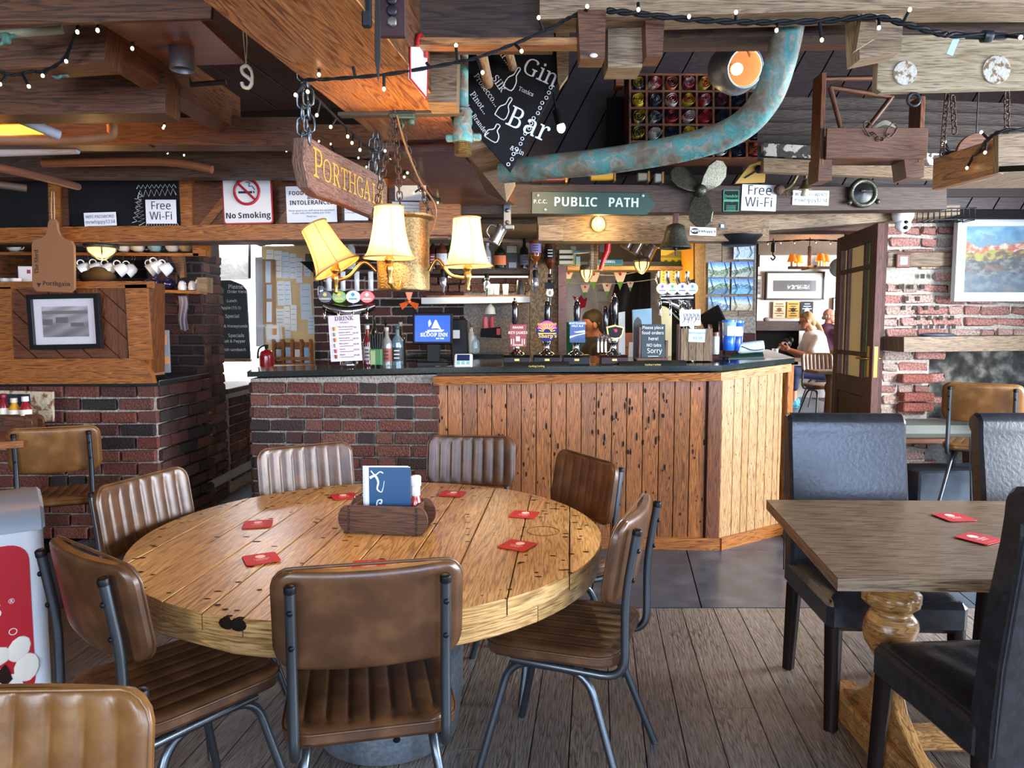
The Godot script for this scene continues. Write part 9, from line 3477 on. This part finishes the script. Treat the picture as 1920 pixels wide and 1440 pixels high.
func blob(parts: Array, cell: float, blend: float, b: Mb):
	# surface nets over tapered capsules [a, b, ra, rb] and ellipsoids [c, r (Vector3)], smoothly joined
	var lo := Vector3.ONE * 1e9
	var hi := -lo
	for p in parts:
		var rr: float = maxf(p[2], p[3]) if p.size() == 4 else (p[1] as Vector3)[(p[1] as Vector3).max_axis_index()]
		for k in (2 if p.size() == 4 else 1):
			lo = lo.min((p[k] as Vector3) - Vector3.ONE * (rr + cell * 3))
			hi = hi.max((p[k] as Vector3) + Vector3.ONE * (rr + cell * 3))
	var nx := int((hi.x - lo.x) / cell) + 2
	var ny := int((hi.y - lo.y) / cell) + 2
	var nz := int((hi.z - lo.z) / cell) + 2
	var f := PackedFloat32Array()
	f.resize(nx * ny * nz)
	f.fill(9.0)
	for p in parts:
		var A: Vector3 = p[0]
		var cap: bool = p.size() == 4
		var Bp: Vector3 = p[1] if cap else A
		var r3: Vector3 = Vector3.ONE if cap else p[1]
		var rr: float = maxf(p[2], p[3]) if cap else r3[r3.max_axis_index()]
		var m := rr + blend * 1.5 + cell * 2
		var l0 := ((A.min(Bp) - Vector3.ONE * m - lo) / cell).floor()
		var l1 := ((A.max(Bp) + Vector3.ONE * m - lo) / cell).ceil()
		var ab := Bp - A
		var ll := maxf(ab.length_squared(), 1e-9)
		for k in range(maxi(0, int(l0.z)), mini(nz, int(l1.z) + 1)):
			for j in range(maxi(0, int(l0.y)), mini(ny, int(l1.y) + 1)):
				var row := (k * ny + j) * nx
				for i in range(maxi(0, int(l0.x)), mini(nx, int(l1.x) + 1)):
					var q := lo + V3(i, j, k) * cell
					var d: float
					if cap:
						var t := clampf((q - A).dot(ab) / ll, 0.0, 1.0)
						d = q.distance_to(A + ab * t) - lerpf(p[2], p[3], t)
					else:
						var e := (q - A) / r3
						var el := e.length()
						d = (el - 1.0) * r3[r3.min_axis_index()] if el < 1.0 else el * (el - 1.0) / maxf((e / r3).length(), 1e-6)
					var o := f[row + i]
					var h := clampf(0.5 + 0.5 * (o - d) / blend, 0.0, 1.0)
					f[row + i] = lerpf(o, d, h) - blend * h * (1.0 - h) if o < 8.0 else d
	var vid := {}
	var vs := PackedVector3Array()
	var sx := [1, nx, nx * ny]
	for k in nz - 1:
		for j in ny - 1:
			for i in nx - 1:
				var base := (k * ny + j) * nx + i
				var neg := 0
				for c in 8:
					if f[base + (c & 1) + ((c >> 1) & 1) * nx + (c >> 2) * nx * ny] < 0.0:
						neg += 1
				if neg == 0 or neg == 8:
					continue
				var sum := V3()
				var cnt := 0
				for c in 8:
					for ax in 3:
						if c & (1 << ax):
							continue
						var c2 := c | (1 << ax)
						var o0 := V3(c & 1, (c >> 1) & 1, c >> 2)
						var o1 := V3(c2 & 1, (c2 >> 1) & 1, c2 >> 2)
						var v0 := f[base + (c & 1) + ((c >> 1) & 1) * nx + (c >> 2) * nx * ny]
						var v1 := f[base + (c2 & 1) + ((c2 >> 1) & 1) * nx + (c2 >> 2) * nx * ny]
						if (v0 < 0.0) != (v1 < 0.0):
							sum += o0.lerp(o1, v0 / (v0 - v1))
							cnt += 1
				vid[base] = vs.size()
				vs.append(lo + (V3(i, j, k) + sum / cnt) * cell)
	var quads := []
	for base in vid:
		var i: int = base % nx
		var j: int = (base / nx) % ny
		var k: int = base / (nx * ny)
		var co := [i, j, k]
		for ax in 3:
			var u := (ax + 1) % 3
			var w := (ax + 2) % 3
			if co[u] == 0 or co[w] == 0:
				continue
			var s0: bool = f[base] < 0.0
			var s1: bool = f[base + sx[ax]] < 0.0
			if s0 == s1:
				continue
			var a: int = base
			var b2: int = base - sx[u]
			var c3: int = base - sx[u] - sx[w]
			var d4: int = base - sx[w]
			if vid.has(b2) and vid.has(c3) and vid.has(d4):
				var od := V3()
				od[ax] = 1.0 if s0 else -1.0
				quads.append([vid[a], vid[b2], vid[c3], vid[d4], od])
	var nm := PackedVector3Array()
	nm.resize(vs.size())
	for q in quads:
		var n := (vs[q[1]] - vs[q[0]]).cross(vs[q[2]] - vs[q[0]]) + (vs[q[2]] - vs[q[0]]).cross(vs[q[3]] - vs[q[0]])
		if n.dot(q[4]) < 0.0:
			n = -n
		for t in 4:
			nm[q[t]] += n
	for q in quads:
		for t in [[0, 1, 2], [0, 2, 3]]:
			b.put(vs[q[t[0]]], vs[q[t[1]]], vs[q[t[2]]], nm[q[t[0]]], nm[q[t[1]]], nm[q[t[2]]])
func head(o: Node3D, c: Vector3, turn: Basis, skin: Material, hair: Material, glasses: bool, bald: bool):
	# a head of about 23 cm: skull, jaw, nose, brow, lips, ears, eyes; hair and glasses are parts; local +z is where it looks
	var x := Transform3D(turn, c)
	var p := func(v: Vector3): return x * v
	var b := Mb.new()
	blob([[p.call(V3(0, 0.03, -0.015)), p.call(V3(0, 0.025, 0.01)), 0.085, 0.08], [p.call(V3(0, -0.02, 0.025)), p.call(V3(0, -0.075, 0.05)), 0.062, 0.034], [p.call(V3(0, 0.012, 0.088)), p.call(V3(0, -0.026, 0.108)), 0.009, 0.014], [p.call(V3(-0.03, 0.03, 0.075)), p.call(V3(0.03, 0.03, 0.075)), 0.014, 0.014], [p.call(V3(-0.018, -0.052, 0.082)), p.call(V3(0.018, -0.052, 0.082)), 0.009, 0.009], [p.call(V3(0, -0.05, -0.01)), p.call(V3(0, -0.15, -0.03)), 0.05, 0.056]], 0.008, 0.015, b)
	for s in [-1, 1]:
		b.x = x
		b.ball(V3(s * 0.083, 0.0, 0.0), V3(0.012, 0.032, 0.02), 10, 8)
		b.x = Transform3D()
	put(b, "face_skin", skin, o)
	b = Mb.new()
	b.x = x
	for s in [-1, 1]:
		b.ball(V3(s * 0.032, 0.012, 0.082), V3(0.012, 0.007, 0.007), 10, 6)
	put(b, "eye", K("2a2420", 0.3), o)
	if not bald:
		b = Mb.new()
		blob([[p.call(V3(0, 0.055, -0.025)), p.call(V3(0, 0.06, 0.0)), 0.088, 0.074], [p.call(V3(0, 0.0, -0.06)), p.call(V3(0, -0.05, -0.07)), 0.065, 0.05], [p.call(V3(-0.06, 0.04, 0.0)), p.call(V3(-0.065, -0.01, -0.02)), 0.03, 0.02], [p.call(V3(0.06, 0.04, 0.0)), p.call(V3(0.065, -0.01, -0.02)), 0.03, 0.02]], 0.009, 0.02, b)
		put(b, "hair", hair, o)
	else:
		b = Mb.new()
		blob([[p.call(V3(-0.07, 0.0, -0.03)), p.call(V3(0, -0.02, -0.085)), 0.026, 0.028], [p.call(V3(0.07, 0.0, -0.03)), p.call(V3(0, -0.02, -0.085)), 0.026, 0.028]], 0.009, 0.02, b)
		put(b, "hair", hair, o)
	if glasses:
		b = Mb.new()
		b.x = x
		for s in [-1, 1]:
			b.ring(V3(s * 0.034, 0.01, 0.1), 0.024, 0.003, Vector3.BACK, 16, 6)
			b.tube([V3(s * 0.058, 0.015, 0.098), V3(s * 0.09, 0.015, 0.0)], 0.0028, 6)
		b.tube([V3(-0.01, 0.014, 0.103), V3(0.01, 0.014, 0.103)], 0.0025, 6)
		put(b, "glasses", K("3a1c24", 0.3), o)
func hand(b: Mb, wrist: Vector3, dir: Vector3, palm: Vector3, side: float, curl: float):
	# palm, four fingers of two segments, thumb from the side of the palm
	var z := dir.normalized()
	var y := (palm - z * palm.dot(z)).normalized()
	var xx := y.cross(z).normalized() * side
	var parts := [[wrist, wrist + z * 0.03, 0.026, 0.03]]
	for i in 4:
		var o := xx * (-0.03 + i * 0.02)
		parts.append([wrist + z * 0.02 + o * 0.8, wrist + z * 0.085 + o, 0.017, 0.0125])
		var k := wrist + z * 0.09 + o
		var L: float = [0.062, 0.072, 0.068, 0.052][i]
		var m := k + (z * cos(curl) + y * sin(curl)) * L * 0.55
		parts.append([k, m, 0.0095, 0.009])
		parts.append([m, m + (z * cos(curl * 2.0) + y * sin(curl * 2.0)) * L * 0.45, 0.009, 0.0075])
	var t0 := wrist + z * 0.035 - xx * 0.034
	var t1 := t0 + (z * 0.6 - xx * 0.7 + y * 0.3).normalized() * 0.045
	parts.append([wrist + z * 0.02 - xx * 0.015, t0, 0.018, 0.014])
	parts.append([t0, t1, 0.0125, 0.0105])
	parts.append([t1, t1 + (z * 0.9 - xx * 0.2 + y * 0.4).normalized() * 0.032, 0.0105, 0.0085])
	blob(parts, 0.0055, 0.006, b)
func people():
	var skin := K("c68a6c", 0.55)
	# woman in white, seated, looking down at a phone; built facing -x
	var o := thing("person", "seated woman in white T-shirt and navy trousers looking at a phone", "person", at(1520, 757, 10.85) * V3(1, 0, 1) + V3(0, 0.175, 0))
	o.scale = Vector3.ONE * 1.04
	var hip := V3(0.12, 0.52, 0)
	var chest := V3(0.02, 0.95, 0)
	var neck := V3(-0.05, 1.06, 0)
	var b := Mb.new()
	var arm := []
	for s in [-1, 1]:
		var sh := V3(0.0, 0.97, s * 0.17)
		var el := V3(-0.12, 0.74, s * 0.22)
		var wr := V3(-0.36, 0.83, s * 0.07)
		arm.append([sh, el, wr])
	var body := [[hip, chest, 0.15, 0.15], [chest, neck, 0.11, 0.055], [neck, V3(-0.075, 1.14, 0), 0.052, 0.05]]
	for k in 2:
		var s := -1.0 if k == 0 else 1.0
		body.append([arm[k][0], arm[k][1], 0.052, 0.042])
		body.append([arm[k][1], arm[k][2], 0.04, 0.027])
		var knee := V3(-0.3, 0.5, s * 0.12)
		var ank := V3(-0.24 - 0.06 * s, 0.08, s * 0.12)
		body.append([hip + V3(0, -0.02, s * 0.09), knee, 0.085, 0.06])
		body.append([knee, ank, 0.055, 0.036])
		body.append([ank + V3(0.02, -0.04, 0), ank + V3(-0.12, -0.05, 0), 0.035, 0.028])
	blob(body, 0.012, 0.03, b)
	hand(b, arm[0][2], V3(-1, 0.35, 0.25), V3(0.3, 0.5, 0.9), 1.0, 0.5)
	hand(b, arm[1][2], V3(-1, 0.35, -0.25), V3(0.3, 0.5, -0.9), -1.0, 0.5)
	put(b, "body", skin, o)
	head(o, V3(-0.1, 1.235, 0), Basis(Vector3.UP, -PI / 2 - 0.15) * Basis(Vector3.RIGHT, 0.3), skin, K("8f7448", 0.8, 0.0, "cloth"), true, false)
	b = Mb.new()
	b.tube(bend([V3(0.0, 1.24, -0.01), V3(0.08, 1.16, 0.0), V3(0.14, 1.0, 0.02), V3(0.16, 0.86, 0.02)], 5), [0.03, 0.032, 0.034, 0.036, 0.037, 0.037, 0.036, 0.035, 0.034, 0.033, 0.031, 0.028, 0.024, 0.02, 0.014, 0.008], 12)
	put(b, "ponytail", K("8a6f46", 0.8, 0.0, "cloth"), o)
	b = Mb.new()
	var shirt := [[hip + V3(0, 0.0, 0), chest, 0.175, 0.168], [chest, neck + V3(0, -0.03, 0), 0.13, 0.08]]
	for k in 2:
		shirt.append([arm[k][0], (arm[k][0] as Vector3).lerp(arm[k][1], 0.62), 0.074, 0.066])
	blob(shirt, 0.012, 0.04, b)
	put(b, "white_shirt", K("e9e9ea", 0.8, 0.0, "cloth"), o)
	b = Mb.new()
	var tr := [[hip + V3(0.02, -0.02, 0), hip + V3(0, 0.02, 0), 0.165, 0.15]]
	for k in 2:
		var s := -1.0 if k == 0 else 1.0
		var knee := V3(-0.3, 0.5, s * 0.12)
		var ank := V3(-0.24 - 0.06 * s, 0.08, s * 0.12)
		tr.append([hip + V3(0, -0.02, s * 0.09), knee, 0.1, 0.078])
		tr.append([knee, knee.lerp(ank, 0.5), 0.076, 0.064])
	blob(tr, 0.012, 0.03, b)
	put(b, "navy_trousers", K("1b2547", 0.85, 0.0, "cloth"), o)
	for k in 2:
		var s := -1.0 if k == 0 else 1.0
		var ank := V3(-0.24 - 0.06 * s, 0.08, s * 0.12)
		b = Mb.new()
		blob([[ank + V3(0.03, -0.035, 0), ank + V3(-0.13, -0.045, 0), 0.045, 0.036], [ank + V3(0.02, 0.0, 0), ank + V3(-0.04, -0.03, 0), 0.042, 0.04]], 0.008, 0.02, b)
		var shoe := put(b, "turquoise_shoe", K("3fa0b8", 0.6), o)
		b = Mb.new()
		b.box(ank + V3(-0.05, -0.085, 0), V3(0.25, 0.022, 0.085), 0.01)
		put(b, "sole", K("cfd8da", 0.7), shoe)
	b = Mb.new()
	b.box(V3(-0.48, 0.92, 0), V3(0.012, 0.15, 0.075), 0.004, Basis(Vector3.BACK, -0.7))
	single(b, "mobile_phone", K("d0ccd8", 0.3), "pale phone held in both hands by the woman in white", "phone", o.position)
	# man behind her, hand raised to his mouth
	o = thing("person", "older bald man in a checked shirt with his hand at his mouth", "person", at(1550, 757, 11.7) * V3(1, 0, 1) + V3(0.0, 0.175, 0))
	o.scale = Vector3.ONE * 1.06
	hip = V3(0.0, 0.52, 0)
	chest = V3(-0.02, 1.0, 0)
	neck = V3(-0.03, 1.12, 0)
	b = Mb.new()
	body = [[hip, chest, 0.17, 0.17], [chest, neck, 0.12, 0.065]]
	var aa := [[V3(0.02, 1.03, 0.2), V3(0.16, 0.86, 0.3), V3(0.1, 1.1, 0.2)], [V3(0, 1.03, -0.2), V3(0.05, 0.74, -0.25), V3(0.3, 0.74, -0.1)]]
	for a in aa:
		body.append([a[0], a[1], 0.058, 0.048])
		body.append([a[1], a[2], 0.045, 0.03])
	for s in [-1, 1]:
		body.append([hip + V3(0, 0, s * 0.1), V3(0.42, 0.5, s * 0.12), 0.095, 0.065])
		body.append([V3(0.42, 0.5, s * 0.12), V3(0.4, 0.08, s * 0.12), 0.06, 0.042])
		body.append([V3(0.38, 0.04, s * 0.12), V3(0.54, 0.03, s * 0.12), 0.042, 0.032])
	blob(body, 0.013, 0.03, b)
	hand(b, aa[0][2], V3(0.1, 1, -0.5), V3(-0.6, 0.2, -0.7), 1.0, 0.7)
	hand(b, aa[1][2], V3(1, 0.0, 0.2), V3(0, -1, 0.2), 1.0, 0.4)
	put(b, "body", skin, o)
	head(o, V3(0.0, 1.29, 0), Basis(Vector3.UP, 0.95), K("c88a70", 0.5), K("b8b4ac", 0.9, 0.0, "cloth"), true, true)
	b = Mb.new()
	shirt = [[hip, chest, 0.195, 0.188], [chest, neck + V3(0, -0.03, 0), 0.14, 0.085]]
	for a in aa:
		shirt.append([a[0], (a[0] as Vector3).lerp(a[1], 0.75), 0.08, 0.07])
	blob(shirt, 0.013, 0.04, b)
	put(b, "checked_shirt", speckle("check", [[0.0, "3a1f3a"], [0.5, "5a3350"], [0.55, "8a5a70"], [1.0, "3f2a48"]], 0.1, 0.85, 0.05, 0.0), o)
	b = Mb.new()
	tr = [[hip + V3(0, -0.03, 0), hip, 0.185, 0.16]]
	for s in [-1, 1]:
		tr.append([hip + V3(0, 0, s * 0.1), V3(0.42, 0.5, s * 0.12), 0.11, 0.082])
		tr.append([V3(0.42, 0.5, s * 0.12), V3(0.4, 0.12, s * 0.12), 0.08, 0.062])
	blob(tr, 0.013, 0.03, b)
	put(b, "trousers", K("2c2c34", 0.9, 0.0, "cloth"), o)
	# barman behind the pumps, in black, in profile
	o = thing("person", "dark haired barman in black behind the hand pumps, head bowed", "person", V3(0, 0, 0))
	var hp := at(1110, 610, 6.4)
	o.position = hp - V3(0, 1.585, 0)
	b = Mb.new()
	body = [[V3(0.05, 0.95, 0), V3(0.05, 1.3, 0), 0.14, 0.16], [V3(0.05, 1.32, 0), V3(0.02, 1.45, 0), 0.11, 0.055]]
	aa = [[V3(0.04, 1.36, 0.19), V3(0.06, 1.1, 0.24), V3(-0.2, 1.12, 0.2)], [V3(0.04, 1.36, -0.19), V3(0.0, 1.1, -0.24), V3(-0.24, 1.16, -0.12)]]
	for a in aa:
		body.append([a[0], a[1], 0.055, 0.045])
		body.append([a[1], a[2], 0.042, 0.028])
	for s in [-1, 1]:
		body.append([V3(0.05, 0.93, s * 0.09), V3(0.04, 0.5, s * 0.1), 0.09, 0.06])
		body.append([V3(0.04, 0.5, s * 0.1), V3(0.06, 0.08, s * 0.1), 0.055, 0.04])
		body.append([V3(0.06, 0.04, s * 0.1), V3(-0.1, 0.03, s * 0.1), 0.04, 0.03])
	blob(body, 0.013, 0.03, b)
	hand(b, aa[0][2], V3(-1, 0.3, 0.2), V3(0, -1, 0), 1.0, 0.5)
	hand(b, aa[1][2], V3(-1, 0.4, 0.2), V3(0, -1, 0), 1.0, 0.5)
	put(b, "body", K("8f6248", 0.55), o)
	head(o, V3(0.0, 1.585, 0), Basis(Vector3.UP, -PI / 2 + 0.2) * Basis(Vector3.RIGHT, 0.25), K("8f6248", 0.55), K("15110f", 0.7, 0.0, "cloth"), false, false)
	b = Mb.new()
	shirt = [[V3(0.05, 0.92, 0), V3(0.05, 1.3, 0), 0.165, 0.178], [V3(0.05, 1.32, 0), V3(0.03, 1.42, 0), 0.13, 0.075]]
	for a in aa:
		shirt.append([a[0], (a[0] as Vector3).lerp(a[1], 0.7), 0.076, 0.066])
	blob(shirt, 0.013, 0.04, b)
	put(b, "black_shirt", K("141418", 0.85, 0.0, "cloth"), o)
	b = Mb.new()
	tr = []
	for s in [-1, 1]:
		tr.append([V3(0.05, 0.93, s * 0.09), V3(0.04, 0.5, s * 0.1), 0.105, 0.078])
		tr.append([V3(0.04, 0.5, s * 0.1), V3(0.06, 0.1, s * 0.1), 0.075, 0.06])
	blob(tr, 0.013, 0.03, b)
	put(b, "trousers", K("1c1c22", 0.9, 0.0, "cloth"), o)
func V3(x := 0.0, y := 0.0, z := 0.0) -> Vector3:
	return Vector3(x, y, z)
